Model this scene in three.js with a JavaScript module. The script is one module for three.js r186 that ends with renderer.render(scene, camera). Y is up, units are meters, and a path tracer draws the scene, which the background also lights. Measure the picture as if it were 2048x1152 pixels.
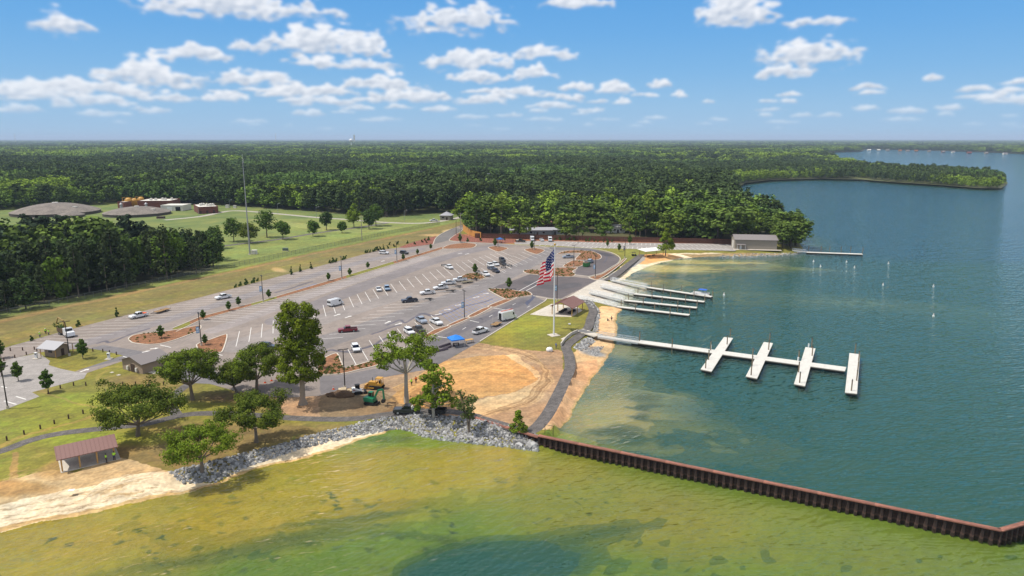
import * as THREE from 'three';
import { mergeGeometries } from 'three/addons/utils/BufferGeometryUtils.js';
import { MarchingCubes } from 'three/addons/objects/MarchingCubes.js';

// ---------------------------------------------------------------- camera, sky, sun, exposure
const scene = new THREE.Scene();
const EYE = 60, FOCAL = 1400, PITCH = Math.atan(299 / FOCAL), LAND = 1.5;
const camera = new THREE.PerspectiveCamera(2 * Math.atan(576 / FOCAL) * 180 / Math.PI, 16 / 9, 1, 90000);
camera.position.set(0, EYE, 0);
camera.rotation.set(-PITCH, 0, 0);
const renderer = new THREE.WebGLRenderer({ antialias: true });
renderer.toneMapping = THREE.LinearToneMapping;
renderer.toneMappingExposure = 1.0;
renderer.shadowMap.enabled = true;
const SUN_DIR = new THREE.Vector3(-0.49, 0.87, 0.06).normalize();
const sun = new THREE.DirectionalLight(new THREE.Color().setRGB(1, 0.95, 0.86), 4.8);
sun.name = 'sun';
sun.position.copy(SUN_DIR).multiplyScalar(900).add(new THREE.Vector3(0, 0, -260));
sun.target.position.set(0, 0, -260);
sun.castShadow = true;
Object.assign(sun.shadow.camera, { left: -420, right: 420, top: 420, bottom: -420, near: 10, far: 2000 });
sun.shadow.mapSize.set(4096, 4096);
scene.add(sun, sun.target);

// ---------------------------------------------------------------- small tools
const V = (x, y, z) => new THREE.Vector3(x, y, z);
const cosP = Math.cos(PITCH), sinP = Math.sin(PITCH);
// Survey of the photograph: where the sight line of a reading meets the level y = h. Everything stands at that real place.
function at(u, v, h = LAND) {
  const a = v - 576, t = (EYE - h) / (a * cosP + FOCAL * sinP);
  return V((u - 1024) * t, h, -(FOCAL * cosP - a * sinP) * t);
}
let seed = 20240611;
const rnd = () => { seed = (seed + 0x6d2b79f5) | 0; let t = Math.imul(seed ^ (seed >>> 15), 1 | seed); t = (t + Math.imul(t ^ (t >>> 7), 61 | t)) ^ t; return ((t ^ (t >>> 14)) >>> 0) / 4294967296; };
const rr = (a, b) => a + (b - a) * rnd(), pick = (a) => a[Math.floor(rnd() * a.length)];
const clamp = (x, a = 0, b = 1) => Math.min(b, Math.max(a, x)), lerp = (a, b, t) => a + (b - a) * t;
const sstep = (a, b, x) => { const t = clamp((x - a) / (b - a)); return t * t * (3 - 2 * t); };
// tileable noise table and sampling
const NT = 256, NTAB = new Float32Array(NT * NT);
for (let i = 0; i < NT * NT; i++) NTAB[i] = rnd();
function noise(x, y) {
  const ix = Math.floor(x), iy = Math.floor(y), fx = x - ix, fy = y - iy, sx = fx * fx * (3 - 2 * fx), sy = fy * fy * (3 - 2 * fy);
  const x0 = ix & 255, x1 = (ix + 1) & 255, y0 = (iy & 255) << 8, y1 = ((iy + 1) & 255) << 8;
  const a = NTAB[y0 + x0], b = NTAB[y0 + x1], c = NTAB[y1 + x0], d = NTAB[y1 + x1];
  return a + (b - a) * sx + (c - a + (a - b - c + d) * sx) * sy;
}
function fbm(x, y, n = 4) { let s = 0, a = 0.5, t = 0; for (let i = 0; i < n; i++) { s += a * noise(x, y); t += a; a *= 0.5; x = x * 2.03 + 17.1; y = y * 2.03 + 9.7; } return s / t; }
// fast lookup tile of fbm
const FB = 512, FBT = new Float32Array(FB * FB);
for (let j = 0; j < FB; j++) for (let i = 0; i < FB; i++) { let s = 0, a = 0.5, f = 8; for (let k = 0; k < 6; k++) { const m = f - 1; const x = i / FB * f, y = j / FB * f, ix = Math.floor(x), iy = Math.floor(y), fx = x - ix, fy = y - iy, sx = fx * fx * (3 - 2 * fx), sy = fy * fy * (3 - 2 * fy), g = (p, q) => NTAB[((q & m) * 7 + k * 31 & 255) * 256 + ((p & m) + k * 57 & 255)]; s += a * lerp(lerp(g(ix, iy), g(ix + 1, iy), sx), lerp(g(ix, iy + 1), g(ix + 1, iy + 1), sx), sy); a *= 0.55; f *= 2; } FBT[j * FB + i] = s / 1.08; }
const ft = (x, y) => FBT[(Math.floor(y) & 511) * 512 + (Math.floor(x) & 511)];

const used = new Map();
function named(n) { const k = used.get(n) ?? 0; used.set(n, k + 1); return k ? n + '_' + String(k).padStart(3, '0') : n; }
function tag(o, label, category, group, kind) { if (label) o.userData.label = label; if (category) o.userData.category = category; if (group) o.userData.group = group; if (kind) o.userData.kind = kind; return o; }
function shade(o) { o.castShadow = true; o.receiveShadow = true; return o; }
function part(name, geo, mat, parent) { const m = shade(new THREE.Mesh(geo, mat)); m.name = name; parent.add(m); return m; }
function top(name, geo, mat) { return part(named(name), geo, mat, scene); }
function thing(name, pos, yaw = 0) { const g = new THREE.Group(); g.name = named(name); g.position.copy(pos); g.rotation.y = yaw; scene.add(g); return g; }
function copyOf(o, base, pos, yaw, sc) { const c = o.clone(); c.name = named(base); if (pos) c.position.copy(pos); if (yaw !== undefined) c.rotation.y = yaw; if (sc) c.scale.set(...[].concat(sc, sc, sc).slice(0, 3)); scene.add(c); return c; }
const M = (color, rough = 0.85, extra = {}) => new THREE.MeshStandardMaterial({ color, roughness: rough, ...extra });
const lin = (r, g, b) => new THREE.Color().setRGB(r, g, b);
function bx(w, h, d, x = 0, y = 0, z = 0, ry = 0, rx = 0, rz = 0) { const g = new THREE.BoxGeometry(w, h, d); if (rx) g.rotateX(rx); if (rz) g.rotateZ(rz); if (ry) g.rotateY(ry); g.translate(x, y, z); return g; }
function cyl(r0, r1, h, x = 0, y = 0, z = 0, n = 12) { const g = new THREE.CylinderGeometry(r1, r0, h, n); g.translate(x, y + h / 2, z); return g; }
function bar(a, b, r, n = 6) { const d = b.clone().sub(a), g = new THREE.CylinderGeometry(r, r, d.length(), n); g.applyQuaternion(new THREE.Quaternion().setFromUnitVectors(V(0, 1, 0), d.clone().normalize())); g.translate((a.x + b.x) / 2, (a.y + b.y) / 2, (a.z + b.z) / 2); return g; }
function beam(a, b, w, h) { const d = b.clone().sub(a), L = Math.hypot(d.x, d.z), g = new THREE.BoxGeometry(d.length(), h, w); g.rotateZ(Math.atan2(d.y, L)); g.rotateY(Math.atan2(-d.z, d.x)); g.translate((a.x + b.x) / 2, (a.y + b.y) / 2, (a.z + b.z) / 2); return g; }
const mg = (list) => mergeGeometries(list.map((g) => { const q = g.index ? g.toNonIndexed() : g; for (const k of Object.keys(q.attributes)) if (!['position', 'normal', 'uv'].includes(k)) q.deleteAttribute(k); return q; }));
const yawOf = (a, b) => Math.atan2(-(b.z - a.z), b.x - a.x);          // yaw that turns +x towards b
function flatPoly(pts, y, thick = 0) {                                // horizontal sheet or slab from world points, uv in metres
  const s = new THREE.Shape(pts.map((p) => new THREE.Vector2(p.x, -p.z)));
  const g = thick ? new THREE.ExtrudeGeometry(s, { depth: thick, bevelEnabled: false }) : new THREE.ShapeGeometry(s);
  g.rotateX(-Math.PI / 2); g.translate(0, y - thick, 0);
  const p = g.attributes.position, uv = new Float32Array(p.count * 2);
  for (let i = 0; i < p.count; i++) { uv[i * 2] = p.getX(i); uv[i * 2 + 1] = p.getZ(i); }
  g.setAttribute('uv', new THREE.BufferAttribute(uv, 2));
  return g;
}
function uvRect(g, x0, z0, x1, z1) { const p = g.attributes.position, uv = new Float32Array(p.count * 2); for (let i = 0; i < p.count; i++) { uv[i * 2] = (p.getX(i) - x0) / (x1 - x0); uv[i * 2 + 1] = (p.getZ(i) - z0) / (z1 - z0); } g.setAttribute('uv', new THREE.BufferAttribute(uv, 2)); return g; }
const px = (list, h = LAND) => list.map(([u, v]) => at(u, v, h));
function inPoly(x, z, P) { let c = false; for (let i = 0, j = P.length - 1; i < P.length; j = i++) { const a = P[i], b = P[j]; if ((a.z > z) !== (b.z > z) && x < (b.x - a.x) * (z - a.z) / (b.z - a.z) + a.x) c = !c; } return c; }
function segDist(x, z, a, b) { const dx = b.x - a.x, dz = b.z - a.z, t = clamp(((x - a.x) * dx + (z - a.z) * dz) / (dx * dx + dz * dz + 1e-9)); return Math.hypot(x - a.x - dx * t, z - a.z - dz * t); }
function smoothLine(pts, n = 8) { const c = new THREE.CatmullRomCurve3(pts, false, 'catmullrom', 0.5); return c.getPoints((pts.length - 1) * n); }
function ribbon(pts, w, y, thick = 0) {                               // strip of constant width along a world line
  const L = [], R = [];
  pts.forEach((p, i) => { const a = pts[Math.max(0, i - 1)], b = pts[Math.min(pts.length - 1, i + 1)], d = V(b.x - a.x, 0, b.z - a.z).normalize(), ww = typeof w === 'function' ? w(i / (pts.length - 1)) : w; L.push(V(p.x - d.z * ww / 2, 0, p.z + d.x * ww / 2)); R.unshift(V(p.x + d.z * ww / 2, 0, p.z - d.x * ww / 2)); });
  return flatPoly([...L, ...R], y, thick);
}
function dataTex(data, w, h, srgb, repeat) { const t = new THREE.DataTexture(data, w, h, THREE.RGBAFormat); t.wrapS = t.wrapT = THREE.RepeatWrapping; t.magFilter = THREE.LinearFilter; t.minFilter = THREE.LinearMipmapLinearFilter; t.generateMipmaps = true; if (srgb) t.colorSpace = THREE.SRGBColorSpace; if (repeat) t.repeat.set(...repeat); t.needsUpdate = true; return t; }

// ---------------------------------------------------------------- sky: air and fair-weather cumulus all the way round
{
  const SW = 4096, SH = 2048, data = new Float32Array(SW * SH * 4), L = (s) => s <= 10.3 ? s / 3294 : Math.pow((s / 255 + 0.055) / 1.055, 2.4);
  const stops = [[0, 166, 199, 228], [2.5, 152, 195, 231], [5, 130, 185, 232], [8, 110, 174, 231], [12, 92, 162, 227], [25, 66, 128, 208], [60, 44, 98, 178], [90, 38, 88, 165]];
  const rowCol = (el) => { let k = 0; while (k < stops.length - 2 && el > stops[k + 1][0]) k++; const a = stops[k], b = stops[k + 1], t = clamp((el - a[0]) / (b[0] - a[0])); return [1, 2, 3].map((c) => L(lerp(a[c], b[c], t))); };
  for (let j = 0; j < SH; j++) {
    const el = ((j + 0.5) / SH - 0.5) * 180, c = el < 0 ? [0.30, 0.36, 0.40] : rowCol(el);
    for (let i = 0; i < SW; i++) { const o = (j * SW + i) * 4; data[o] = c[0]; data[o + 1] = c[1]; data[o + 2] = c[2]; data[o + 3] = 1; }
  }
  // clouds: [azimuth from straight ahead, elevation of the base, width, height] in degrees
  const toSky = (u, v) => { const d = V((u - 1024) / FOCAL, -(v - 576) / FOCAL, -1).applyAxisAngle(V(1, 0, 0), -PITCH).normalize(); return [Math.atan2(d.x, -d.z) * 57.2958, Math.asin(d.y) * 57.2958]; };
  const seen = [[122, 57, 95, 42], [470, 25, 340, 62], [905, 52, 215, 75], [1155, 12, 140, 30], [1475, 40, 150, 78], [1612, 122, 185, 70], [1568, 152, 110, 26], [645, 104, 270, 68], [392, 117, 120, 34], [480, 98, 44, 30], [638, 130, 100, 26], [295, 165, 185, 60], [508, 164, 145, 42], [730, 136, 110, 26], [770, 178, 170, 42], [935, 132, 190, 46], [962, 160, 130, 28], [1083, 112, 120, 34], [1070, 152, 80, 30], [1150, 178, 70, 26], [1228, 182, 78, 28], [1138, 198, 60, 18], [1320, 170, 44, 20], [1358, 192, 28, 18], [60, 195, 150, 42], [170, 186, 200, 36], [208, 206, 90, 22], [330, 198, 100, 24], [450, 198, 80, 24], [130, 212, 36, 20], [620, 190, 200, 34], [640, 206, 130, 20], [820, 198, 170, 26], [1000, 196, 70, 20], [960, 204, 100, 22], [1040, 188, 110, 24], [1100, 215, 90, 16], [1180, 222, 50, 12], [1245, 205, 40, 12], [1415, 205, 24, 12], [1530, 230, 24, 9], [1605, 232, 40, 9], [1735, 178, 60, 16], [1980, 200, 40, 20], [1900, 216, 46, 14], [1815, 224, 60, 12], [2035, 205, 40, 20], [1660, 232, 40, 10], [1730, 218, 50, 12], [1630, 48, 110, 24], [1865, 158, 30, 12], [1950, 180, 60, 12], [300, 222, 60, 14], [620, 228, 60, 14], [720, 218, 60, 14], [800, 214, 60, 12], [880, 220, 70, 14], [190, 228, 60, 12], [40, 222, 70, 16], [560, 186, 80, 20], [500, 245, 60, 10], [760, 240, 80, 10], [940, 236, 70, 10], [1310, 236, 50, 8], [1440, 240, 40, 7], [1800, 240, 60, 8], [1020, 232, 60, 9], [1090, 240, 80, 8], [1560, 245, 60, 7]];
  const clouds = seen.map(([u, v, w, h]) => { const [az, el] = toSky(u, v); return [az, el, w / FOCAL * 57.3, h / FOCAL * 57.3]; });
  for (let k = 0; k < 640; k++) { const e = 1 + 60 * Math.pow(rnd(), 3.2), az = rr(0, 360); if ((az < 42 || az > 318) && e < 12.5) continue; const s = (0.25 + e * 0.13) * rr(0.5, 1.6); clouds.push([az, e, s * rr(5, 9), s * rr(1.6, 2.6)]); }
  for (let k = 0; k < 300; k++) { const e = rr(0.7, 3.6), s = 0.5 + e * 0.25; clouds.push([rr(0, 360), e, s * rr(0.9, 2.6), s * rr(0.16, 0.34)]); }
  clouds.sort((a, b) => b[1] - a[1]);
  const LOW = [0.52, 0.58, 0.68], HIGH = [1.0, 1.0, 1.02];
  clouds.forEach(([az, el, w, h]) => {
    w *= 1.0; h *= 0.92;
    const cx = (az + 90 + 720) % 360, step = Math.abs(az > 180 ? az - 360 : az) < 45 && el < 14 ? 1 : 4, s = 4096 / 360, o1 = rnd() * 200, o2 = rnd() * 200, lobes = [], n = 3 + Math.floor(rnd() * 4 + w / h * 0.8);
    for (let k = 0; k < n; k++) { const t = (k + 0.5) / n * 2 - 1 + rr(-0.12, 0.12); lobes.push([t * 0.8, rr(0.55, 1) * (1 - t * t * 0.6), rr(0.28, 0.5)]); }
    const hz = sstep(-0.6, 3.4, el), air = rowCol(Math.max(0, el)), stretch = 1 / Math.max(0.35, Math.cos(el / 57.3));
    const y0 = Math.floor((el - h * 0.5 + 90) * s), y1 = Math.ceil((el + h * 1.3 + 90) * s), xw = Math.ceil(w * 0.72 * s * stretch);
    for (let j = y0; j <= y1; j += step) for (let i = -xw; i <= xw; i += step) {
      const X = i / s / stretch / (w * 0.5), Y = (j / s - 90 - el) / h, sx = i / s / stretch, sy = j / s;
      const wn = (fbm(sx * 1.1 + o1, sy * 2.2 + o2, 3) - 0.5), X2 = X + wn * 0.34, Y2 = Y + (fbm(sx * 1.3 + o2, sy * 2.4 + o1, 3) - 0.5) * 0.75;
      let top = 0;
      for (const [lx, lh, lr] of lobes) { const d = 1 - ((X2 - lx) / lr) ** 2; if (d > 0) top = Math.max(top, lh * Math.sqrt(d)); }
      const under = sstep(-0.3, 0.1, Y2 - (1 - top) * 0.15), over = sstep(-0.03, 0.3, top - Y2);
      const fine = fbm(sx * 5 + o2, sy * 9 + o1, 3), body = under * over;
      let a = sstep(0.06, 0.98, body * (0.8 + 0.42 * fine)) * (0.62 + 0.36 * hz);
      if (a < 0.01) continue;
      // sunlit heads over a greyer base, with cauliflower relief lit from the sun's side
      const rel = fbm((sx - 0.2) * 1.9 + o1, (sy + 0.14) * 3 + o2, 3) - fbm(sx * 1.9 + o1, sy * 3 + o2, 3);
      const lit = clamp(0.22 + 0.74 * sstep(-0.1, 0.85, Y2 / Math.max(0.3, top)) + rel * 1.1);
      const far = 0.78 * hz + 0.14;
      for (let q = 0; q < step * step; q++) {
        const jj = j + Math.floor(q / step), o = (jj * SW + ((Math.floor(cx * s) + i + q % step + SW) % SW)) * 4;
        if (jj < SH / 2 || jj >= SH) continue;
        for (let c = 0; c < 3; c++) data[o + c] = lerp(data[o + c], lerp(air[c] * 1.12, lerp(LOW[c], HIGH[c], lit), far), a);
      }
    }
  });
  // soften the cloud edges a little, as thin vapour does
  const r0 = Math.floor(SH / 2) + 6, r1 = Math.floor(SH * 0.85), tmp = new Float32Array(SW * 3);
  for (let pass = 0; pass < 2; pass++) { for (let j = r0; j < r1; j++) { const b = j * SW * 4; for (let i = 0; i < SW; i++) for (let c = 0; c < 3; c++) tmp[i * 3 + c] = data[b + ((i + SW - 1) % SW) * 4 + c] * 0.25 + data[b + i * 4 + c] * 0.5 + data[b + ((i + 1) % SW) * 4 + c] * 0.25; for (let i = 0; i < SW; i++) for (let c = 0; c < 3; c++) data[b + i * 4 + c] = tmp[i * 3 + c]; }
    for (let j = r0; j < r1 - 1; j++) for (let i = 0, o = j * SW * 4; i < SW; i++, o += 4) for (let c = 0; c < 3; c++) data[o + c] = data[o + c] * 0.62 + data[o + SW * 4 + c] * 0.38; }
  const sky = new THREE.DataTexture(data, SW, SH, THREE.RGBAFormat, THREE.FloatType);
  sky.mapping = THREE.EquirectangularReflectionMapping; sky.magFilter = THREE.LinearFilter; sky.needsUpdate = true;
  scene.background = sky; scene.environment = sky;
}

// ---------------------------------------------------------------- the lake's outline (level 0), from the near beach round to the far shore
const shoreNear = px([[-260, 1140], [-120, 1100], [0, 1068], [150, 1034], [300, 1002], [430, 970], [500, 943], [570, 928], [607, 917], [650, 903], [700, 886], [740, 873], [800, 859], [850, 866], [900, 872], [960, 880], [1010, 884], [1070, 893], [1084, 880]], 0);
const wallPts = px([[948, 833], [1076, 872], [2003, 1062], [2160, 1018]], 1.95);       // sheet pile wall, at its cap
const shoreBeach = px([[1112, 868], [1140, 838], [1156, 806], [1180, 766], [1208, 722], [1232, 692], [1236, 668], [1232, 645], [1240, 622], [1258, 608], [1280, 600], [1290, 583], [1284, 566], [1250, 560], [1262, 548], [1300, 531], [1350, 519], [1410, 513], [1500, 513], [1570, 509], [1600, 505], [1606, 497], [1600, 486], [1592, 472], [1560, 458], [1515, 446], [1486, 430], [1474, 412], [1470, 396], [1474, 378], [1490, 368], [1540, 362], [1640, 359], [1720, 361], [1800, 367], [1880, 372], [1950, 378], [2002, 379], [2016, 368], [2002, 361], [1970, 353], [1900, 348], [1800, 345], [1740, 338], [1652, 318], [1640, 309], [1664, 305], [1722, 303], [1732, 298.5], [1850, 300.5], [1960, 304], [2048, 308], [2300, 314], [2800, 322]], 0);
const lake = [...shoreNear, ...shoreBeach, V(9000, 0, -1600), V(9000, 0, 300), V(-120, 0, 300), V(-120, 0, -60)];
const RAMP = { a: at(1196, 559.5), b: at(1126, 599.5), c: at(1262, 610, 0), d: at(1300, 573, 0) };

// ---------------------------------------------------------------- ground: one height field from the lake bed to the land
const GX0 = -200, GX1 = 260, GZ0 = -520, GZ1 = -50, CELL = 1.25;
const depthMap = (() => {                      // depth of the bed away from the shore, metres
  const w = 460, h = 470, c = document.createElement('canvas'); c.width = w; c.height = h;
  const g = c.getContext('2d'); g.fillStyle = 'rgb(150,150,150)'; g.fillRect(0, 0, w, h);
  const blob = (u, v, rx, rz, ang, val, al = 1) => { const p = at(u, v, 0); g.save(); g.translate(p.x - GX0, p.z - GZ0); g.rotate(ang); g.scale(rx, rz); const q = g.createRadialGradient(0, 0, 0, 0, 0, 1); q.addColorStop(0, `rgba(${val},${val},${val},${al})`); q.addColorStop(0.55, `rgba(${val},${val},${val},${al * 0.75})`); q.addColorStop(1, `rgba(${val},${val},${val},0)`); g.fillStyle = q; g.beginPath(); g.arc(0, 0, 1, 0, 7); g.fill(); g.restore(); };
  // this side of the wall: a broad weedy shallow with a drop-off to the bottom of the picture
  g.fillStyle = 'rgb(36,36,36)'; g.beginPath(); px([[-400, 1300], [-400, 1100], [0, 1000], [700, 840], [1080, 860], [2060, 1075], [2300, 1030], [2300, 1500], [-400, 1500]], 0).forEach((p, i) => g[i ? 'lineTo' : 'moveTo'](p.x - GX0, p.z - GZ0)); g.fill();
  blob(420, 985, 60, 16, 0.2, 14); blob(880, 930, 34, 14, 0.1, 15); blob(80, 1100, 34, 10, 0.2, 13); blob(1300, 980, 30, 14, 0.3, 34);
  blob(1010, 1120, 16, 8, -0.2, 190); blob(930, 1140, 10, 6, 0, 200); blob(1150, 1070, 20, 4, -0.3, 90, 0.7); blob(520, 1090, 26, 5, -0.35, 58, 0.6); blob(700, 1030, 16, 4, -0.3, 50, 0.6); blob(1500, 1140, 60, 16, 0, 44, 0.7);
  // beyond the wall
  blob(1270, 775, 26, 20, -0.4, 14); blob(1300, 850, 36, 20, 0.3, 30); blob(1450, 880, 36, 12, 0.3, 84, 0.8); blob(1700, 960, 40, 9, 0.3, 100, 0.7); blob(1260, 700, 12, 14, 0, 18, 0.9); blob(1270, 640, 10, 12, 0, 18, 0.9); blob(1205, 830, 14, 16, 0, 8, 0.9); blob(1330, 800, 22, 14, 0.3, 22, 0.8);
  blob(1360, 535, 42, 16, 0, 12); blob(1450, 525, 46, 13, 0, 14); blob(1560, 535, 44, 14, 0, 30); blob(1330, 560, 22, 16, 0, 26, 0.9); blob(1540, 590, 60, 22, 0.3, 52, 0.8); blob(1780, 600, 50, 20, 0.4, 66, 0.8);
  blob(1400, 590, 40, 7, 0, 120, 0.8); blob(1340, 640, 46, 20, 0, 190, 0.9); blob(1500, 720, 60, 30, 0, 200, 0.9); blob(1320, 720, 18, 14, 0, 170, 0.8);
  return { w, h, d: g.getImageData(0, 0, w, h).data };
})();
function bedDepth(x, z) { const i = clamp(Math.floor(x - GX0), 0, depthMap.w - 2), j = clamp(Math.floor(z - GZ0), 0, depthMap.h - 2), fx = clamp(x - GX0 - i), fy = clamp(z - GZ0 - j), q = (a, b) => depthMap.d[((j + b) * depthMap.w + i + a) * 4] / 50; return lerp(lerp(q(0, 0), q(1, 0), fx), lerp(q(0, 1), q(1, 1), fx), fy); }
const riprapBand = px([[335, 950], [380, 940], [430, 927], [500, 909], [560, 894], [607, 881], [700, 855], [760, 840], [800, 834], [850, 832], [900, 837], [950, 843], [1000, 854], [1076, 874], [1076, 893], [1010, 884], [950, 878], [860, 868], [800, 850], [760, 857], [700, 869], [607, 893], [560, 908], [500, 925], [430, 956], [360, 963]], 0.9);
const shoreAll = [shoreNear, shoreBeach.slice(0, 28)];
function shoreDist(x, z) { let d = 1e9; for (const S of shoreAll) for (let i = 0; i < S.length - 1; i++) { const a = S[i], b = S[i + 1]; if (Math.min(Math.abs(a.x - x) + Math.abs(a.z - z), Math.abs(b.x - x) + Math.abs(b.z - z)) > d * 1.5 + 40 + Math.abs(a.x - b.x) + Math.abs(a.z - b.z)) continue; const q = segDist(x, z, a, b); if (q < d) d = q; } return d; }
const nearLake = lake;
function wallSide(x, z) { let d = 1e9; for (let i = 0; i < wallPts.length - 1; i++) d = Math.min(d, segDist(x, z, wallPts[i], wallPts[i + 1])); return d; }
const rampDir = at(1300, 590, 0).sub(at(1165, 578)).setY(0).normalize(), hardBank = px([[930, 826], [960, 836], [1076, 871], [1104, 868], [1118, 835], [1142, 780], [1150, 735], [1120, 720], [900, 790]]);
function rampT(x, z) { const A = RAMP.a, e = V(RAMP.b.x - A.x, 0, RAMP.b.z - A.z), det = e.x * rampDir.z - e.z * rampDir.x, X = x - A.x, Z = z - A.z, s = (X * rampDir.z - Z * rampDir.x) / det, t = (e.x * Z - e.z * X) / det; return s > 0.0 && s < 1.0 && t > 0.6 && t < 26 ? t / 26 : null; }
function groundY(x, z) {
  const r = rampT(x, z); if (r !== null) return lerp(LAND, -1.6, r) - 0.3;
  if (inPoly(x, z, hardBank)) return LAND;
  const wet = inPoly(x, z, nearLake), d = shoreDist(x, z);
  if (wet) { const edge = d * 0.11, rough = 0.8 + 0.4 * fbm(x * 0.16 + 5, z * 0.16 + 60, 4), d0 = Math.min(edge, bedDepth(x, z)), dd = Math.max(0, d0 + (fbm(x * 0.42 + 90, z * 0.42 + 30, 3) - 0.5) * 0.6 * clamp((d0 - 0.2) * 1.6)); return -dd * (dd > 0.25 ? lerp(1, rough, clamp((dd - 0.25) * 2)) : 1) - 0.02; }
  if (z > -178 && x < 8) { if (x < -72) return Math.min(LAND, d * 0.095); if (x < -21) return Math.min(LAND, d < 2.6 ? d * 0.14 : 0.36 + (d - 2.6) * 0.5); return Math.min(LAND, d * 0.36); }
  return Math.min(LAND, d * 0.125);
}
const nCols = Math.round((GX1 - GX0) / CELL), nRows = Math.round((GZ1 - GZ0) / CELL), gy = new Float32Array((nCols + 1) * (nRows + 1));
for (let j = 0; j <= nRows; j++) for (let i = 0; i <= nCols; i++) gy[j * (nCols + 1) + i] = groundY(GX0 + i * CELL, GZ0 + j * CELL);
function heightAt(x, z) { const a = clamp((x - GX0) / CELL, 0, nCols - 1.001), b = clamp((z - GZ0) / CELL, 0, nRows - 1.001), i = Math.floor(a), j = Math.floor(b), fx = a - i, fy = b - j, q = (p, r) => gy[(j + r) * (nCols + 1) + i + p]; return lerp(lerp(q(0, 0), q(1, 0), fx), lerp(q(0, 1), q(1, 1), fx), fy); }

// what the ground is made of, drawn as a plan in metres
const C = { park: '#6f6a22', park2: '#757a1f', dry: '#786336', field: '#6b7434', berm: '#6c6232', bermDry: '#80683c', wood: '#3b3c22', sand: '#d2bf9f', sand2: '#b0946a', damp: '#b3925c', orange: '#b1844e', tan: '#97795a', pale: '#b99a70', beach: '#b98f66', bedSand: '#a99a5c', algae: '#86751a', olive: '#5a6c18', silt: '#2b4a48', shoal: '#8d7d48', weed: '#2c3d1c', dirt: '#7b5c3a' };
function planPainter(g, X0, Z0, sx, sz) {
  const P = (p) => [(p.x - X0) * sx, (p.z - Z0) * sz];
  const path = (pts) => { g.beginPath(); pts.forEach((p, i) => g[i ? 'lineTo' : 'moveTo'](...P(p))); };
  const fill = (list, col, h = LAND) => { path(px(list, h)); g.closePath(); g.fillStyle = col; g.fill(); };
  const world = (pts, col) => { path(pts); g.closePath(); g.fillStyle = col; g.fill(); };
  const line = (list, col, w, h = LAND, al = 1) => { path(smoothLine(px(list, h), 6)); g.strokeStyle = col; g.lineWidth = w * sx; g.globalAlpha = al; g.lineJoin = g.lineCap = 'round'; g.stroke(); g.globalAlpha = 1; };
  const blob = (u, v, rx, rz, col, al = 1, h = LAND, ang = 0) => { const p = at(u, v, h); g.save(); g.translate(...P(p)); g.scale(sx, sz); g.rotate(ang); g.scale(rx, rz); const q = g.createRadialGradient(0, 0, 0, 0, 0, 1); q.addColorStop(0, col); q.addColorStop(0.5, col); q.addColorStop(1, col + '00'); g.globalAlpha = al; g.fillStyle = q; g.beginPath(); g.arc(0, 0, 1, 0, 7); g.fill(); g.restore(); };
  const clip = (pts) => { g.save(); path(pts); g.closePath(); g.clip(); };
  return { fill, line, blob, world, clip };
}
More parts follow.
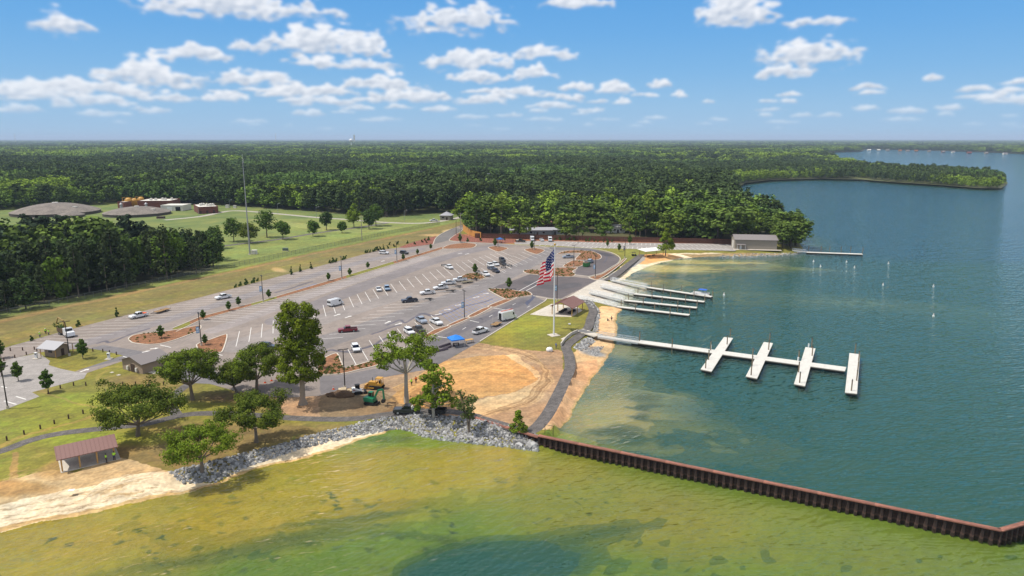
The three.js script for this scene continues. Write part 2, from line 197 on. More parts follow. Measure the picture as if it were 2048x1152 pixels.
function paintGround(g, X0, Z0, sx, sz, w, h) {
  const { fill, line, blob, world, clip } = planPainter(g, X0, Z0, sx, sz);
  g.fillStyle = C.wood; g.fillRect(0, 0, w, h);
  // lake bed
  world([V(-250, 0, 300), V(-250, 0, -600), V(600, 0, -600), V(600, 0, 300)].map((p) => p), C.silt);
  fill([[-600, 1400], [-600, 1060], [0, 1000], [700, 830], [1080, 850], [2060, 1075], [2600, 1000], [2600, 1500]], C.olive, 0);
  blob(200, 1060, 62, 13, C.algae, 1, 0, -0.15); blob(620, 975, 46, 17, C.algae, 1, 0, -0.2); blob(900, 925, 34, 13, C.algae, 1, 0); blob(1180, 985, 34, 18, C.algae, 0.55, 0, 0.3); blob(1500, 1060, 40, 14, C.algae, 0.35, 0, 0.2); blob(60, 1130, 30, 8, C.algae, 0.9, 0);
  blob(1000, 1115, 17, 8, C.silt, 1, 0, -0.2); blob(950, 1150, 12, 8, C.silt, 1, 0);
  [[520, 1090, 24, 2.2, -0.3], [700, 1032, 14, 1.8, -0.25], [620, 1060, 12, 1.6, -0.3], [1150, 1065, 16, 2, -0.3], [850, 1070, 12, 1.4, 0.1]].forEach(([u, v, a, b, r]) => blob(u, v, a, b, C.weed, 0.45, 0, r));
  for (let k = 0; k < 240; k++) { const u = rr(200, 1250), v = rr(930, 1150); blob(u, v, rr(0.3, 1.6), rr(0.2, 0.7), C.weed, rr(0.15, 0.55) * sstep(880, 1100, v + u * 0.05), 0, rr(-1, 1)); }
  for (let k = 0; k < 2600; k++) { const u = rr(-150, 1500), v = rr(880, 1152); blob(u, v, rr(0.25, 1.1), rr(0.15, 0.5), pick(['#6f6a20', '#9a9036', '#61631c', '#8a7f30', '#747a24']), rr(0.08, 0.28), 0, rr(-1, 1)); }
  for (const [u, v] of [[660, 985], [664, 996], [670, 1008], [905, 1040], [898, 1060], [910, 1090], [275, 1055], [140, 1085], [318, 1065], [98, 1080]]) for (let k = 0; k < 5; k++) blob(u + rr(-6, 6), v + rr(-5, 5), rr(0.3, 1), rr(0.2, 0.5), C.weed, rr(0.3, 0.6), 0, rr(-1, 1));
  blob(830, 880, 9, 4, '#6d7a14', 0.9, 0); blob(790, 876, 7, 2, C.weed, 0.4, 0);
  // shoals and weed beds on the far side of the wall
  [[1265, 775, 22, 18], [1270, 850, 26, 16], [1225, 830, 14, 14], [1265, 700, 12, 12], [1272, 640, 10, 10]].forEach(([u, v, a, b]) => blob(u, v, a, b, C.shoal, 0.65, 0, 0.2)); blob(1450, 880, 40, 12, C.shoal, 0.35, 0, 0.2);
  blob(1345, 535, 40, 12, C.bedSand, 1, 0); blob(1440, 522, 46, 9, C.bedSand, 1, 0); blob(1330, 560, 24, 12, '#7d7440', 0.9, 0); blob(1560, 532, 44, 10, '#7b7a40', 0.8, 0); blob(1560, 590, 60, 16, '#667050', 0.7, 0, 0.3); blob(1790, 600, 50, 14, '#5b6a50', 0.7, 0, 0.4);
  for (const [u, v, n, a, b] of [[1500, 535, 26, 46, 9], [1580, 560, 26, 50, 10], [1440, 545, 14, 30, 7], [1290, 552, 10, 18, 5], [1290, 800, 14, 26, 30], [1250, 860, 22, 30, 12], [1380, 870, 16, 40, 14], [1560, 940, 12, 60, 12]]) for (let k = 0; k < n; k++) { const t = rnd() * 6.28, q = Math.sqrt(rnd()); blob(u + Math.cos(t) * q * a * 1.6, v + Math.sin(t) * q * b * 1.2, rr(1.5, 6), rr(0.8, 2.4), v > 780 ? '#3a4530' : '#333a26', rr(0.35, 0.75), 0, rr(-0.4, 0.4)); }
  // ---- land
  const landPoly = [V(-260, 0, -620), V(-260, 0, 100), ...[V(-160, 0, -60)], ...shoreNear, ...shoreBeach.slice(0, 36), V(330, 0, -620)];
  world(landPoly, C.park); clip(landPoly);
  fill([[-300, 660], [0, 640], [440, 545], [640, 501], [880, 452], [930, 440], [1000, 380], [-900, 380], [-1500, 560]], C.field);
  fill([[-1500, 640], [0, 636], [440, 547], [640, 503], [880, 453], [935, 440], [960, 452], [900, 470], [860, 490], [790, 494], [560, 553], [400, 597], [110, 667], [-30, 700], [-600, 860]], C.berm);
  line([[-200, 690], [0, 643], [440, 549], [640, 505], [860, 459]], C.bermDry, 3.5, LAND, 0.9);
  line([[-100, 700], [100, 655], [440, 567], [650, 515]], '#6f6a2c', 6, LAND, 0.6);
  blob(560, 540, 9, 3, '#a98a5c', 0.8, LAND, 0.9); blob(880, 470, 16, 8, '#a98a5c', 0.9); blob(898, 462, 6, 10, '#b59a70', 0.9);
  // field mowing tones
  line([[430, 520], [640, 480], [800, 452]], '#6f7a36', 14, LAND, 0.7); line([[520, 440], [700, 462], [780, 455]], '#808245', 16, LAND, 0.7); line([[100, 465], [300, 440], [440, 425]], '#78892c', 24, LAND, 0.8);
  // woodland floor
  fill([[-900, 600], [-40, 632], [425, 541], [420, 510], [380, 470], [-900, 470]], C.wood);
  fill([[930, 440], [940, 474], [1480, 486], [1600, 490], [1600, 400], [930, 380]], '#4b4a2a');
  // park lawn: dry patches, ruts and bare soil
  blob(400, 880, 22, 12, C.dry, 0.95); blob(330, 905, 22, 9, C.dry, 1); blob(600, 868, 26, 7, C.dry, 0.9); blob(270, 760, 12, 6, C.dry, 0.8); blob(330, 780, 10, 6, C.dry, 0.7); blob(30, 780, 16, 5, '#8a7440', 0.5); blob(560, 800, 30, 8, C.dirt, 0.9); blob(470, 870, 14, 6, C.dry, 0.7);
  blob(200, 805, 26, 9, C.park2, 0.8); blob(60, 850, 22, 6, C.park2, 0.7); blob(200, 875, 20, 5, '#77801c', 0.8); blob(430, 812, 14, 4, '#7b7d20', 0.8); blob(1030, 650, 16, 20, '#76761f', 0.8); blob(1060, 660, 8, 8, C.park2, 0.5);
  for (let k = 0; k < 420; k++) { const u = rr(-100, 620), v = rr(700, 960); blob(u, v, rr(0.4, 2.6), rr(0.3, 1.4), pick(['#7f7430', '#5d5c1e', '#8a7a3a', '#6f7a1e', '#75682c']), rr(0.12, 0.4), LAND, rr(-1.5, 1.5)); }
  for (let k = 0; k < 160; k++) { const u = rr(960, 1180), v = rr(600, 700); blob(u, v, rr(0.4, 2), rr(0.3, 1.2), pick(['#7f7430', '#5d5c1e', '#6f7a1e', '#75682c']), rr(0.12, 0.35), LAND, rr(-1.5, 1.5)); }
  for (let k = 0; k < 300; k++) { const t = rnd(), u = lerp(-100, 860, t), v = lerp(700, 478, t) + rr(-22, 14); blob(u, v, rr(0.6, 4), rr(0.4, 1.6), pick(['#7f6f3a', '#5f5c24', '#8a7444', '#6c6a2c']), rr(0.12, 0.4), LAND, 0.5); }
  line([[0, 895], [50, 872], [110, 855], [170, 838], [230, 812], [330, 800]], '#8f7440', 1.4, LAND, 0.55); line([[60, 770], [130, 800], [190, 815]], '#8f7440', 0.8, LAND, 0.5); line([[210, 740], [190, 760], [230, 750]], '#94803f', 1, LAND, 0.5); line([[150, 745], [245, 735], [300, 775]], '#8f7a3c', 1, LAND, 0.4);
  line([[28, 905], [22, 965]], '#8a6c3c', 1.2, LAND, 0.9); line([[300, 905], [375, 940]], '#8a6c3c', 1, LAND, 0.5);
  // beach, near left
  fill([[-400, 1080], [-400, 1020], [0, 970], [110, 942], [150, 948], [245, 918], [330, 945], [430, 960], [500, 940], [600, 898], [700, 868], [800, 845], [830, 862], [600, 930], [430, 985], [200, 1030], [0, 1075]], C.sand2, 1.1);
  fill([[-400, 1120], [-400, 1050], [0, 1012], [120, 985], [250, 960], [345, 954], [430, 964], [500, 922], [607, 888], [700, 864], [790, 846], [815, 854], [740, 876], [650, 906], [560, 938], [430, 980], [200, 1030], [0, 1075]], C.sand, 0.6);
  line([[-60, 1080], [0, 1062], [150, 1029], [300, 998], [430, 968], [500, 942], [570, 927], [607, 916], [650, 902], [700, 885], [740, 872], [800, 858]], C.damp, 1.5, 0.1, 0.9);
  [[[0, 1045], [120, 1018], [240, 992], [330, 972]], [[0, 1036], [90, 1014], [200, 990], [310, 963]], [[0, 1022], [110, 998], [210, 976]], [[0, 1054], [140, 1022], [300, 985], [400, 966]]].forEach((l, q) => { for (let k = 0; k < 70; k++) { const t = rnd() * (l.length - 1), i = Math.floor(t), f = t - i, u = lerp(l[i][0], l[i + 1][0], f), v = lerp(l[i][1], l[i + 1][1], f) + rr(-2, 2); blob(u, v, rr(0.3, 1.4), rr(0.08, 0.2), '#7d6444', rr(0.15, 0.45), 0.7, -0.35); } });
  for (let k = 0; k < 90; k++) line([[rr(0, 250), rr(945, 990)], [rr(0, 250), rr(945, 990)]].map((p, i, a) => i ? [a[0][0] + rr(15, 60), a[0][1] - rr(2, 14)] : p), rnd() < 0.5 ? '#9c7d52' : '#c0a47a', rr(0.15, 0.5), LAND, 0.4);
  blob(15, 975, 9, 3, '#9a7442', 0.9); blob(120, 935, 4, 5, '#9a7a4a', 0.8);
  // the works site: bare orange fill ringed by tracks
  fill([[560, 795], [640, 775], [700, 770], [760, 752], [860, 735], [905, 712], [960, 684], [1010, 697], [1090, 703], [1120, 700], [1130, 705], [1110, 800], [1070, 860], [960, 838], [790, 830], [640, 836], [560, 825]], C.tan);
  fill([[640, 790], [740, 790], [830, 800], [850, 825], [700, 838], [640, 836]], '#7d6648');
  fill([[780, 800], [820, 762], [880, 725], [960, 710], [1030, 712], [1070, 735], [1072, 760], [1020, 785], [940, 800], [900, 812], [850, 818]], C.orange);
  fill([[955, 800], [1020, 785], [1070, 762], [1085, 740], [1078, 770], [1040, 800], [985, 825], [940, 832], [920, 815]], C.pale);
  fill([[1010, 712], [1045, 728], [1068, 755], [1078, 752], [1060, 728], [1030, 708]], C.pale);
  for (let k = 0; k < 46; k++) { const o = rr(-14, 12); line([[930, 690 + o * 0.3], [1010, 700 + o * 0.5], [1078 + o * 0.6, 722 + o], [1090 + o, 760 + o * 0.5], [1050 + o, 805 + o * 0.4], [970, 828 + o * 0.3]], rnd() < 0.5 ? '#7f6140' : '#b6966a', rr(0.12, 0.45), LAND, rr(0.25, 0.6)); }
  for (let k = 0; k < 60; k++) { const o = rr(-14, 14); line([[800 + o, 790 + o], [870, 750 + o], [950, 735 + o], [1040 + o, 745 + o]], rnd() < 0.5 ? '#a1743f' : '#c4975c', rr(0.12, 0.6), LAND, 0.35); }
  for (let k = 0; k < 16; k++) { const o = rr(-8, 8); line([[730 + o, 785], [770, 795 + o], [800, 815 + o], [760, 832 + o * 0.3]], rnd() < 0.5 ? '#6d5334' : '#a98a60', rr(0.25, 0.6), LAND, 0.45); }
  // bank beyond the path and the small beaches
  fill([[1070, 862], [1112, 800], [1135, 745], [1140, 712], [1160, 700], [1185, 690], [1215, 680], [1240, 690], [1215, 722], [1186, 766], [1160, 808], [1140, 840], [1112, 870]], C.pale, 0.9);
  fill([[1082, 852], [1118, 795], [1140, 745], [1150, 722], [1190, 712], [1196, 722], [1172, 760], [1146, 810], [1118, 850]], C.beach, 1.2);
  fill([[1190, 620], [1205, 612], [1250, 612], [1242, 626], [1234, 646], [1238, 668], [1234, 690], [1205, 690], [1170, 700], [1155, 712], [1150, 705], [1195, 668]], '#cba678', 0.9);
  blob(1186, 700, 5, 3, '#8d8a86', 1); blob(1170, 690, 4, 2, '#b98a58', 0.8);
  for (const l of [[[1112, 868], [1140, 838], [1156, 806], [1180, 766], [1208, 722], [1232, 692], [1236, 668], [1232, 645], [1240, 622]]]) line(l, '#a9875a', 1.6, 0.1, 0.9);
  // upper bay: sand, turf and the pale strip by the ramp
  fill([[1196, 562], [1250, 530], [1290, 515], [1340, 508], [1420, 505], [1500, 508], [1420, 514], [1350, 521], [1300, 533], [1262, 549], [1240, 562]], '#cdbb9b', 0.9);
  fill([[1255, 524], [1285, 510], [1330, 506], [1365, 510], [1330, 516], [1285, 524]], '#c4955e');
  fill([[1200, 560], [1240, 535], [1285, 512], [1292, 515], [1250, 538], [1215, 562]], '#8f8b86');
  fill([[1360, 506], [1480, 503], [1590, 502], [1605, 500], [1600, 508], [1480, 512], [1400, 512]], '#8c7650');
  fill([[900, 486], [1000, 491], [1180, 497], [1260, 503], [1250, 512], [1232, 506], [1140, 496], [1000, 490]], '#6d6a24'); fill([[1230, 505], [1300, 497], [1340, 500], [1330, 506], [1280, 510], [1255, 520]], '#6d6d26');
  fill([[900, 480], [930, 468], [1480, 484], [1480, 490], [1200, 486], [940, 488]], '#8d5a3c');
  g.restore();
}
function tile(X0, Z0, X1, Z1, w, h) {
  const cv = document.createElement('canvas'); cv.width = w; cv.height = h; const g = cv.getContext('2d'), sx = w / (X1 - X0), sz = h / (Z1 - Z0);
  const keep = seed; seed = 777; paintGround(g, X0, Z0, sx, sz, w, h); seed = keep;
  const src = g.getImageData(0, 0, w, h).data, out = new Uint8Array(w * h * 4);
  for (let j = 0; j < h; j++) for (let i = 0; i < w; i++) {
    const x = X0 + (i + 0.5) / sx, z = Z0 + (j + 0.5) / sz;
    const wx = (ft(x * 9 + 40, z * 9) - 0.5) * 2.6 + (ft(x * 36, z * 36 + 90) - 0.5) * 0.8, wz = (ft(x * 9 + 200, z * 9 + 310) - 0.5) * 2.6 + (ft(x * 36 + 77, z * 36) - 0.5) * 0.8;
    const o = (clamp(Math.round(j + wz * sz), 0, h - 1) * w + clamp(Math.round(i + wx * sx), 0, w - 1)) * 4, q = (j * w + i) * 4;
    const wetK = heightAt(x, z) < -0.02 ? 0.45 : 1, m = 1 + wetK * ((ft(x * 5 + 11, z * 5 + 3) - 0.5) * 0.3 + (ft(x * 42, z * 42) - 0.5) * 0.34 + (ft(x * 150 + 5, z * 150) - 0.5) * 0.34), warm = (ft(x * 7 + 333, z * 7 + 111) - 0.5) * 0.16;
    out[q] = clamp(src[o] * m * (1 + warm), 0, 255); out[q + 1] = clamp(src[o + 1] * m, 0, 255); out[q + 2] = clamp(src[o + 2] * m * (1 - warm), 0, 255); out[q + 3] = 255;
  }
  return dataTex(out, w, h, true);
}
const bumpTex = (() => { const n = 512, d = new Uint8Array(n * n * 4); for (let i = 0; i < n * n; i++) { const v = clamp(FBT[i] * 255, 0, 255); d[i * 4] = d[i * 4 + 1] = d[i * 4 + 2] = v; d[i * 4 + 3] = 255; } return dataTex(d, n, n, false); })();
const bumpRep = (a, b = a) => { const t = bumpTex.clone(); t.repeat.set(a, b); t.needsUpdate = true; return t; };
const NEAR = [-130, -215, 130, -60];
for (const [nm, T, w, h, inside] of [['ground', NEAR, 2048, 1536, true], ['ground', [GX0, GZ0, GX1, GZ1], 2048, 2048, false]]) {
  const mat = new THREE.MeshStandardMaterial({ map: tile(...T, w, h), roughness: 0.96, bumpMap: bumpRep((T[2] - T[0]) / 12, (T[3] - T[1]) / 12), bumpScale: 0.12 });
  const idx = [], map = new Map(), pos = [], uv = [];
  const vert = (i, j) => { const k = j * (nCols + 1) + i; if (!map.has(k)) { map.set(k, pos.length / 3); const x = GX0 + i * CELL, z = GZ0 + j * CELL; pos.push(x, gy[k], z); uv.push((x - T[0]) / (T[2] - T[0]), (z - T[1]) / (T[3] - T[1])); } return map.get(k); };
  for (let j = 0; j < nRows; j++) for (let i = 0; i < nCols; i++) {
    const x = GX0 + (i + 0.5) * CELL, z = GZ0 + (j + 0.5) * CELL;
    if ((x > NEAR[0] && x < NEAR[2] && z > NEAR[1] && z < NEAR[3]) !== inside) continue;
    const a = vert(i, j), b = vert(i + 1, j), c = vert(i, j + 1), d = vert(i + 1, j + 1);
    idx.push(a, c, b, b, c, d);
  }
  const g = new THREE.BufferGeometry(); g.setAttribute('position', new THREE.Float32BufferAttribute(pos, 3)); g.setAttribute('uv', new THREE.Float32BufferAttribute(uv, 2)); g.setIndex(idx); g.computeVertexNormals();
  tag(top(nm, g, mat), inside ? 'lawns, sandy beach and bare soil of the lakeside park' : 'grass verges, field and lake bed around the car park', 'ground', null, 'structure');
}
function FIELD_SHEET() { const f = flatPoly(px([[-900, 640], [0, 630], [440, 538], [880, 446], [940, 437], [925, 427], [850, 428], [760, 436], [640, 424], [450, 411], [240, 404], [200, 406], [0, 412], [-300, 420]]), LAND - 0.02); const n = 512, d = new Uint8Array(n * n * 4); for (let i = 0; i < n * n; i++) { const v = FBT[i], w = FBT[(i * 3 + 777) & (FB * FB - 1)], m = 0.78 + v * 0.3 + w * 0.14; d[i * 4] = clamp((96 + 26 * (v - 0.5)) * m, 0, 255); d[i * 4 + 1] = clamp(108 * m, 0, 255); d[i * 4 + 2] = 50 * m; d[i * 4 + 3] = 255; } tag(top('field', f, new THREE.MeshStandardMaterial({ map: dataTex(d, n, n, true, [1 / 90, 1 / 90]), roughness: 1 })), 'mown green field of the waterworks', 'field', null, 'structure'); }
// the land beyond: one sheet to the horizon round the lake
{
  const cut = shoreBeach.findIndex((p) => p.z < GZ0 && p.x < 400);
  const pts = [V(GX0, 0, 100), V(GX0, 0, GZ0), V(shoreBeach[cut].x, 0, GZ0), ...shoreBeach.slice(cut), V(9000, 0, -3600), V(60000, 0, -9000), V(60000, 0, -85000), V(-60000, 0, -85000), V(-60000, 0, 100)];
  const g = flatPoly(pts, LAND - 0.06); g.attributes.uv.array.forEach((v, i, a) => { a[i] = v / 900; });
  const n = 1024, d = new Uint8Array(n * n * 4); for (let j = 0; j < n; j++) for (let i = 0; i < n; i++) { const v = ft(i / 2, j / 2), w = ft(i * 3 + 90, j * 3), q = (j * n + i) * 4, m = 0.6 + v * 0.9 * (0.6 + w * 0.8); d[q] = 78 * m; d[q + 1] = 82 * m; d[q + 2] = 46 * m; d[q + 3] = 255; }
  tag(top('terrain', g, new THREE.MeshStandardMaterial({ map: dataTex(d, n, n, true), roughness: 1 })), 'wooded lowland stretching away to the horizon', 'land', null, 'structure');
  FIELD_SHEET();
  const bed = new THREE.PlaneGeometry(10500, 7000); bed.rotateX(-Math.PI / 2); bed.translate(4100, -4.2, -3200);
  tag(top('lake_bed', bed, M(lin(0.012, 0.1, 0.2), 1)), 'dark silt bed of the open lake', 'lake bed', null, 'structure');
}
// ---------------------------------------------------------------- water: a rippled surface over thin veils of suspended silt
{
  const n = 1024, hgt = new Float32Array(n * n), add = (kx, ky, ph, am) => { for (let j = 0; j < n; j++) for (let i = 0; i < n; i++) hgt[j * n + i] += am * Math.sin((i * kx + j * ky) / n * 6.28318 + ph); };
  for (let k = 0; k < 46; k++) { const f = 7 + 74 * Math.pow(rnd(), 1.3), a = rr(-0.7, 0.7) + 1.3; add(Math.round(f * Math.cos(a)), Math.round(f * Math.sin(a)), rr(0, 6.3), 1 / Math.pow(f, 0.72)); }
  let lo = 1e9, hi = -1e9; for (const v of hgt) { lo = Math.min(lo, v); hi = Math.max(hi, v); }
  const d = new Uint8Array(n * n * 4); for (let i = 0; i < n * n; i++) { d[i * 4] = d[i * 4 + 1] = d[i * 4 + 2] = (hgt[i] - lo) / (hi - lo) * 255; d[i * 4 + 3] = 255; }
  const waveTex = dataTex(d, n, n, false);
  const nd = new Uint8Array(n * n * 4), S = n / 60; for (let j = 0; j < n; j++) for (let i = 0; i < n; i++) { const q = (j * n + i) * 4, e = (a, b) => hgt[((j + b + n) % n) * n + (i + a + n) % n], dx = (e(1, 0) - e(-1, 0)) * S, dy = (e(0, 1) - e(0, -1)) * S, l = Math.hypot(dx, dy, 1); nd[q] = (-dx / l * 0.5 + 0.5) * 255; nd[q + 1] = (-dy / l * 0.5 + 0.5) * 255; nd[q + 2] = (1 / l * 0.5 + 0.5) * 255; nd[q + 3] = 255; }
  const normTex = dataTex(nd, n, n, false);
  waveTex.repeat.set(1 / 23, 1 / 23); normTex.repeat.set(1 / 61, 1 / 61); waveTex.rotation = 0.35; normTex.rotation = -0.15;
  const sheet = (y) => { const g = new THREE.PlaneGeometry(10400, 6900); g.rotateX(-Math.PI / 2); g.translate(4100, y, -3200); const p = g.attributes.position, uv = g.attributes.uv; for (let i = 0; i < p.count; i++) uv.setXY(i, p.getX(i), p.getZ(i)); return g; };
  const water = new THREE.Group(); water.name = 'lake'; scene.add(water); tag(water, 'rippled green and blue water of the lake', 'lake', null, 'structure');
  part('water_surface', sheet(0), new THREE.MeshPhysicalMaterial({ color: lin(0.93, 0.97, 0.95), roughness: 0.05, transmission: 1, thickness: 0, ior: 1.33, specularIntensity: 0.75, bumpMap: waveTex, bumpScale: 0.045, normalMap: normTex, normalScale: new THREE.Vector2(0.06, 0.06) }), water);
  // plumes of teal silt drifting off the shore into the bluer open lake
  const pn = 512, pd = new Uint8Array(pn * pn * 4), PX0 = -150, PZ0 = -900, PW = 900, s8 = (v) => clamp(255 * (v <= 0.0031308 ? v * 12.92 : 1.055 * Math.pow(v, 1 / 2.4) - 0.055), 0, 255), sa = at(1430, 566, 0), sb = at(2090, 640, 0);
  for (let j = 0; j < pn; j++) for (let i = 0; i < pn; i++) { const x = PX0 + i / pn * PW, z = PZ0 + j / pn * PW, n = fbm(x * 0.012 + 3, z * 0.03 + 5, 4), open_ = sstep(-0.12, 0.12, (-z - 335 - x * 0.1) / 260 + (n - 0.5) * 0.5), streak = (1 - sstep(6, 34, segDist(x, z, sa, sb) + (fbm(x * 0.03, z * 0.09 + 40, 3) - 0.5) * 34)) * 0.6, q = (j * pn + i) * 4, c = [0.012, 0.108, 0.145].map((v, k) => lerp(lerp(v, [0.012, 0.108, 0.25][k], open_), [0.055, 0.165, 0.175][k], streak)); pd[q] = s8(c[0]); pd[q + 1] = s8(c[1]); pd[q + 2] = s8(c[2]); pd[q + 3] = 255; }
  const plume = dataTex(pd, pn, pn, true); plume.wrapS = plume.wrapT = THREE.ClampToEdgeWrapping;
  for (const [y, op, c] of [[-0.5, 0.12, lin(0.06, 0.12, 0.018)], [-0.95, 0.26, lin(0.028, 0.11, 0.06)], [-1.45, 0.36, 0], [-2.0, 0.48, 0], [-2.6, 0.7, 0]])
    part('silt_veil', c ? sheet(y) : uvRect(sheet(y), PX0, PZ0, PX0 + PW, PZ0 + PW), new THREE.MeshPhysicalMaterial({ ...(c ? { color: c } : { map: plume }), roughness: 1, specularIntensity: 0, transparent: true, opacity: op }), water);
}

// ---------------------------------------------------------------- car park, roads, paths, kerbs and markings
function area2(p) { let s = 0; for (let i = 0; i < p.length; i++) { const a = p[i], b = p[(i + 1) % p.length]; s += a.x * b.z - b.x * a.z; } return s; }
function inset(pts, d) { const s = area2(pts) > 0 ? 1 : -1, n = pts.length; return pts.map((p, i) => { const a = pts[(i + n - 1) % n], b = pts[(i + 1) % n], e = V(p.x - a.x, 0, p.z - a.z).normalize(), f = V(b.x - p.x, 0, b.z - p.z).normalize(), nx = -(e.z + f.z) * s, nz = (e.x + f.x) * s, l = Math.hypot(nx, nz) || 1, k = d / Math.max(0.45, l / 2); return V(p.x + nx / l * k, p.y, p.z + nz / l * k); }); }
function roundPoly(pts, n = 4) { const c = new THREE.CatmullRomCurve3(pts, true, 'catmullrom', 0.35); return c.getPoints(pts.length * n).slice(0, -1); }
const grit = (c1, seedOff, rep, amp = 0.3) => { const n = 512, d = new Uint8Array(n * n * 4), c = new THREE.Color(c1).convertLinearToSRGB(); for (let j = 0; j < n; j++) for (let i = 0; i < n; i++) { const q = (j * n + i) * 4, m = 1 + (ft(i + seedOff, j) - 0.5) * amp + (ft(i * 5, j * 5 + seedOff) - 0.5) * amp * 1.2 + (NTAB[(i * 7 + j * 131 + seedOff) & 65535] - 0.5) * amp; d[q] = clamp(c.r * 255 * m, 0, 255); d[q + 1] = clamp(c.g * 255 * m, 0, 255); d[q + 2] = clamp(c.b * 255 * m, 0, 255); d[q + 3] = 255; } return dataTex(d, n, n, true, [1 / rep, 1 / rep]); };
const MAT = {
  concrete: new THREE.MeshStandardMaterial({ map: grit('#b9b0a2', 31, 9, 0.16), roughness: 0.9 }),
  kerb: M('#bdb4a6', 0.9), mulch: new THREE.MeshStandardMaterial({ map: grit('#7b5438', 77, 7, 0.6), roughness: 1, bumpMap: bumpRep(1 / 3), bumpScale: 0.15 }),
  redMulch: new THREE.MeshStandardMaterial({ map: grit('#784839', 17, 7, 0.6), roughness: 1, bumpMap: bumpRep(1 / 3), bumpScale: 0.15 }),
  turf: new THREE.MeshStandardMaterial({ map: grit('#6d6a26', 57, 8, 0.4), roughness: 1 }),
  tar: new THREE.MeshStandardMaterial({ map: grit('#57524f', 11, 8, 0.5), roughness: 0.92 }),
  paint: M('#cfccc6', 0.8), blue: M('#66749a', 0.85), drive: new THREE.MeshStandardMaterial({ map: grit('#8d8782', 91, 12, 0.2), roughness: 0.93 }),
  greyRoad: new THREE.MeshStandardMaterial({ map: grit('#9b958a', 9, 14, 0.2), roughness: 0.95 }),
};
const Y1 = LAND + 0.03;
const LX0 = -175, LZ0 = -490, LX1 = 75, LZ1 = -140;
const lotTex = (() => {
  const w = 2048, h = 2048, cv = document.createElement('canvas'); cv.width = w; cv.height = h; const g = cv.getContext('2d'), sx = w / (LX1 - LX0), sz = h / (LZ1 - LZ0), { fill, line, blob } = planPainter(g, LX0, LZ0, sx, sz), base = '#80756d', dark = '#575050', keep = seed; seed = 4242;
  g.fillStyle = base; g.fillRect(0, 0, w, h);
  // aisles worn darker by tyres, stalls paler
  line([[560, 640], [760, 560], [900, 512], [1000, 490]], '#716c6b', 9, LAND, 0.8); line([[600, 700], [780, 640], [960, 575], [1060, 525], [1110, 498]], '#6f6a69', 10, LAND, 0.85); line([[120, 700], [300, 650], [500, 590], [700, 530], [840, 498]], '#757170', 6, LAND, 0.8);
  line([[430, 660], [640, 585], [850, 515]], '#86807d', 6, LAND, 0.7); line([[480, 690], [640, 640], [800, 590]], '#837d7a', 10, LAND, 0.5);
  fill([[1064, 590], [1120, 598], [1196, 560], [1150, 554], [1060, 548], [1030, 560], [985, 575]], dark); line([[1060, 566], [1100, 575], [1150, 570]], '#4b474a', 6, LAND, 0.8);
  fill([[1185, 504], [1160, 522], [1150, 548], [1176, 552], [1205, 545], [1236, 526], [1240, 515], [1220, 506], [1180, 497], [1140, 495]], dark); fill([[1100, 493], [1180, 497], [1200, 502], [1150, 502], [1100, 499]], '#625e5f');
  fill([[640, 790], [640, 752], [690, 750], [760, 735], [860, 676], [1036, 597], [1066, 592], [1090, 602], [1040, 636], [960, 684], [905, 714], [860, 740], [760, 756], [700, 776]], '#676262'); line([[870, 688], [960, 642], [1050, 603]], '#585457', 3.5, LAND, 0.8);
  fill([[150, 742], [246, 712], [176, 697], [206, 690], [300, 705], [420, 735], [470, 770], [380, 770], [330, 740], [262, 717]], '#6a6667'); fill([[900, 480], [868, 488], [873, 470], [910, 455], [930, 460]], '#66625f');
  // tar-sealed cracks and wet runs
  [[[775, 650], [800, 640], [812, 645], [840, 628], [860, 632]], [[745, 668], [790, 652], [800, 650]], [[880, 629], [900, 624], [930, 612], [960, 606], [985, 598]], [[838, 628], [850, 627], [870, 631], [890, 627]], [[195, 686], [210, 682], [222, 684], [262, 668], [300, 657]], [[550, 585], [580, 577], [600, 570], [625, 563]], [[1208, 505], [1214, 514], [1207, 526]], [[640, 707], [660, 700], [675, 702], [700, 705], [720, 698], [745, 690]], [[690, 703], [740, 693], [760, 682], [790, 668]]].forEach((l) => { line(l, '#55525a', 0.9, LAND, 0.75); line(l.map(([u, v]) => [u + 1, v + 0.6]), '#4a4852', 0.4, LAND, 0.8); });
  fill([[1050, 605], [1062, 597], [1064, 590], [1072, 592], [1066, 600], [1054, 612]], '#474a5c'); fill([[1188, 503], [1215, 507], [1228, 512], [1212, 513]], '#403d41'); fill([[590, 579], [632, 567], [640, 570], [600, 583]], '#6a6c80');
  for (let k = 0; k < 700; k++) blob(rr(0, 1150), rr(490, 760), rr(0.2, 1.6), rr(0.1, 0.6), rnd() < 0.7 ? '#544f4e' : '#918881', rr(0.12, 0.5), LAND, rr(-1, 1));
  for (let k = 0; k < 130; k++) { const u = rr(250, 1050), v = rr(500, 720); line([[u, v], [u + rr(10, 40), v - rr(2, 14)], [u + rr(40, 90), v - rr(12, 30)]], rnd() < 0.6 ? '#65605f' : '#8a8481', rr(0.15, 0.5), LAND, rr(0.15, 0.4)); }
  seed = keep;
  const src = g.getImageData(0, 0, w, h).data, out = new Uint8Array(w * h * 4);
  for (let j = 0; j < h; j++) for (let i = 0; i < w; i++) { const q = (j * w + i) * 4, x = i / sx, z = j / sz, m = 1 + (ft(x * 5, z * 5 + 60) - 0.5) * 0.22 + (ft(x * 30, z * 30) - 0.5) * 0.16 + (ft(x * 110, z * 110) - 0.5) * 0.16, o = (clamp(j + Math.round((ft(x * 12, z * 12) - 0.5) * 8), 0, h - 1) * w + clamp(i + Math.round((ft(x * 12 + 99, z * 12) - 0.5) * 8), 0, w - 1)) * 4; out[q] = src[o] * m; out[q + 1] = src[o + 1] * m; out[q + 2] = src[o + 2] * m; out[q + 3] = 255; }
  return dataTex(out, w, h, true);
})();
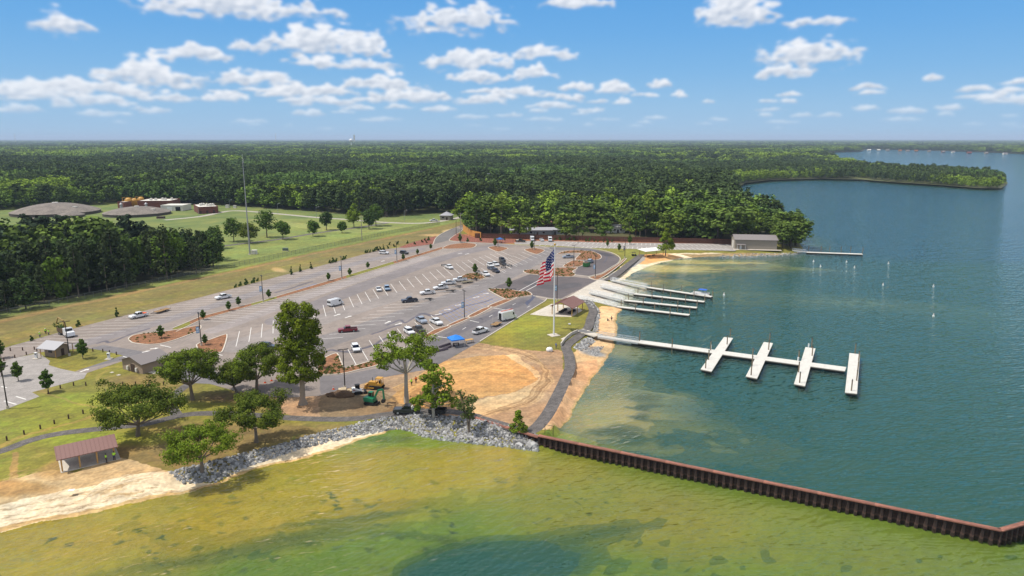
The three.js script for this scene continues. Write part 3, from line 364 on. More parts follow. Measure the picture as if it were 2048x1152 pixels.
const lot = thing('car_park', V(0, 0, 0)); tag(lot, 'large grey asphalt car park with white stall lines', 'car park', null, 'structure');
const lotMat = new THREE.MeshStandardMaterial({ map: lotTex, roughness: 0.92, bumpMap: bumpRep(40), bumpScale: 0.03 });
const lotPts = px([[-70, 722], [15, 694], [110, 667], [250, 631], [400, 595], [550, 555], [640, 532], [760, 500], [800, 495], [862, 489], [868, 478], [880, 468], [905, 457], [922, 450], [930, 452], [922, 462], [906, 472], [900, 481], [940, 484], [1000, 487], [1100, 494], [1180, 497], [1222, 505], [1240, 516], [1237, 525.5], [1222, 535], [1201, 548], [1177, 554], [1196, 559.8], [1127, 599], [1094, 598], [1089, 603], [1075, 612], [1040, 634], [960, 684], [935, 697], [905, 714], [860, 738], [760, 756], [700, 776], [640, 792], [560, 796], [470, 782], [420, 768], [380, 766], [345, 748], [310, 738], [262, 717], [174, 746], [150, 743], [246, 711], [205, 701], [176, 697], [120, 700], [70, 706], [30, 716], [-60, 740]]);
part('asphalt', uvRect(flatPoly(lotPts, Y1, 0.14), LX0, LZ0, LX1, LZ1), lotMat, lot);
const forecourtPts = px([[-140, 745], [0, 724], [29, 716], [64, 709], [78, 706], [100, 722], [97, 730], [121, 737.6], [150, 743.5], [174, 746], [168, 757], [64, 784.5], [79, 793], [16, 817], [0, 822], [-140, 860]]);
tag(top('forecourt', flatPoly(forecourtPts, LAND + 0.022, 0.14), MAT.drive), 'pale concrete forecourt beside the kiosk', 'pavement', null, 'structure');
// raised planting islands: kerb ring and bed
function island(label, list, mat, smooth = 4, y = Y1) {
  const pts = smooth ? roundPoly(px(list), smooth) : px(list), g = thing('planting_island', V(0, 0, 0));
  tag(g, label, 'planting bed', null, 'structure');
  const inn = inset(pts, 0.32), s = new THREE.Shape(pts.map((p) => new THREE.Vector2(p.x, -p.z))); s.holes.push(new THREE.Path(inn.map((p) => new THREE.Vector2(p.x, -p.z))));
  const k = new THREE.ExtrudeGeometry(s, { depth: 0.15, bevelEnabled: false }); k.rotateX(-Math.PI / 2); k.translate(0, y, 0);
  part('kerb', k, MAT.kerb, g); part('bed', flatPoly(inn, y + 0.12, 0.1), mat, g);
  return inn;
}
const beds = [
  ['mulched end island with shrubs at the entrance of the long median', [[256, 678], [266, 671], [289, 667], [345, 661], [400, 651], [398, 662], [352, 680], [322, 688], [293, 690], [264, 686]], MAT.mulch],
  ['mulched corner bed behind the broad oak', [[455, 669], [421, 679], [392, 690], [404, 706], [433, 705.5], [446, 703]], MAT.mulch],
  ['mulched corner bed behind the tall cypress', [[675, 707], [652, 714], [637, 726], [634, 748], [664, 750], [689, 747.5], [720, 740], [756, 731], [775, 713], [742, 722], [700, 734], [688, 734]], MAT.mulch],
  ['mulch strip beside the blue canopy tent', [[846, 674], [868, 660], [892, 653], [902, 654], [860, 674]], MAT.mulch],
  ['mulch strip below the tall lamp post', [[894, 651], [926, 637], [941, 636.5], [905, 652]], MAT.mulch],
  ['mulch strip beside the blue hatched bays', [[935, 633], [966, 617], [985, 614.5], [949, 634]], MAT.mulch],
  ['narrow mulch strip by the boat ramp approach', [[975, 613], [1006, 600], [1034, 596], [992, 614]], MAT.mulch],
  ['teardrop mulch island at the boat ramp approach', [[976, 579], [1013, 578], [1036, 582], [1058, 584], [1065, 590], [1052, 593], [1034, 595.5], [1011, 599]], MAT.mulch],
  ['small mulch island among the parked trailers', [[922, 553], [937, 547], [958, 547], [971, 556], [951, 561], [927, 559]], MAT.mulch],
  ['first of the diamond mulch islands on the back aisle', [[975.6, 495.4], [993, 492.5], [1017, 497], [996, 504]], MAT.mulch],
  ['second diamond mulch island on the back aisle', [[1048, 500], [1069, 496], [1090, 501], [1073, 509]], MAT.mulch],
  ['curved mulch island at the head of the loop road', [[1112, 509], [1132, 502], [1155, 501], [1185, 503], [1201, 510], [1203, 516], [1194, 520], [1150, 520], [1160, 507], [1135, 507]], MAT.mulch],
  ['mulch island beside the green skip', [[1125, 533.5], [1144, 521.5], [1167, 522.5], [1168, 529], [1157, 534]], MAT.mulch],
  ['long mulch island opposite the boat ramp', [[1112, 536], [1155, 535.5], [1146, 543], [1151, 550], [1141, 554], [1097, 552], [1057, 548], [1046, 543], [1056, 539.5], [1081, 540]], MAT.mulch],
  ['mulch verge along the outside of the loop road', [[1178, 555], [1202, 549], [1224, 536], [1239, 526], [1246, 519], [1254, 517], [1243, 528], [1224, 543], [1206, 555], [1192, 561]], MAT.mulch],
  ['flared mulch end of the long median', [[884, 497], [898, 490], [930, 486], [950, 488], [953, 491], [944, 496], [900, 498]], MAT.mulch],
].map(([l, p, m]) => island(l, p, m));
// beds without kerbs: the red ones by the entrance and by the wooden fence
for (const [l, p] of [['red mulch bed beside the entrance road', [[797, 495], [822, 486], [845, 479], [872, 472], [866, 488], [810, 496]]], ['red mulch bed in front of the orange hoarding', [[898, 480], [906, 472], [914, 466], [947, 475], [1029, 479], [1029, 485], [1000, 486.5], [940, 483.5]]]])
  tag(top('planting_bed', flatPoly(px(p), LAND + 0.05, 0.1), MAT.redMulch), l, 'planting bed', null, 'structure');
// the long median: kerbs with alternating turf and mulch
{
  const g = thing('median_strip', V(0, 0, 0)); tag(g, 'long narrow median of turf and mulch between two aisles', 'median', null, 'structure');
  const A = px([[345, 657], [400, 634], [525, 601.5], [640, 567], [792, 521.5], [884, 494]]), B = px([[352, 664], [400, 641], [527, 605.5], [642, 573], [796, 526], [888, 497.5]]);
  const bands = [0, 0.6, 1.0, 1.8, 2.22, 2.95, 3.3, 3.95, 4.35, 5], kinds = 'tmmtmmtmm';
  const on = (L, t) => { const i = Math.min(L.length - 2, Math.floor(t)), f = t - i; return L[i].clone().lerp(L[i + 1], f); };
  for (let k = 0; k < bands.length - 1; k++) { const a = [], b = []; for (let q = 0; q <= 4; q++) { const t = lerp(bands[k], bands[k + 1], q / 4); a.push(on(A, t)); b.unshift(on(B, t)); } const in1 = (p, o) => p.clone().lerp(o, 0.09); part(kinds[k] === 't' ? 'turf' : 'mulch', flatPoly([...a.map((p, i) => in1(p, b[4 - i])), ...b.map((p, i) => in1(p, a[4 - i]))], Y1 + 0.11, 0.1), kinds[k] === 't' ? MAT.turf : MAT.mulch, g); }
  for (const [L, o] of [[A, 0.12], [B, -0.12]]) for (let k = 0; k < L.length - 1; k++) part('kerb', beam(L[k].clone().setY(Y1 + 0.07), L[k + 1].clone().setY(Y1 + 0.07), 0.26, 0.15), MAT.kerb, g);
}
// kerbs along the lot's outer edges
{
  const g = thing('kerb', V(0, 0, 0)); tag(g, 'concrete kerb along the lower road and loop road', 'kerb', null, 'structure');
  for (const l of [[[1094, 597.5], [1089, 603], [1075, 611.5], [1040, 633], [1000, 658], [960, 683]], [[1100, 494], [1180, 497], [1222, 505], [1240, 516], [1237, 525.5], [1222, 535], [1201, 548], [1177, 554], [1194, 560]], [[1066, 592], [1100, 598], [1127, 599]], [[846, 676], [775, 714]], [[866, 489], [871, 477], [884, 467], [905, 457]], [[928, 455], [922, 463], [906, 473], [900, 482], [940, 485], [1000, 488], [1100, 494]], [[1150, 551], [1176, 553]]]) { const L = smoothLine(px(l), 3); for (let k = 0; k < L.length - 1; k++) part('kerb_stone', beam(L[k].clone().setY(Y1 + 0.06), L[k + 1].clone().setY(Y1 + 0.06), 0.3, 0.16), MAT.kerb, g); }
}
// stall lines, each a painted strip: rows given by their first and last line, spaced evenly on the ground
const stripe = new THREE.BoxGeometry(1, 0.006, 1); let nLines = 0; const lateLines = [];
function paintLine(a, b, w = 0.15, mat = MAT.paint, y = Y1 + 0.005) { if (nLines++ >= 296) { lateLines.push(beam(a.clone().setY(y), b.clone().setY(y), w, 0.006)); return; } const m = part(mat === MAT.blue ? 'hatch_line' : 'stall_line', stripe, mat, lot); m.position.set((a.x + b.x) / 2, y, (a.z + b.z) / 2); m.scale.set(a.distanceTo(b), 1, w); m.rotation.y = yawOf(a, b); }
function row([a0, a1], [b0, b1], n, w) { const A0 = at(...a0), A1 = at(...a1), B0 = at(...b0), B1 = at(...b1); for (let k = 0; k < n; k++) { const t = k / (n - 1); paintLine(A0.clone().lerp(B0, t), A1.clone().lerp(B1, t), w); } }
row([[479, 662.5], [472, 693]], [[546.5, 641], [546, 667]], 4, 0.17); row([[569, 634], [570, 658]], [[625, 617], [629, 639]], 3, 0.17);
row([[646, 610], [652, 633]], [[730, 584], [741, 603]], 6, 0.17); row([[746, 579], [757, 597]], [[900, 531], [919, 547]], 11, 0.17); row([[912, 527], [931, 542]], [[1000, 502], [1026, 514]], 9, 0.16);
row([[640, 678], [686, 675]], [[780, 609], [859, 606]], 10, 0.17); row([[796, 604], [870, 601]], [[868, 578], [950, 574]], 5, 0.16); row([[880, 574], [958, 571]], [[925, 560], [985, 557]], 3, 0.15);
row([[696, 699], [713.5, 732]], [[758, 672], [778, 700]], 4, 0.17); row([[776, 665], [790, 684]], [[861.6, 630.5], [886, 652]], 6, 0.17);
row([[437, 630], [508, 633]], [[880, 499], [925, 499]], 46, 0.13);
row([[400, 641], [470, 645]], [[426, 633], [497, 636]], 3, 0.13);
row([[22, 693], [150, 690]], [[390, 600], [490, 598]], 17, 0.13); row([[408, 595], [506, 593]], [[760, 503], [835, 503]], 24, 0.12);
row([[962, 536], [988, 553]], [[1078, 491], [1110, 502]], 13, 0.14); row([[985, 531], [1010, 546]], [[1010, 516], [1035, 530]], 3, 0.14);
row([[1062, 534], [1122, 532]], [[1096, 510], [1158, 508]], 9, 0.14); row([[1070, 489], [1066, 492.5]], [[1150, 489.5], [1147, 493]], 8, 0.14);
for (const l of [[[1034, 584], [1094, 552]], [[1046, 585], [1106, 553]]]) paintLine(at(...l[0]), at(...l[1]), 0.3);
// blue hatched bays
{ const A0 = at(878, 624), A1 = at(903, 645), B0 = at(968, 581), B1 = at(1000, 598); for (let k = 0; k <= 15; k++) { const t = k / 15; paintLine(A0.clone().lerp(B0, t), A1.clone().lerp(B1, t), 0.16, MAT.blue); } for (let k = 0; k < 6; k++) { const t = k / 5; paintLine(A0.clone().lerp(A1, t), B0.clone().lerp(B1, t), 0.16, MAT.blue, Y1 + 0.009); } }
// arrows and dashes
for (const [u, v, u2, v2] of [[668, 632, 677, 629], [690, 636, 699, 633], [770, 647, 778, 643.5], [790, 650, 800, 647], [870, 630, 880, 628], [888, 620, 898, 619], [910, 611, 919, 610], [946, 596, 955, 594], [966, 588, 974, 587], [916, 508, 922, 506.5], [930, 509, 936, 507.5], [762, 523.5, 767, 522], [778, 525.5, 783, 524], [284, 705, 293, 703], [300, 698, 310, 697], [160, 744, 172, 740]]) {
  const a = at(u, v), b = at(u2, v2); paintLine(a, b, 0.5); const d = b.clone().sub(a).normalize(); const s = V(-d.z, 0, d.x), tip = b.clone().add(d.clone().multiplyScalar(1)), g = flatPoly([b.clone().add(s.clone().multiplyScalar(0.75)), tip, b.clone().add(s.clone().multiplyScalar(-0.75))], Y1 + 0.008); part('arrow_head', g, MAT.paint, lot);
}
for (const [a, b] of [[[925, 659], [932, 655]], [[978, 634], [985, 630]], [[1025, 610], [1031, 607]], [[1003, 643], [1008, 640]], [[1054, 615], [1060, 612]]]) paintLine(at(...a), at(...b), 0.2);
for (const [a, b] of [[[860, 671], [895, 676]], [[940, 641], [958, 645]], [[987, 616], [1010, 620]], [[246, 713], [262, 717]], [[320, 690], [342, 695]], [[432, 708], [445, 711]], [[3, 773], [14, 776]], [[32, 793], [52, 799]], [[8, 802], [33, 809]]]) paintLine(at(...a), at(...b), 0.3);
// far car park behind the turf, in front of the wooden fence
const farLot = thing('far_car_park', V(0, 0, 0)); tag(farLot, 'narrow car park strip in front of the wooden fence', 'car park', null, 'structure');
part('asphalt', flatPoly(px([[1028, 485], [1060, 481.5], [1130, 482.5], [1200, 485], [1300, 486], [1400, 487], [1468, 489], [1480, 496], [1470, 502], [1440, 501], [1300, 498.5], [1180, 496], [1100, 491], [1030, 488.5]]), LAND + 0.024, 0.12), MAT.drive, farLot);
{ const F = [[[1136, 485.5], [1130, 488]], [[1252, 487.5], [1249, 490.5]]]; const tick = (a, b, n) => { for (let k = 0; k < n; k++) { const t = k / (n - 1), p = at(...F[0][0]).lerp(at(...F[1][0]), t); } };
  const rowF = (a0, a1, b0, b1, n) => { const A0 = at(...a0), A1 = at(...a1), B0 = at(...b0), B1 = at(...b1); for (let k = 0; k < n; k++) { const t = k / (n - 1), a = A0.clone().lerp(B0, t), b = A1.clone().lerp(B1, t), m = part('stall_line', stripe, MAT.paint, farLot); m.position.set((a.x + b.x) / 2, LAND + 0.03, (a.z + b.z) / 2); m.scale.set(a.distanceTo(b), 1, 0.22); m.rotation.y = yawOf(a, b); } };
  rowF([1138, 484.5], [1131, 488], [1318, 487], [1319, 491], 22); rowF([1168, 492.5], [1162, 496], [1320, 494.5], [1321, 498.5], 18); rowF([1340, 487.5], [1348, 491.5], [1462, 489.5], [1472, 493.5], 14); rowF([1345, 495], [1352, 499], [1450, 497], [1462, 501], 12); }
if (lateLines.length) { const m = part('remaining_lines', mg(lateLines), MAT.paint, lot); m.userData.kind = 'stuff'; }
// footpaths
const pathOf = (label, l, w, mat, y = LAND + 0.02) => tag(top('footpath', ribbon(smoothLine(px(l), 6), w, y, 0.1), mat), label, 'path', null, 'structure');
pathOf('dark asphalt path winding between the park oaks', [[-120, 935], [0, 903], [60, 881], [120, 867], [215, 856], [290, 848], [340, 836], [385, 828], [440, 827], [520, 831], [600, 837], [700, 838], [770, 829], [820, 824], [900, 823], [960, 834]], 2.6, MAT.tar);
pathOf('asphalt path from the toilet block to the oaks', [[355, 832], [342, 812], [346, 792], [372, 772], [395, 758]], 2.4, MAT.tar, LAND + 0.026);
pathOf('new black path from the wall to the pavilion', [[958, 836], [1000, 848], [1040, 860], [1066, 860], [1092, 833], [1112, 798], [1131, 758], [1140, 734], [1137, 708], [1133, 692], [1158, 672], [1176, 655], [1181, 638], [1186, 622], [1180, 608], [1168, 599]], (t) => t < 0.2 ? 2.8 : 2.9, MAT.tar, LAND + 0.016);
pathOf('asphalt path beside the upper beach', [[1216, 560], [1236, 546], [1258, 528], [1284, 509]], 3.4, MAT.tar, LAND + 0.016);
pathOf('grey service road across the mown field', [[330, 440], [400, 433], [440, 425], [470, 421.5], [527, 425], [634, 435], [689, 438.6], [775, 445], [850, 446], [905, 438], [925, 433]], 5, MAT.greyRoad, LAND + 0.012);
pathOf('dark farm lane between the field trees', [[400, 500], [447, 492], [504, 485], [561, 478], [634, 466], [712, 455.5], [775, 446]], 4, MAT.tar, LAND + 0.008);
tag(top('concrete_pad', flatPoly(px([[1060, 629], [1103, 608], [1150, 611], [1165, 621], [1143, 634], [1100, 633]]), LAND + 0.06, 0.2), MAT.concrete), 'white concrete pad under the arched pavilion', 'concrete pad', null, 'structure');
tag(top('concrete_pad', flatPoly(px([[1121, 678], [1134, 672], [1143, 672], [1130, 681]]), LAND + 0.05, 0.2), MAT.concrete), 'small concrete landing beside the low retaining wall', 'concrete pad', null, 'structure');
// boat ramp: four concrete lanes running down into the water
{
  const g = thing('boat_ramp', V(0, 0, 0)); tag(g, 'wide pale concrete boat ramp sloping into the lake', 'boat ramp', null, 'structure');
  const A = RAMP.a, B = RAMP.b, dir = rampDir;
  for (let k = 0; k < 4; k++) { const p = A.clone().lerp(B, (k + 0.012) / 4), q = A.clone().lerp(B, (k + 0.988) / 4), L = 26, pos = [], top0 = LAND + 0.045, y1 = -1.6, P2 = p.clone().add(dir.clone().multiplyScalar(L)), Q2 = q.clone().add(dir.clone().multiplyScalar(L));
    const s = new THREE.BufferGeometry(), v = [[p, top0], [q, top0], [Q2, y1], [P2, y1]]; for (const dy of [0, -0.25]) for (const [w, y] of v) pos.push(w.x, y + dy, w.z);
    s.setAttribute('position', new THREE.Float32BufferAttribute(pos, 3)); s.setIndex([0, 2, 1, 0, 3, 2, 4, 5, 6, 4, 6, 7, 0, 1, 5, 0, 5, 4, 1, 2, 6, 1, 6, 5, 2, 3, 7, 2, 7, 6, 3, 0, 4, 3, 4, 7]); s.setAttribute('uv', new THREE.Float32BufferAttribute(pos.flatMap((_, i) => i % 3 ? [] : [pos[i], pos[i + 2]]), 2)); const f = s.toNonIndexed(); f.computeVertexNormals(); part('ramp_lane', f, MAT.concrete, g); }
}

// ---------------------------------------------------------------- trees
function limb(pts, radii, n = 6) {                                    // tapered tube through points
  const pos = [], idx = [], nor = [], up = V(0, 1, 0);
  pts.forEach((p, k) => { const d = (pts[k + 1] ?? p).clone().sub(pts[k - 1] ?? p).normalize(), s = V(1, 0, 0.3).cross(d).normalize(), t = d.clone().cross(s); for (let i = 0; i < n; i++) { const a = i / n * 6.28318, o = s.clone().multiplyScalar(Math.cos(a)).add(t.clone().multiplyScalar(Math.sin(a))); nor.push(o.x, o.y, o.z); pos.push(p.x + o.x * radii[k], p.y + o.y * radii[k], p.z + o.z * radii[k]); } if (k) for (let i = 0; i < n; i++) { const a = (k - 1) * n + i, b = (k - 1) * n + (i + 1) % n, c = a + n, e = b + n; idx.push(a, b, c, b, e, c); } });
  const g = new THREE.BufferGeometry(); g.setAttribute('position', new THREE.Float32BufferAttribute(pos, 3)); g.setAttribute('normal', new THREE.Float32BufferAttribute(nor, 3)); g.setAttribute('uv', new THREE.Float32BufferAttribute(new Float32Array(pos.length / 3 * 2), 2)); g.setIndex(idx); return g;
}
// leaves: small faces scattered through puffs; each puff [x, y, z, radius, flatness]; colour differs leaf by leaf
function leaves(puffs, per, size, tints, centre, drop = 0) {
  const n = puffs.length * per, pos = new Float32Array(n * 18), nor = new Float32Array(n * 18), col = new Float32Array(n * 18); let o = 0;
  for (const [X, Y, Z, R, fl = 0.75] of puffs) {
    const base = pick(tints);
    for (let k = 0; k < per; k++) {
      let dx, dy, dz, l; do { dx = rr(-1, 1); dy = rr(-1, 1); dz = rr(-1, 1); l = dx * dx + dy * dy + dz * dz; } while (l > 1 || l < 0.05);
      const sh = Math.pow(l, -0.22); dx *= sh; dy *= sh; dz *= sh;
      const cx = X + dx * R, cy = Y + dy * R * fl - (drop ? rnd() * drop * R : 0), cz = Z + dz * R, s = size * rr(0.6, 1.3);
      const nx = dx + rr(-0.7, 0.7) + (X - centre.x) * 0.05, ny = dy + rr(-0.5, 0.8) + 0.35, nz = dz + rr(-0.7, 0.7) + (Z - centre.z) * 0.05, nl = Math.hypot(nx, ny, nz) || 1;
      const N = [nx / nl, ny / nl, nz / nl]; let ax = rr(-1, 1), ay = rr(-1, 1), az = rr(-1, 1); const dt = ax * N[0] + ay * N[1] + az * N[2]; ax -= dt * N[0]; ay -= dt * N[1]; az -= dt * N[2]; const al = Math.hypot(ax, ay, az) || 1; ax *= s / al; ay *= s / al; az *= s / al;
      const bx_ = (N[1] * az - N[2] * ay) * 0.75, by = (N[2] * ax - N[0] * az) * 0.75, bz = (N[0] * ay - N[1] * ax) * 0.75;
      const q = [[-ax, -ay, -az], [ax, ay, az], [bx_, by, bz], [-ax, -ay, -az], [-bx_, -by, -bz], [ax, ay, az]], f = rr(0.72, 1.28);
      for (const [a, b, c] of q) { pos[o] = cx + a; pos[o + 1] = cy + b; pos[o + 2] = cz + c; nor[o] = N[0]; nor[o + 1] = N[1]; nor[o + 2] = N[2]; col[o] = base[0] * f; col[o + 1] = base[1] * f; col[o + 2] = base[2] * f; o += 3; }
    }
  }
  const g = new THREE.BufferGeometry(); g.setAttribute('position', new THREE.BufferAttribute(pos, 3)); g.setAttribute('normal', new THREE.BufferAttribute(nor, 3)); g.setAttribute('color', new THREE.BufferAttribute(col, 3)); return g;
}
const leafMat = new THREE.MeshPhysicalMaterial({ color: 0xffffff, vertexColors: true, roughness: 0.9, specularIntensity: 0.25, side: THREE.DoubleSide, transmission: 0.22, thickness: 0, ior: 1.3 });
leafMat.roughness = 1;
const barkMat = M(lin(0.17, 0.135, 0.105), 0.95), paleBark = M(lin(0.36, 0.33, 0.28), 0.9), darkBark = M(lin(0.08, 0.065, 0.05), 0.95);
const GREEN = { oak: [[0.1, 0.135, 0.016], [0.085, 0.12, 0.015], [0.12, 0.15, 0.018], [0.072, 0.105, 0.014]], bright: [[0.14, 0.2, 0.015], [0.12, 0.18, 0.014], [0.155, 0.21, 0.018]], cypress: [[0.125, 0.165, 0.01], [0.105, 0.14, 0.009], [0.145, 0.18, 0.012]], pine: [[0.042, 0.066, 0.024], [0.05, 0.074, 0.026], [0.036, 0.058, 0.022]], broad: [[0.075, 0.13, 0.018], [0.085, 0.145, 0.02], [0.065, 0.112, 0.018]], dark: [[0.05, 0.088, 0.02], [0.058, 0.1, 0.022]] };
function spread(h0, H, R, n, lean = 0) {                               // oak-like scaffold: wood geometry and crown puffs
  const wood = [], tips = [], r0 = 0.02 * H + 0.016 * R, fork = V(lean, h0, lean * 0.4);
  wood.push(limb([V(0, -0.2, 0), V(lean * 0.3, h0 * 0.5, 0), fork], [r0 * 1.5, r0 * 1.05, r0 * 0.9], 8));
  for (let k = 0; k < n; k++) {
    const a = k / n * 6.283 + rr(-0.3, 0.3), reach = R * rr(0.55, 0.95), rise = (H - h0) * rr(0.3, 0.72), m = V(fork.x + Math.cos(a) * reach * 0.45, h0 + rise * 0.4, fork.z + Math.sin(a) * reach * 0.45), e = V(fork.x + Math.cos(a) * reach, h0 + rise, fork.z + Math.sin(a) * reach);
    wood.push(limb([fork, m, e], [r0 * 0.6, r0 * 0.38, r0 * 0.1]));
    for (let q = 0; q < 6; q++) { const t = rr(0.3, 1), b = a + rr(-0.9, 0.9), s = m.clone().lerp(e, t * t), w = V(s.x + Math.cos(b) * reach * 0.34, s.y + rr(0.05, 0.4) * (H - h0), s.z + Math.sin(b) * reach * 0.34); wood.push(limb([s, s.clone().lerp(w, 0.5).add(V(0, 0.2, 0)), w], [r0 * 0.22, r0 * 0.14, r0 * 0.05], 5)); tips.push(w); }
    tips.push(e, m.clone().lerp(e, 0.6).add(V(0, rr(0.4, 1.4), 0)));
  }
  wood.push(limb([fork, V(fork.x, lerp(h0, H, 0.5), fork.z), V(fork.x + 0.2, H * 0.9, fork.z)], [r0 * 0.6, r0 * 0.3, r0 * 0.08]));
  for (let k = 0; k < n; k++) tips.push(V(fork.x + rr(-0.45, 0.45) * R, H - rr(0.04, 0.24) * (H - h0), fork.z + rr(-0.45, 0.45) * R));
  return { wood: mg(wood), tips, centre: V(fork.x, (h0 + H) / 2, fork.z) };
}
function tree(name, label, group, p, build, mats = [barkMat, leafMat]) { const t = thing(name, p); tag(t, label, 'tree', group); const { wood, crown } = build; part('trunk', wood, mats[0], t); part('crown', crown, mats[1], t); return t; }
function oak(h0, H, R, n, per, tints = GREEN.oak, lean = 0, pr = 0.24, size = 0.34) { const s = spread(h0, H, R, n, lean), puffs = s.tips.flatMap((p) => [0, 1, 2].map((k) => [p.x + (k ? rr(-1, 1) * R * 0.13 : 0), p.y + (k ? rr(-0.6, 0.7) : 0), p.z + (k ? rr(-1, 1) * R * 0.13 : 0), R * pr * (k ? 0.6 : 0.8) * rr(0.7, 1.25), 0.66])); for (let k = 0; k < 70; k++) { const a = rr(0, 6.283), e = Math.asin(rr(-0.12, 1)), c = Math.cos(e) * rr(0.62, 0.95), jag = 0.82 + 0.3 * noise(a * 2.2 + H, e * 3 + R); puffs.push([s.centre.x + Math.cos(a) * c * R * 0.86 * jag, lerp(h0, H, 0.42) + Math.sin(e) * (H - h0) * 0.5 * jag, s.centre.z + Math.sin(a) * c * R * 0.86 * jag, R * rr(0.09, 0.16), 0.7]); } return { wood: s.wood, crown: leaves(puffs, Math.round(per * 0.9), size * 0.56, tints, s.centre) }; }
const basePt = (u, v) => { const p = at(u, v); return p; };
seed = 5150;
tree('live_oak', 'broad spreading live oak beside the footpath and long pavilion', null, basePt(276, 872), oak(2.5, 10.2, 8.5, 8, 62, GREEN.oak, 0.4));
tree('live_oak', 'low forked live oak standing at the stone revetment', null, basePt(404, 942), oak(2.4, 8.2, 6.2, 6, 58, GREEN.bright, 0.2, 0.25, 0.3));
tree('live_oak', 'dark oak with a mulch ring between footpath and beach', null, basePt(513, 885), oak(3, 9.8, 6.2, 7, 64, GREEN.oak, 0, 0.26, 0.32));
tree('live_oak', 'dense oak beside the toilet block', null, basePt(385, 800), oak(3.6, 12, 6.6, 8, 70, [...GREEN.oak, ...GREEN.bright], -0.2, 0.26, 0.34));
tree('live_oak', 'forked oak shading the traffic cones', null, basePt(514, 783), oak(3, 11.2, 7.2, 7, 66, [...GREEN.oak, ...GREEN.bright.slice(0, 1)], 0.2, 0.25, 0.34));
tree('live_oak', 'drooping grey-green oak in front of the asphalt by the forked oak', null, basePt(474, 786), oak(1.6, 7, 5.4, 6, 56, GREEN.oak, -0.8, 0.28, 0.32));
{ // tall bald cypress
  const H = 24.2, wood = [limb([V(0, -0.2, 0), V(0, 1.2, 0), V(0.2, 9, 0), V(0.1, 18, 0.1), V(0.4, H * 0.95, 0)], [1.25, 0.62, 0.5, 0.32, 0.08], 9)], puffs = [];
  for (let k = 0; k < 210; k++) { const t = Math.pow(rnd(), 0.85), y = lerp(5.2, H - 1, t), R = lerp(5.4, 3.6, t) * (t > 0.9 ? 0.75 : 1) * (t < 0.12 ? 0.8 : 1), a = rr(0, 6.283), r = R * Math.sqrt(rr(0.08, 1)), x = Math.cos(a) * r + (t > 0.86 ? Math.sign(Math.cos(a)) * 0.7 : 0), z = Math.sin(a) * r; puffs.push([x, y, z, rr(0.65, 1.4), 0.8]); if (k % 4 === 0) wood.push(limb([V(0.15, y - 1.2, 0), V(x * 0.5, y - 0.5, z * 0.5), V(x, y, z)], [0.14, 0.08, 0.03], 5)); }
  tree('bald_cypress', 'tallest bald cypress towering over the car park edge', null, basePt(606, 808), { wood: mg(wood), crown: leaves(puffs, 110, 0.23, GREEN.cypress, V(0, 14, 0), 0.3) }, [M(lin(0.3, 0.25, 0.2), 0.95), leafMat]);
}
tree('sycamore_tree', 'open-crowned sycamore above the black pickup', null, basePt(813, 805), (() => { const s = spread(7, 16, 7.2, 8, 0.1), puffs = s.tips.flatMap((p) => [0, 1, 2].map(() => [p.x + rr(-0.9, 0.9), p.y + rr(-0.5, 0.9), p.z + rr(-0.9, 0.9), rr(0.6, 1.35), 0.66])); return { wood: s.wood, crown: leaves(puffs, 40, 0.22, GREEN.bright, s.centre) }; })(), [paleBark, leafMat]);
tree('sycamore_tree', 'younger leafy sycamore in front of the black dump trailer', null, basePt(867, 836), (() => { const w = [limb([V(0, -0.2, 0), V(0, 5, 0), V(0.2, 11.6, 0)], [0.36, 0.24, 0.06], 7)], puffs = []; for (let k = 0; k < 60; k++) { const y = rr(3.2, 12.4), a = rr(0, 6.28), R = lerp(5.2, 2.2, (y - 3.6) / 8.6) * rr(0.25, 1), x = Math.cos(a) * R, z = Math.sin(a) * R; puffs.push([x, y, z, rr(0.6, 1.25), 0.7]); w.push(limb([V(0.1, y - 1.3, 0), V(x, y, z)], [0.1, 0.03], 5)); } return { wood: mg(w), crown: leaves(puffs, 62, 0.3, GREEN.bright, V(0, 8, 0)) }; })(), [paleBark, leafMat]);
tree('willow_tree', 'thin multi-stemmed willow growing out of the revetment stones', null, at(938, 862, 0.9), (() => { const w = [], puffs = []; for (let k = 0; k < 5; k++) { const a = rr(0, 6.28), e = V(Math.cos(a) * rr(0.8, 3), rr(5, 8.6), Math.sin(a) * 1.8); w.push(limb([V(0, -0.4, 0), V(e.x * 0.25, e.y * 0.45, e.z * 0.25), e], [0.2, 0.11, 0.03], 6)); for (let q = 0; q < 6; q++) { const t = rr(0.3, 1); puffs.push([e.x * t + rr(-0.8, 0.8), e.y * t + rr(-0.4, 0.5), e.z * t + rr(-0.8, 0.8), rr(0.5, 0.95), 0.8]); } } return { wood: mg(w), crown: leaves(puffs, 34, 0.24, [[0.1, 0.13, 0.035], [0.085, 0.115, 0.03]], V(0, 5, 0)) }; })(), [barkMat, leafMat]);
function cone(H, R, n, per, tints, y0 = 0.12, size = 0.28) { const puffs = [], w = [limb([V(0, -0.2, 0), V(0, H * 0.95, 0)], [0.04 * H * 0.5 + 0.05, 0.03], 6)]; for (let k = 0; k < n; k++) { const t = rnd(), a = rr(0, 6.28), r = R * (1 - t * 0.82) * Math.sqrt(rnd()); puffs.push([Math.cos(a) * r, H * lerp(y0, 0.96, t), Math.sin(a) * r, R * 0.34 * (1.1 - t * 0.6), 0.8]); } return { wood: mg(w), crown: leaves(puffs, per, size, tints, V(0, H / 2, 0)) }; }
tree('young_cypress', 'bright feathery young cypress beside the rusty wall', null, at(1036, 868, 0.9), cone(5.2, 1.9, 34, 46, GREEN.bright, 0.14, 0.2));
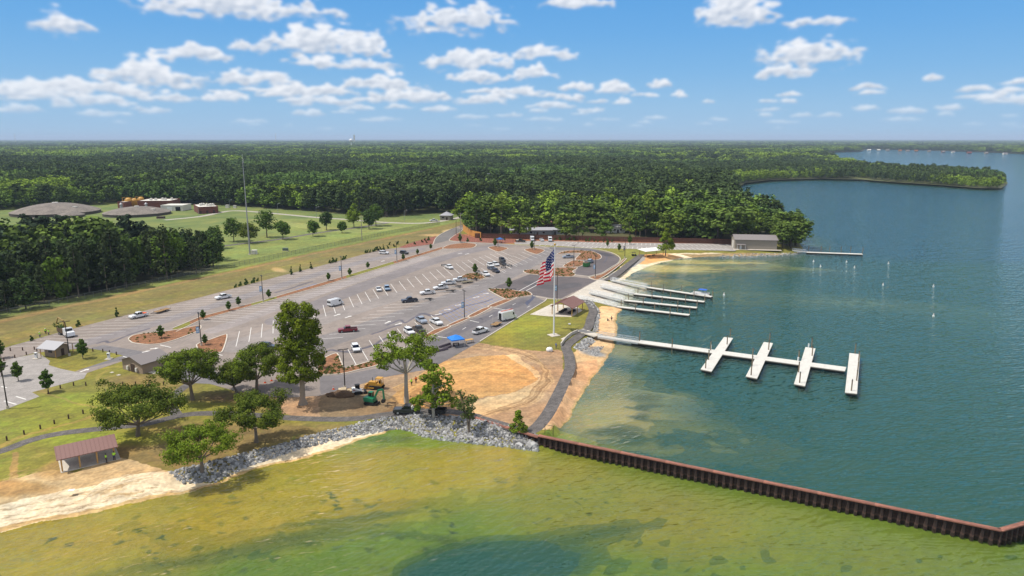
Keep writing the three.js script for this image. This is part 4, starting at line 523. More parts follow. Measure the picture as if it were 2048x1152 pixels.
tree('bald_cypress', 'slim cypress beside the white canopy shelter on the upper beach', null, basePt(1331, 511), cone(14.5, 4.4, 46, 60, [...GREEN.cypress, ...GREEN.bright], 0.28, 0.42));
// field trees
const round = (H, R, tints, per = 40, size = 0.5) => { const h0 = H * 0.2, w = [limb([V(0, -0.2, 0), V(0, H * 0.5, 0), V(0, H * 0.85, 0)], [0.02 * H + 0.02, 0.013 * H, 0.003 * H], 6)], puffs = []; for (let k = 0; k < 44; k++) { let x, y, z; do { x = rr(-1, 1); y = rr(-1, 1); z = rr(-1, 1); } while (x * x + y * y + z * z > 1); const taper = 1 - 0.35 * Math.max(0, y); puffs.push([x * R * 0.8 * taper, lerp(h0, H, 0.52) + y * (H - h0) * 0.44, z * R * 0.8 * taper, R * rr(0.24, 0.38), 0.8]); } return { wood: mg(w), crown: leaves(puffs, per, size, tints, V(0, H * 0.6, 0)) }; };
seed = 99;
for (const [u, v, H, R, l, t] of [[432, 497, 13, 5, 'round oak nearest the dense wood in the mown field', 'broad'], [468, 483, 14, 6.4, 'paler oak behind the radio mast', 'broad'], [500, 486, 12, 6.6, 'wide low oak just behind the radio mast foot', 'oak'], [534, 475, 17, 6.8, 'largest oak in the mown field', 'broad'], [566, 479, 12, 4.9, 'oak beside the largest field oak', 'broad'], [626, 473, 9.4, 4.7, 'small flat-bottomed oak beside the dark lane', 'broad'], [653, 460, 13, 4.6, 'egg-shaped oak behind the dark lane', 'dark'], [684, 466, 7.4, 3.2, 'smallest oak on the dark lane', 'broad'], [708, 455, 14, 5.6, 'pale green tree on the far side of the field', 'bright'], [738, 458, 13, 6, 'oak near the utility pole in the field', 'dark'], [752, 452, 15, 5.8, 'tall oak behind the pole-side oak at the field corner', 'broad']])
  tree('field_oak', l, null, basePt(u, v), round(H, R, GREEN[t]));
// young trees set out along the median: one kind, many copies
const sapling = tree('young_tree', 'staked young tree planted along the long median', 'young median trees', basePt(407, 640), round(3.5, 1.0, GREEN.broad, 26, 0.17));
for (const [u, v, s] of [[458, 622, 1], [478, 612.5, 1], [538, 597, 1], [657, 562, 1], [700, 552, 1], [736, 538, 0.95], [807, 521, 0.95], [835, 510, 0.9], [862, 499, 0.9], [323, 677, 1.15]]) copyOf(sapling, 'young_tree', basePt(u, v), rnd() * 6, s);
for (const [u, v, s, l] of [[411, 690, 1, 'bushy young tree in the corner bed behind the broad oak'], [37, 762, 1.55, 'young tree on the kerbed tongue of the forecourt'], [97, 785, 1.75, 'round young tree beside the bollards and forecourt'], [166, 717, 1.7, 'thin young tree on the lawn beside the wooden kiosk'], [2, 716, 1.6, 'young tree on the verge at the picture edge'], [950, 549, 1.5, 'small dark conifer on the island among the trailers'], [1018, 579, 1.5, 'small dark conifer on the teardrop island'], [990, 494, 1.5, 'young tree on the first diamond island'], [1064, 499, 1.4, 'young tree on the second diamond island'], [920, 485, 1.5, 'young tree on the flared median end'], [645, 737, 1.2, 'young tree half hidden by the tall cypress'], [3, 752, 1.5, 'young tree beside the lamp post at the forecourt edge'], [1238, 503, 1.3, 'young tree on the turf beside the loop road'], [1260, 489, 1.6, 'orange-leaved young tree against the wooden fence'], [1215, 494, 1.1, 'young tree on the verge of the far car park']]) { const c = copyOf(sapling, 'young_tree', basePt(u, v), rnd() * 6, [s * 0.86, s * 0.92, s * 0.86]); c.userData.label = l; delete c.userData.group; }
// columnar shrubs and small bushes along the berm
const cols = tree('columnar_shrub', 'dark columnar shrub at the foot of the berm', 'columnar shrubs along the berm', basePt(234, 634), cone(3.4, 0.75, 22, 34, GREEN.dark, 0.1, 0.2)); cols.userData.category = 'shrub';
for (const [u, v] of [[583, 549], [601, 543.5], [622, 538], [767, 500]]) copyOf(cols, 'columnar_shrub', basePt(u, v), rnd() * 6, rr(0.9, 1.1));
const bush = tree('small_shrub', 'small green shrub planted along the berm', 'small shrubs along the berm', basePt(63, 681), cone(1.7, 0.7, 12, 26, [...GREEN.broad, ...GREEN.dark], 0.1, 0.2)); bush.userData.category = 'shrub';
for (const [u, v] of [[157, 652], [472, 575], [481, 572], [492, 569], [516, 562], [508, 566], [660, 527], [666, 525], [673, 524], [687, 520], [692, 518], [732, 506], [736, 505.5], [741, 505], [746, 504], [751, 503], [755, 501.5], [760, 500], [775, 497], [788, 494], [780, 490], [796, 489], [815, 487], [829, 489], [844, 485], [850, 481], [852, 486], [857, 481], [1110, 480], [1120, 480.5], [1133, 481], [1140, 481], [1148, 481.5], [1172, 482.5], [1180, 483], [1188, 483], [1196, 483.5], [1206, 484], [1214, 484], [1225, 484.5], [1008, 480], [960, 482], [935, 483]]) copyOf(bush, 'small_shrub', basePt(u, v), rnd() * 6, rr(0.9, 1.6));
// ground-cover tufts on the beds: nobody could count them
{
  const g = leaves([[0, 0.18, 0, 0.3, 0.7]], 14, 0.14, [[0.16, 0.16, 0.03], [0.1, 0.13, 0.03]], V(0, 0, 0)), mats = [], m4 = new THREE.Matrix4();
  for (const [bi, n] of [[0, 14], [2, 90], [7, 60], [8, 30], [11, 40], [13, 60], [12, 10]]) { const P = beds[bi], xs = P.map((p) => p.x), zs = P.map((p) => p.z); for (let k = 0; k < n * 4; k++) { const x = rr(Math.min(...xs), Math.max(...xs)), z = rr(Math.min(...zs), Math.max(...zs)); if (!inPoly(x, z, P)) continue; if (bi === 2 && x < -48) continue; const s = rr(0.7, 1.5); mats.push(m4.clone().makeRotationY(rnd() * 6).scale(V(s, s, s)).setPosition(x, Y1 + 0.1, z)); } }
  const im = shade(new THREE.InstancedMesh(g, leafMat, mats.length)); mats.forEach((m, i) => im.setMatrixAt(i, m)); im.name = 'ground_cover'; scene.add(im); tag(im, 'low tufts of ground cover on the mulch islands', 'ground cover', null, 'stuff');
}
// ---------------------------------------------------------------- woods
seed = 31337;
function forestTree(kind, per, size, nP) {
  const puffs = [], H = 1; let wood;
  if (kind === 'pine') { for (let k = 0; k < nP; k++) { const t = rnd(), y = lerp(0.26, 0.97, t), R = 0.2 * (1.05 - Math.pow(t, 2.2) * 0.85), a = rr(0, 6.28), r = R * Math.sqrt(rnd()); puffs.push([Math.cos(a) * r, y, Math.sin(a) * r, rr(0.05, 0.09), 0.75]); } wood = limb([V(0, -0.01, 0), V(0, 0.5, 0), V(0, 0.95, 0)], [0.018, 0.012, 0.004], 5); }
  else { for (let k = 0; k < nP; k++) { let x, y, z; do { x = rr(-1, 1); y = rr(-1, 1); z = rr(-1, 1); } while (x * x + y * y + z * z > 1); puffs.push([x * 0.28, 0.55 + y * 0.4, z * 0.28, rr(0.07, 0.12), 0.8]); } wood = limb([V(0, -0.01, 0), V(0, 0.4, 0), V(0.01, 0.75, 0)], [0.02, 0.014, 0.004], 5); }
  return { wood, crown: leaves(puffs, per, size, [[1, 1, 1], [0.86, 0.88, 0.86], [1.12, 1.1, 1.0]], V(0, 0.6, 0)) };
}
const tinted = (c) => { const m = leafMat.clone(); m.color = lin(...c); m.transmission = 0.12; return m; };
const woodTints = { pine: [[0.043, 0.061, 0.024], [0.05, 0.068, 0.024], [0.039, 0.055, 0.022]].map(tinted), broad: [[0.056, 0.092, 0.02], [0.047, 0.08, 0.02], [0.085, 0.14, 0.018], [0.043, 0.073, 0.02]].map(tinted) };
const beltTints = [[0.085, 0.14, 0.024], [0.12, 0.19, 0.024], [0.1, 0.15, 0.03], [0.07, 0.115, 0.028], [0.13, 0.185, 0.03]].map(tinted);
const nearShapes = { pine: [0, 1, 2].map(() => forestTree('pine', 22, 0.03, 34)), broad: [0, 1, 2].map(() => forestTree('broad', 24, 0.036, 40)) };
const lakeBox = lake, woodLeft = [V(-130, 0, -309), V(-147, 0, -346), V(-215, 0, -338), V(-330, 0, -330), V(-420, 0, -200), V(-250, 0, -90), V(-176, 0, -224)];
const fencePts = px([[-400, 722], [0, 634], [220, 588], [437, 541], [640, 498], [790, 466], [880, 448.5]]);
const openField = [...px([[-900, 640], [0, 630], [440, 538], [880, 446], [940, 437], [925, 427], [850, 428], [760, 436], [640, 424], [450, 411], [240, 406], [200, 410], [0, 420], [-300, 425]])];
const parkArea = px([[-1200, 700], [0, 632], [440, 538], [880, 446], [935, 452], [932, 474], [1480, 486], [1468, 470], [1556, 478], [1560, 505], [1610, 505], [1300, 700], [1100, 900], [-300, 1300], [-2000, 900]]);
const gateClear = px([[770, 470], [770, 436], [850, 427], [940, 428], [950, 445], [900, 460]]), ballClear = px([[905, 384], [935, 372], [1010, 370], [1110, 372], [1120, 376], [1040, 382], [960, 386]], 1.5), homeClear = px([[1010, 470], [1020, 463], [1250, 464], [1250, 476], [1010, 476]]);
function woodsAt(x, z) { if (inPoly(x, z, lakeBox)) return false; if (inPoly(x, z, woodLeft)) return true; return !(inPoly(x, z, openField) || inPoly(x, z, parkArea) || inPoly(x, z, gateClear) || inPoly(x, z, ballClear) || inPoly(x, z, homeClear)); }
const standOf = (x, z) => { const n = fbm(x * 0.006 + 40, z * 0.006 + 7, 3); return n; };
let kept = 0; const nearTrees = [], farTrees = [], shoreFrom = (x, z) => { let d = 1e9; for (let i = 17; i < shoreBeach.length - 1; i++) d = Math.min(d, segDist(x, z, shoreBeach[i], shoreBeach[i + 1])); return d; };
function plant(x, z, sp) {
  if (!woodsAt(x, z)) return;
  const n = standOf(x, z), pine = n > 0.5 + rr(-0.13, 0.13), tall = (pine ? rr(16, 24) : rr(11, 20)) * (0.78 + 0.42 * noise(x * 0.025, z * 0.025));
  if (z < -480 && shoreFrom(x, z) < 3) return;
  if (z < -620 && noise(x * 0.014 + 3, z * 0.014 + 8) * 0.7 + noise(x * 0.05, z * 0.05) * 0.3 > 0.83) return;
  const d = Math.hypot(x, z); let rank = d;
  const left = inPoly(x, z, woodLeft), strip = !left && z > -540 && x > -60;
  if (left) { let q = 1e9; for (let i = 0; i < fencePts.length - 1; i++) q = Math.min(q, segDist(x, z, fencePts[i], fencePts[i + 1])); if (q < 3.2) return; rank = 100 + q * 2.4; } else if (strip) rank = 180 + (-z - 440) * 1.2; else rank = 330 + d * 0.1 - (z > -760 ? 60 : 0);
  if (strip && rnd() < 0.42) return;
  const low = x > 240 && z < -800 && z > -1700 ? 0.7 : 1;
  nearTrees.push([x, z, left ? (rnd() < 0.6 ? 'pine' : 'broad') : pine && !strip ? 'pine' : pine && rnd() < 0.6 ? 'pine' : 'broad', tall * (strip ? 0.92 : left ? 1.08 : 1) * low, rank, left ? 0 : strip ? 1 : 2]);
}
for (let z = -180; z > -1500; z -= 6.6) { const half = -z * 0.80 + 60; for (let x = -half; x < half; x += 6.6) { const X = x + rr(-2.6, 2.6), Z = z + rr(-2.6, 2.6); plant(X, Z); } }
nearTrees.sort((a, b) => a[4] - b[4]);
const groups = [['tree in the dense dark wood behind the chain-link fence', 'trees of the wood along the fence'], ['tree in the belt behind the brown wooden fence', 'trees behind the wooden fence'], ['tree on the front edge of the woodland beyond the field', 'trees on the edge of the far woodland']];
const quota = [110, 110, 70], rest = [];
for (const t of nearTrees) {
  const [x, z, kind, H, , gi] = t; if (quota[gi] <= 0) { rest.push(t); continue; }
  quota[gi]--; const v = pick(nearShapes[kind]), o = thing(kind === 'pine' ? 'pine_tree' : 'woodland_tree', V(x, LAND - 0.06 - (gi === 0 ? 0.13 * H : 0), z), rnd() * 6.28), wdt = rr(0.85, 1.2) * (gi === 1 ? (kind === 'broad' ? 1.6 : 1.25) : 1);
  part('trunk', v.wood, kind === 'pine' ? barkMat : darkBark, o); part('crown', v.crown, pick(gi === 1 ? beltTints : woodTints[kind]), o); o.scale.set(H * wdt, H * (gi === 0 ? 1.16 : 1), H * wdt);
  tag(o, (kind === 'pine' ? 'pine ' : 'leafy ') + groups[gi][0], 'tree', groups[gi][1] + (kind === 'pine' ? ', pines' : ''));
}
// the woods behind, one mass
const massShapes = { pine: [0, 1].map(() => forestTree('pine', 13, 0.036, 34)), broad: [0, 1].map(() => forestTree('broad', 14, 0.044, 34)) };
const massMat = (() => { const m = leafMat.clone(); m.transmission = 0; m.roughness = 1; m.specularIntensity = 0; return m; })();
for (let z = -1500; z > -4200; z -= 13) { const half = -z * 0.78 + 80; for (let x = -half; x < half; x += 13) rest.push([x + rr(-6, 6), z + rr(-6, 6), null, 0, 0, 3]); }
for (let z = -4200; z > -15000; z -= 44) { const half = -z * 0.76; for (let x = -half; x < half; x += 44) rest.push([x + rr(-20, 20), z + rr(-20, 20), null, 0, 0, 4]); }
{
  const bins = { pine0: [], pine1: [], broad0: [], broad1: [] }, m4 = new THREE.Matrix4(), q4 = new THREE.Quaternion(), UPV = V(0, 1, 0);
  for (let [x, z, kind, H, , lvl] of rest) {
    if (lvl >= 3) { if (inPoly(x, z, lakeBox)) continue; if (lvl === 3 && shoreFrom(x, z) < 8) continue; kind = standOf(x, z) > 0.5 + rr(-0.1, 0.1) ? 'pine' : 'broad'; H = rr(12, 23) * (0.8 + 0.4 * noise(x * 0.01, z * 0.01)); if (noise(x * 0.006 + 60, z * 0.004) > 0.9) continue; }
    if (lvl === 3 && x > 240 && z > -1700) H *= 0.75;
    const wide = (lvl === 4 ? 4.6 : lvl === 3 ? 2.0 : 1.2) * rr(0.85, 1.2), n = fbm(x * 0.004 + 9, z * 0.004 + 77, 3), g = 0.62 + 0.85 * rnd(), dk = inPoly(x, z, woodLeft) ? 0.62 : 1, b = kind === 'pine' ? [0.064, 0.094, 0.034] : n > 0.53 ? [0.14, 0.205, 0.03] : n > 0.46 ? [0.1, 0.156, 0.032] : [0.07, 0.118, 0.032];
    bins[kind + (rnd() < 0.5 ? 0 : 1)].push([m4.clone().compose(V(x, LAND - 0.1 - (lvl === 4 ? 2 : 0), z), q4.clone().setFromAxisAngle(UPV, rnd() * 6.28), V(H * wide, H, H * wide)), lin(b[0] * g * dk, b[1] * g * dk, b[2] * g)]);
  }
  for (const [k, list] of Object.entries(bins)) { const s = massShapes[k.slice(0, -1)][+k.slice(-1)], im = shade(new THREE.InstancedMesh(s.crown, massMat, list.length)); list.forEach(([m, c], i) => { im.setMatrixAt(i, m); im.setColorAt(i, c); }); im.name = named('forest'); scene.add(im); tag(im, k.startsWith('pine') ? 'pines of the woodland running to the horizon' : 'leafy trees of the woodland running to the horizon', 'forest', null, 'stuff'); }
  const g = new THREE.PlaneGeometry(110000, 70000); g.rotateX(-Math.PI / 2); g.translate(0, 14, -48500);
  tag(top('far_forest', g, M(lin(0.03, 0.045, 0.025), 1)), 'forest canopy merging at the horizon', 'forest', null, 'stuff');
}
scene.fog = new THREE.FogExp2(new THREE.Color().setRGB(0.62, 0.78, 1.0), 0.000065);

// ---------------------------------------------------------------- shore works: sheet pile wall, revetment, docks
seed = 404;
const MM = {
  deck: new THREE.MeshStandardMaterial({ map: grit('#bfbcb4', 21, 3.2, 0.14), roughness: 0.8 }), deckSide: M('#6f6a60', 0.9), float: M('#33312e', 0.9), pile: M(lin(0.2, 0.15, 0.1), 0.95), cap: M('#2f2d2b', 0.7), alu: M('#c4c8cb', 0.45, { metalness: 0.5 }), steel: M('#9aa0a4', 0.5, { metalness: 0.6 }), white: M('#d8d8d6', 0.5), offwhite: M('#c9c5bb', 0.8), black: M('#171718', 0.6), rubber: M('#121212', 0.9), darkGlass: M('#10161c', 0.12), orangeP: M('#d2541e', 0.6), yellowP: M('#b88932', 0.5), greenP: M('#0e6a48', 0.45), blueP: M('#1272c8', 0.6), wood: M('#8a6c46', 0.9), timber: M('#b08a52', 0.85), maroon: M('#7b5a53', 0.65), greyRoof: M('#77706e', 0.6), silver: M('#98979a', 0.5, { metalness: 0.1 }), brownP: M('#4b3527', 0.8),
};
const rustTex = (() => { const n = 256, d = new Uint8Array(n * n * 4); for (let j = 0; j < n; j++) for (let i = 0; i < n; i++) { const q = (j * n + i) * 4, a = ft(i * 2, j * 0.6), b = ft(i * 7 + 50, j * 7), hgt = j / n * 4, foot = hgt > 2.5 && hgt < 2.85 + (a - 0.5) * 0.5 ? 1 : 0, m = 0.62 + a * 0.5 + (b - 0.5) * 0.5 + foot * 0.45; d[q] = clamp(60 * m + (b > 0.66 ? 22 : 0), 0, 255); d[q + 1] = clamp(44 * m + (b > 0.66 ? 8 : 0), 0, 255); d[q + 2] = clamp(39 * m, 0, 255); d[q + 3] = 255; } return dataTex(d, n, n, true); })();
const rust = new THREE.MeshStandardMaterial({ map: rustTex, roughness: 0.9, metalness: 0.1 }), rustCap = new THREE.MeshStandardMaterial({ map: grit('#855849', 5, 4, 0.55), roughness: 0.95 });
{
  const w = thing('sheet_pile_wall', V(0, 0, 0)); tag(w, 'long rusty corrugated sheet pile wall crossing the lake', 'retaining wall');
  const prof = (len, h) => { const s = new THREE.Shape(), d = 0.5, t = 0.05; s.moveTo(0, 0); const P = [[0, 0], [len * 0.3, 0], [len * 0.42, d], [len * 0.86, d], [len, 0]], Q = P.map(([x, z]) => [x, z + t]).reverse(); const all = [...P, ...Q]; const sh = new THREE.Shape(all.map(([x, z]) => new THREE.Vector2(x, z))); const g = new THREE.ExtrudeGeometry(sh, { depth: h, bevelEnabled: false }); g.rotateX(-Math.PI / 2); const uv = g.attributes.uv, p = g.attributes.position; for (let i = 0; i < p.count; i++) uv.setXY(i, p.getX(i) / 2 + p.getZ(i) * 0.3, p.getY(i) / 4); return g; };
  const pitch = 1.24, gA = prof(pitch, 4.4), segs = [[wallPts[0], wallPts[1], 0.35], [wallPts[1], wallPts[2], 0], [wallPts[2], wallPts[3], 0]];
  for (const [a, b, low] of segs) {
    const L = a.distanceTo(b), n = Math.round(L / pitch), yaw = yawOf(a, b);
    for (let k = 0; k < n; k++) { const p = a.clone().lerp(b, k / n), m = part('sheet_pile', gA, rust, w); m.position.set(p.x, -2.55 - low + 0.0, p.z); m.rotation.y = yaw; m.scale.x = L / n / pitch; }
    const m = Math.max(1, Math.round(L / 9)); const dir = b.clone().sub(a).normalize(), nrm = V(-dir.z, 0, dir.x);
    for (let k = 0; k < m; k++) { const p = a.clone().lerp(b, k / m).add(nrm.clone().multiplyScalar(-0.25)), q = a.clone().lerp(b, (k + 0.995) / m).add(nrm.clone().multiplyScalar(-0.25)); part('wall_cap', beam(p.setY(1.95 - low), q.setY(1.95 - low), 0.86, 0.2), rustCap, w); }
  }
}
{ // gate frame where the wall leaves the land
  const g = thing('access_gate', at(1098, 866, 2.05)); tag(g, 'small rusty pipe gate standing on the wall cap at the beach', 'gate'); g.rotation.y = yawOf(wallPts[1], wallPts[2]) ;
  part('frame', mg([bar(V(-0.9, -0.4, 0), V(-0.9, 1.7, 0), 0.05), bar(V(0.9, -0.4, 0), V(0.9, 1.7, 0), 0.05), bar(V(-0.9, 1.65, 0), V(0.9, 1.65, 0), 0.04), bar(V(-0.9, 0.6, 0), V(0.9, 0.6, 0), 0.03)]), rust, g);
}
// stone revetments: loose rock, uncountable
function rocks(label, poly, n, s0, s1, lvl) {
  const geos = [0, 1, 2].map(() => { const g = new THREE.DodecahedronGeometry(0.5, 0), p = g.attributes.position, mv = new Map(); for (let i = 0; i < p.count; i++) { const k = [p.getX(i), p.getY(i), p.getZ(i)].map((v) => v.toFixed(3)).join(); if (!mv.has(k)) mv.set(k, [rr(0.7, 1.25), rr(0.55, 1), rr(0.7, 1.25)]); const f = mv.get(k); p.setXYZ(i, p.getX(i) * f[0], p.getY(i) * f[1], p.getZ(i) * f[2]); } g.computeVertexNormals(); return g; });
  const xs = poly.map((p) => p.x), zs = poly.map((p) => p.z), x0 = Math.min(...xs), x1 = Math.max(...xs), z0 = Math.min(...zs), z1 = Math.max(...zs), bins = [[], [], []]; let c = 0;
  for (let t = 0; t < n * 60 && c < n; t++) { const x = rr(x0, x1), z = rr(z0, z1); if (!inPoly(x, z, poly)) continue; c++; const s = rr(s0, s1) * (rnd() < 0.1 ? 1.5 : 1); bins[c % 3].push([new THREE.Matrix4().compose(V(x, (lvl ?? heightAt(x, z)) + rr(-0.4, 0.06) * s1, z), new THREE.Quaternion().setFromEuler(new THREE.Euler(rr(0, 6), rr(0, 6), rr(0, 6))), V(s * rr(0.8, 1.3), s, s)), rr(0.11, 0.42)]); }
  bins.forEach((list, i) => { const im = shade(new THREE.InstancedMesh(geos[i], stoneMat, list.length)); list.forEach(([m, v], k) => { im.setMatrixAt(k, m); im.setColorAt(k, lin(v, v * 0.98, v * 0.95)); }); im.name = named('revetment_stones'); scene.add(im); tag(im, label, 'stones', null, 'stuff'); });
}
const stoneMat = M(0xffffff, 0.9);
rocks('pale grey riprap stones along the near shore', riprapBand, 7600, 0.28, 0.72);
rocks('grey riprap beside the new black path and boat ramp', px([[1168, 604], [1184, 604], [1199, 620], [1196, 662], [1187, 662], [1184, 642], [1190, 622]], 1.2), 700, 0.5, 0.95);
rocks('grey riprap below the gangway abutment', px([[1147, 696], [1162, 683], [1182, 671], [1190, 680], [1165, 700]], 1.3), 420, 0.5, 0.95);
rocks('patch of crushed grey gravel on the small beach', px([[1167, 694], [1190, 689], [1208, 688], [1193, 708]], 1.2), 900, 0.2, 0.4);
rocks('light riprap along the shore below the boathouse', px([[1440, 510], [1500, 507.5], [1575, 505], [1604, 502], [1606, 505], [1570, 509.5], [1500, 513], [1440, 513.5]], 0.5), 700, 0.4, 0.8);
rocks('dark wet rocks at the foot of the wall', px([[1030, 882], [1060, 872], [1078, 880], [1072, 895], [1035, 892]], 0.3), 60, 0.8, 1.6, 0.1);

const pileGeo = mg([cyl(0.16, 0.15, 5.9, 0, -3.2, 0, 10)]), pileCap = new THREE.ConeGeometry(0.2, 0.28, 10); pileCap.translate(0, 2.84, 0);
function pile(p, label, group, h = 2.7) { const t = thing('mooring_pile', V(p.x, 0, p.z)); tag(t, label, 'piling', group); const a = part('post', pileGeo, MM.pile, t), b = part('cap', pileCap, MM.cap, t); t.scale.y = h / 2.98; return t; }
function slabDock(g, name, pts, y = 0.62) { const m = part(name, flatPoly(pts, y, 0.1), MM.deck, g); part('fender', flatPoly(inset(pts, -0.05), y - 0.1, 0.2), MM.deckSide, g); part('float', flatPoly(inset(pts, 0.25), y - 0.3, 0.55), MM.float, g); return m; }
const DY = 0.62, quad = (a, b, c, d) => [a, b, c, d].map(([u, v]) => at(u, v, DY));
{ // main dock with four finger docks
  const g = thing('floating_dock', V(0, 0, 0)); tag(g, 'long white floating dock with four cross-shaped finger docks', 'dock');
  // spine in sections with seams, from the gangway landing out
  const U0 = at(1282, 680, DY), U1 = at(1693, 734, DY), W0 = at(1259, 683.5, DY), W1 = at(1690, 742, DY), secs = 11;
  for (let k = 0; k < secs; k++) { const t0 = k / secs, t1 = (k + 0.994) / secs; slabDock(g, 'deck_section', [U0.clone().lerp(U1, t0), U0.clone().lerp(U1, t1), W0.clone().lerp(W1, t1), W0.clone().lerp(W1, t0)]); }
  const F = [[[1448, 674], [1466, 676], [1423, 743], [1401, 738.5]], [[1527.5, 684], [1546, 686.2], [1514, 757], [1491.5, 752.5]], [[1611, 694], [1631, 697], [1610, 772], [1588, 768]], [[1699, 706], [1720, 708.5], [1714, 787.5], [1690, 785]]];
  for (const f of F) { const q = quad(...f); for (let k = 0; k < 3; k++) { const a = q[0].clone().lerp(q[3], k / 3), b = q[1].clone().lerp(q[2], k / 3), c = q[1].clone().lerp(q[2], (k + 0.996) / 3), d = q[0].clone().lerp(q[3], (k + 0.996) / 3); slabDock(g, 'finger_section', [a, b, c, d], DY + 0.012); } }
  // power stands, as slim white posts
  for (const [u, v] of [[1422, 697], [1596, 722], [1617, 694.5]]) { const p = at(u, v, DY); part('power_stand', bx(0.3, 1.1, 0.3, p.x, DY + 0.55, p.z), MM.white, g); }
}
for (const [u, v] of [[1279, 683], [1344, 696], [1460, 675.5], [1454, 690], [1421, 702], [1417, 721], [1411, 738], [1539, 684.5], [1537, 701], [1505, 716], [1504, 733], [1502, 752], [1623, 695], [1624, 713], [1597, 721], [1597, 746], [1599, 767], [1710, 707], [1717, 723], [1715, 745], [1713, 763], [1702.5, 783]]) pile(at(u, v, 0.4), 'round timber mooring pile along the long cross-armed dock', 'piles of the cross-armed dock', 3.6);
// gangways: truss-sided aluminium bridges
function gangway(label, a, b, w, ramp = false) {
  const g = thing('gangway', a, yawOf(a, b)), L = Math.hypot(b.x - a.x, b.z - a.z), dy = b.y - a.y; tag(g, label, 'gangway');
  part('deck', beam(V(0, 0, 0), V(L, dy, 0), w, 0.14), MM.deck, g);
  for (const s of [-1, 1]) { const n = Math.round(L / 2.2), z = s * w / 2, rail = []; for (const h of [0.35, 0.75, 1.1]) rail.push(bar(V(0, h, z), V(L, dy + h, z), h > 1 ? 0.06 : 0.035, 5)); for (let k = 0; k <= n; k++) { const x = k / n * L, y = dy * k / n; rail.push(bar(V(x, y, z), V(x, y + 1.12, z), 0.045, 5)); if (k < n) rail.push(bar(V(x, y, z), V(x + L / n, y + dy / n + 1.1, z), 0.03, 5)); } part('railing', mg(rail), MM.alu, g); part('girder', beam(V(0, -0.2, z), V(L, dy - 0.2, z), 0.12, 0.3), MM.alu, g); }
}
gangway('long railed gangway from the black path down to the cross-armed dock', at(1196, 672, 1.9), at(1276, 684, DY + 0.1), 2.4);
{ const a = at(1158, 660, 1.62), b = at(1197, 672, 1.88), g = top('abutment_slab', beam(a, b, 3.4, 0.3), MAT.concrete); tag(g, 'concrete landing slab leading onto the long gangway', 'landing slab'); }
// four boarding docks at the ramp
const ramps = [[[1294, 574], [1424, 593], [1223, 560], 'farthest boarding dock, with the pontoon boat tied alongside'], [[1267, 587], [1409, 603], [1203, 573], 'second boarding dock counting from the upper beach'], [[1248, 600], [1394, 615], [1180, 585], 'third boarding dock counting from the upper beach'], [[1233, 612.5], [1379, 629.5], [1155, 596], 'boarding dock nearest the flagpole, with a person standing on it']];
ramps.forEach(([a, b, s, l], ri) => {
  const A = at(...a, DY), B = at(...b, DY), g = thing('boarding_dock', V(0, 0, 0)); tag(g, l, 'dock', 'boarding docks at the boat ramp');
  const d = B.clone().sub(A).normalize(), n = V(-d.z, 0, d.x).multiplyScalar(1.0);
  for (let k = 0; k < 4; k++) { const p = A.clone().lerp(B, k / 4), q = A.clone().lerp(B, (k + 0.99) / 4); slabDock(g, 'deck_section', [p.clone().add(n), q.clone().add(n), q.clone().sub(n), p.clone().sub(n)]); }
  const S = at(...s, LAND + 0.12);
  gangway(['farthest', 'second', 'third', 'nearest'][ri] + ' of the railed ramp gangways, leading to the ' + ['farthest', 'second', 'third', 'nearest'][ri] + ' boarding dock', S, A.clone().setY(DY + 0.12), 1.7);
  for (let k = 0; k < 5; k++) { const p = A.clone().lerp(B, 0.05 + k * 0.235).add(n.clone().multiplyScalar(k % 2 ? 1.2 : -1.2)); pile(p, 'timber pile beside one of the ramp boarding docks', 'piles of the boarding docks', 3.1); }
});
{ // far courtesy dock by the boathouse
  const g = thing('floating_dock', V(0, 0, 0)); tag(g, 'far white courtesy dock beyond the boathouse', 'dock');
  const A = at(1612, 504, DY), B = at(1725, 508, DY), d = B.clone().sub(A).normalize(), n = V(-d.z, 0, d.x).multiplyScalar(1.5);
  for (let k = 0; k < 4; k++) { const p = A.clone().lerp(B, k / 4), q = A.clone().lerp(B, (k + 0.99) / 4); slabDock(g, 'deck_section', [p.clone().add(n), q.clone().add(n), q.clone().sub(n), p.clone().sub(n)]); }
  for (const [u, v] of [[1617, 502], [1642, 503], [1659, 504], [1682, 504.5], [1701, 505], [1725, 506]]) pile(at(u, v, 0.4), 'timber pile standing along the far courtesy dock', 'piles of the courtesy dock', 3.8);
  gangway('short railed bridge from the boathouse shore to the courtesy dock', at(1586, 501, LAND), A.clone().setY(DY + 0.1), 1.8);
}
{ // private pier across the bay with red rails
  const g = thing('pier', V(0, 0, 0)); tag(g, 'distant red-railed timber pier across the bay', 'pier'); const A = at(1466, 403, 0.9), B = at(1538, 404.5, 0.9);
  part('deck', beam(A, B, 2, 0.25), MM.wood, g); for (let k = 0; k <= 8; k++) { const p = A.clone().lerp(B, k / 8); part('post', cyl(0.18, 0.18, 3.6, p.x, -1.6, p.z, 8), MM.pile, g); } part('railing', beam(A.clone().setY(1.9), A.clone().lerp(B, 0.6).setY(1.9), 0.2, 0.35), M('#a33a35', 0.7), g);
}
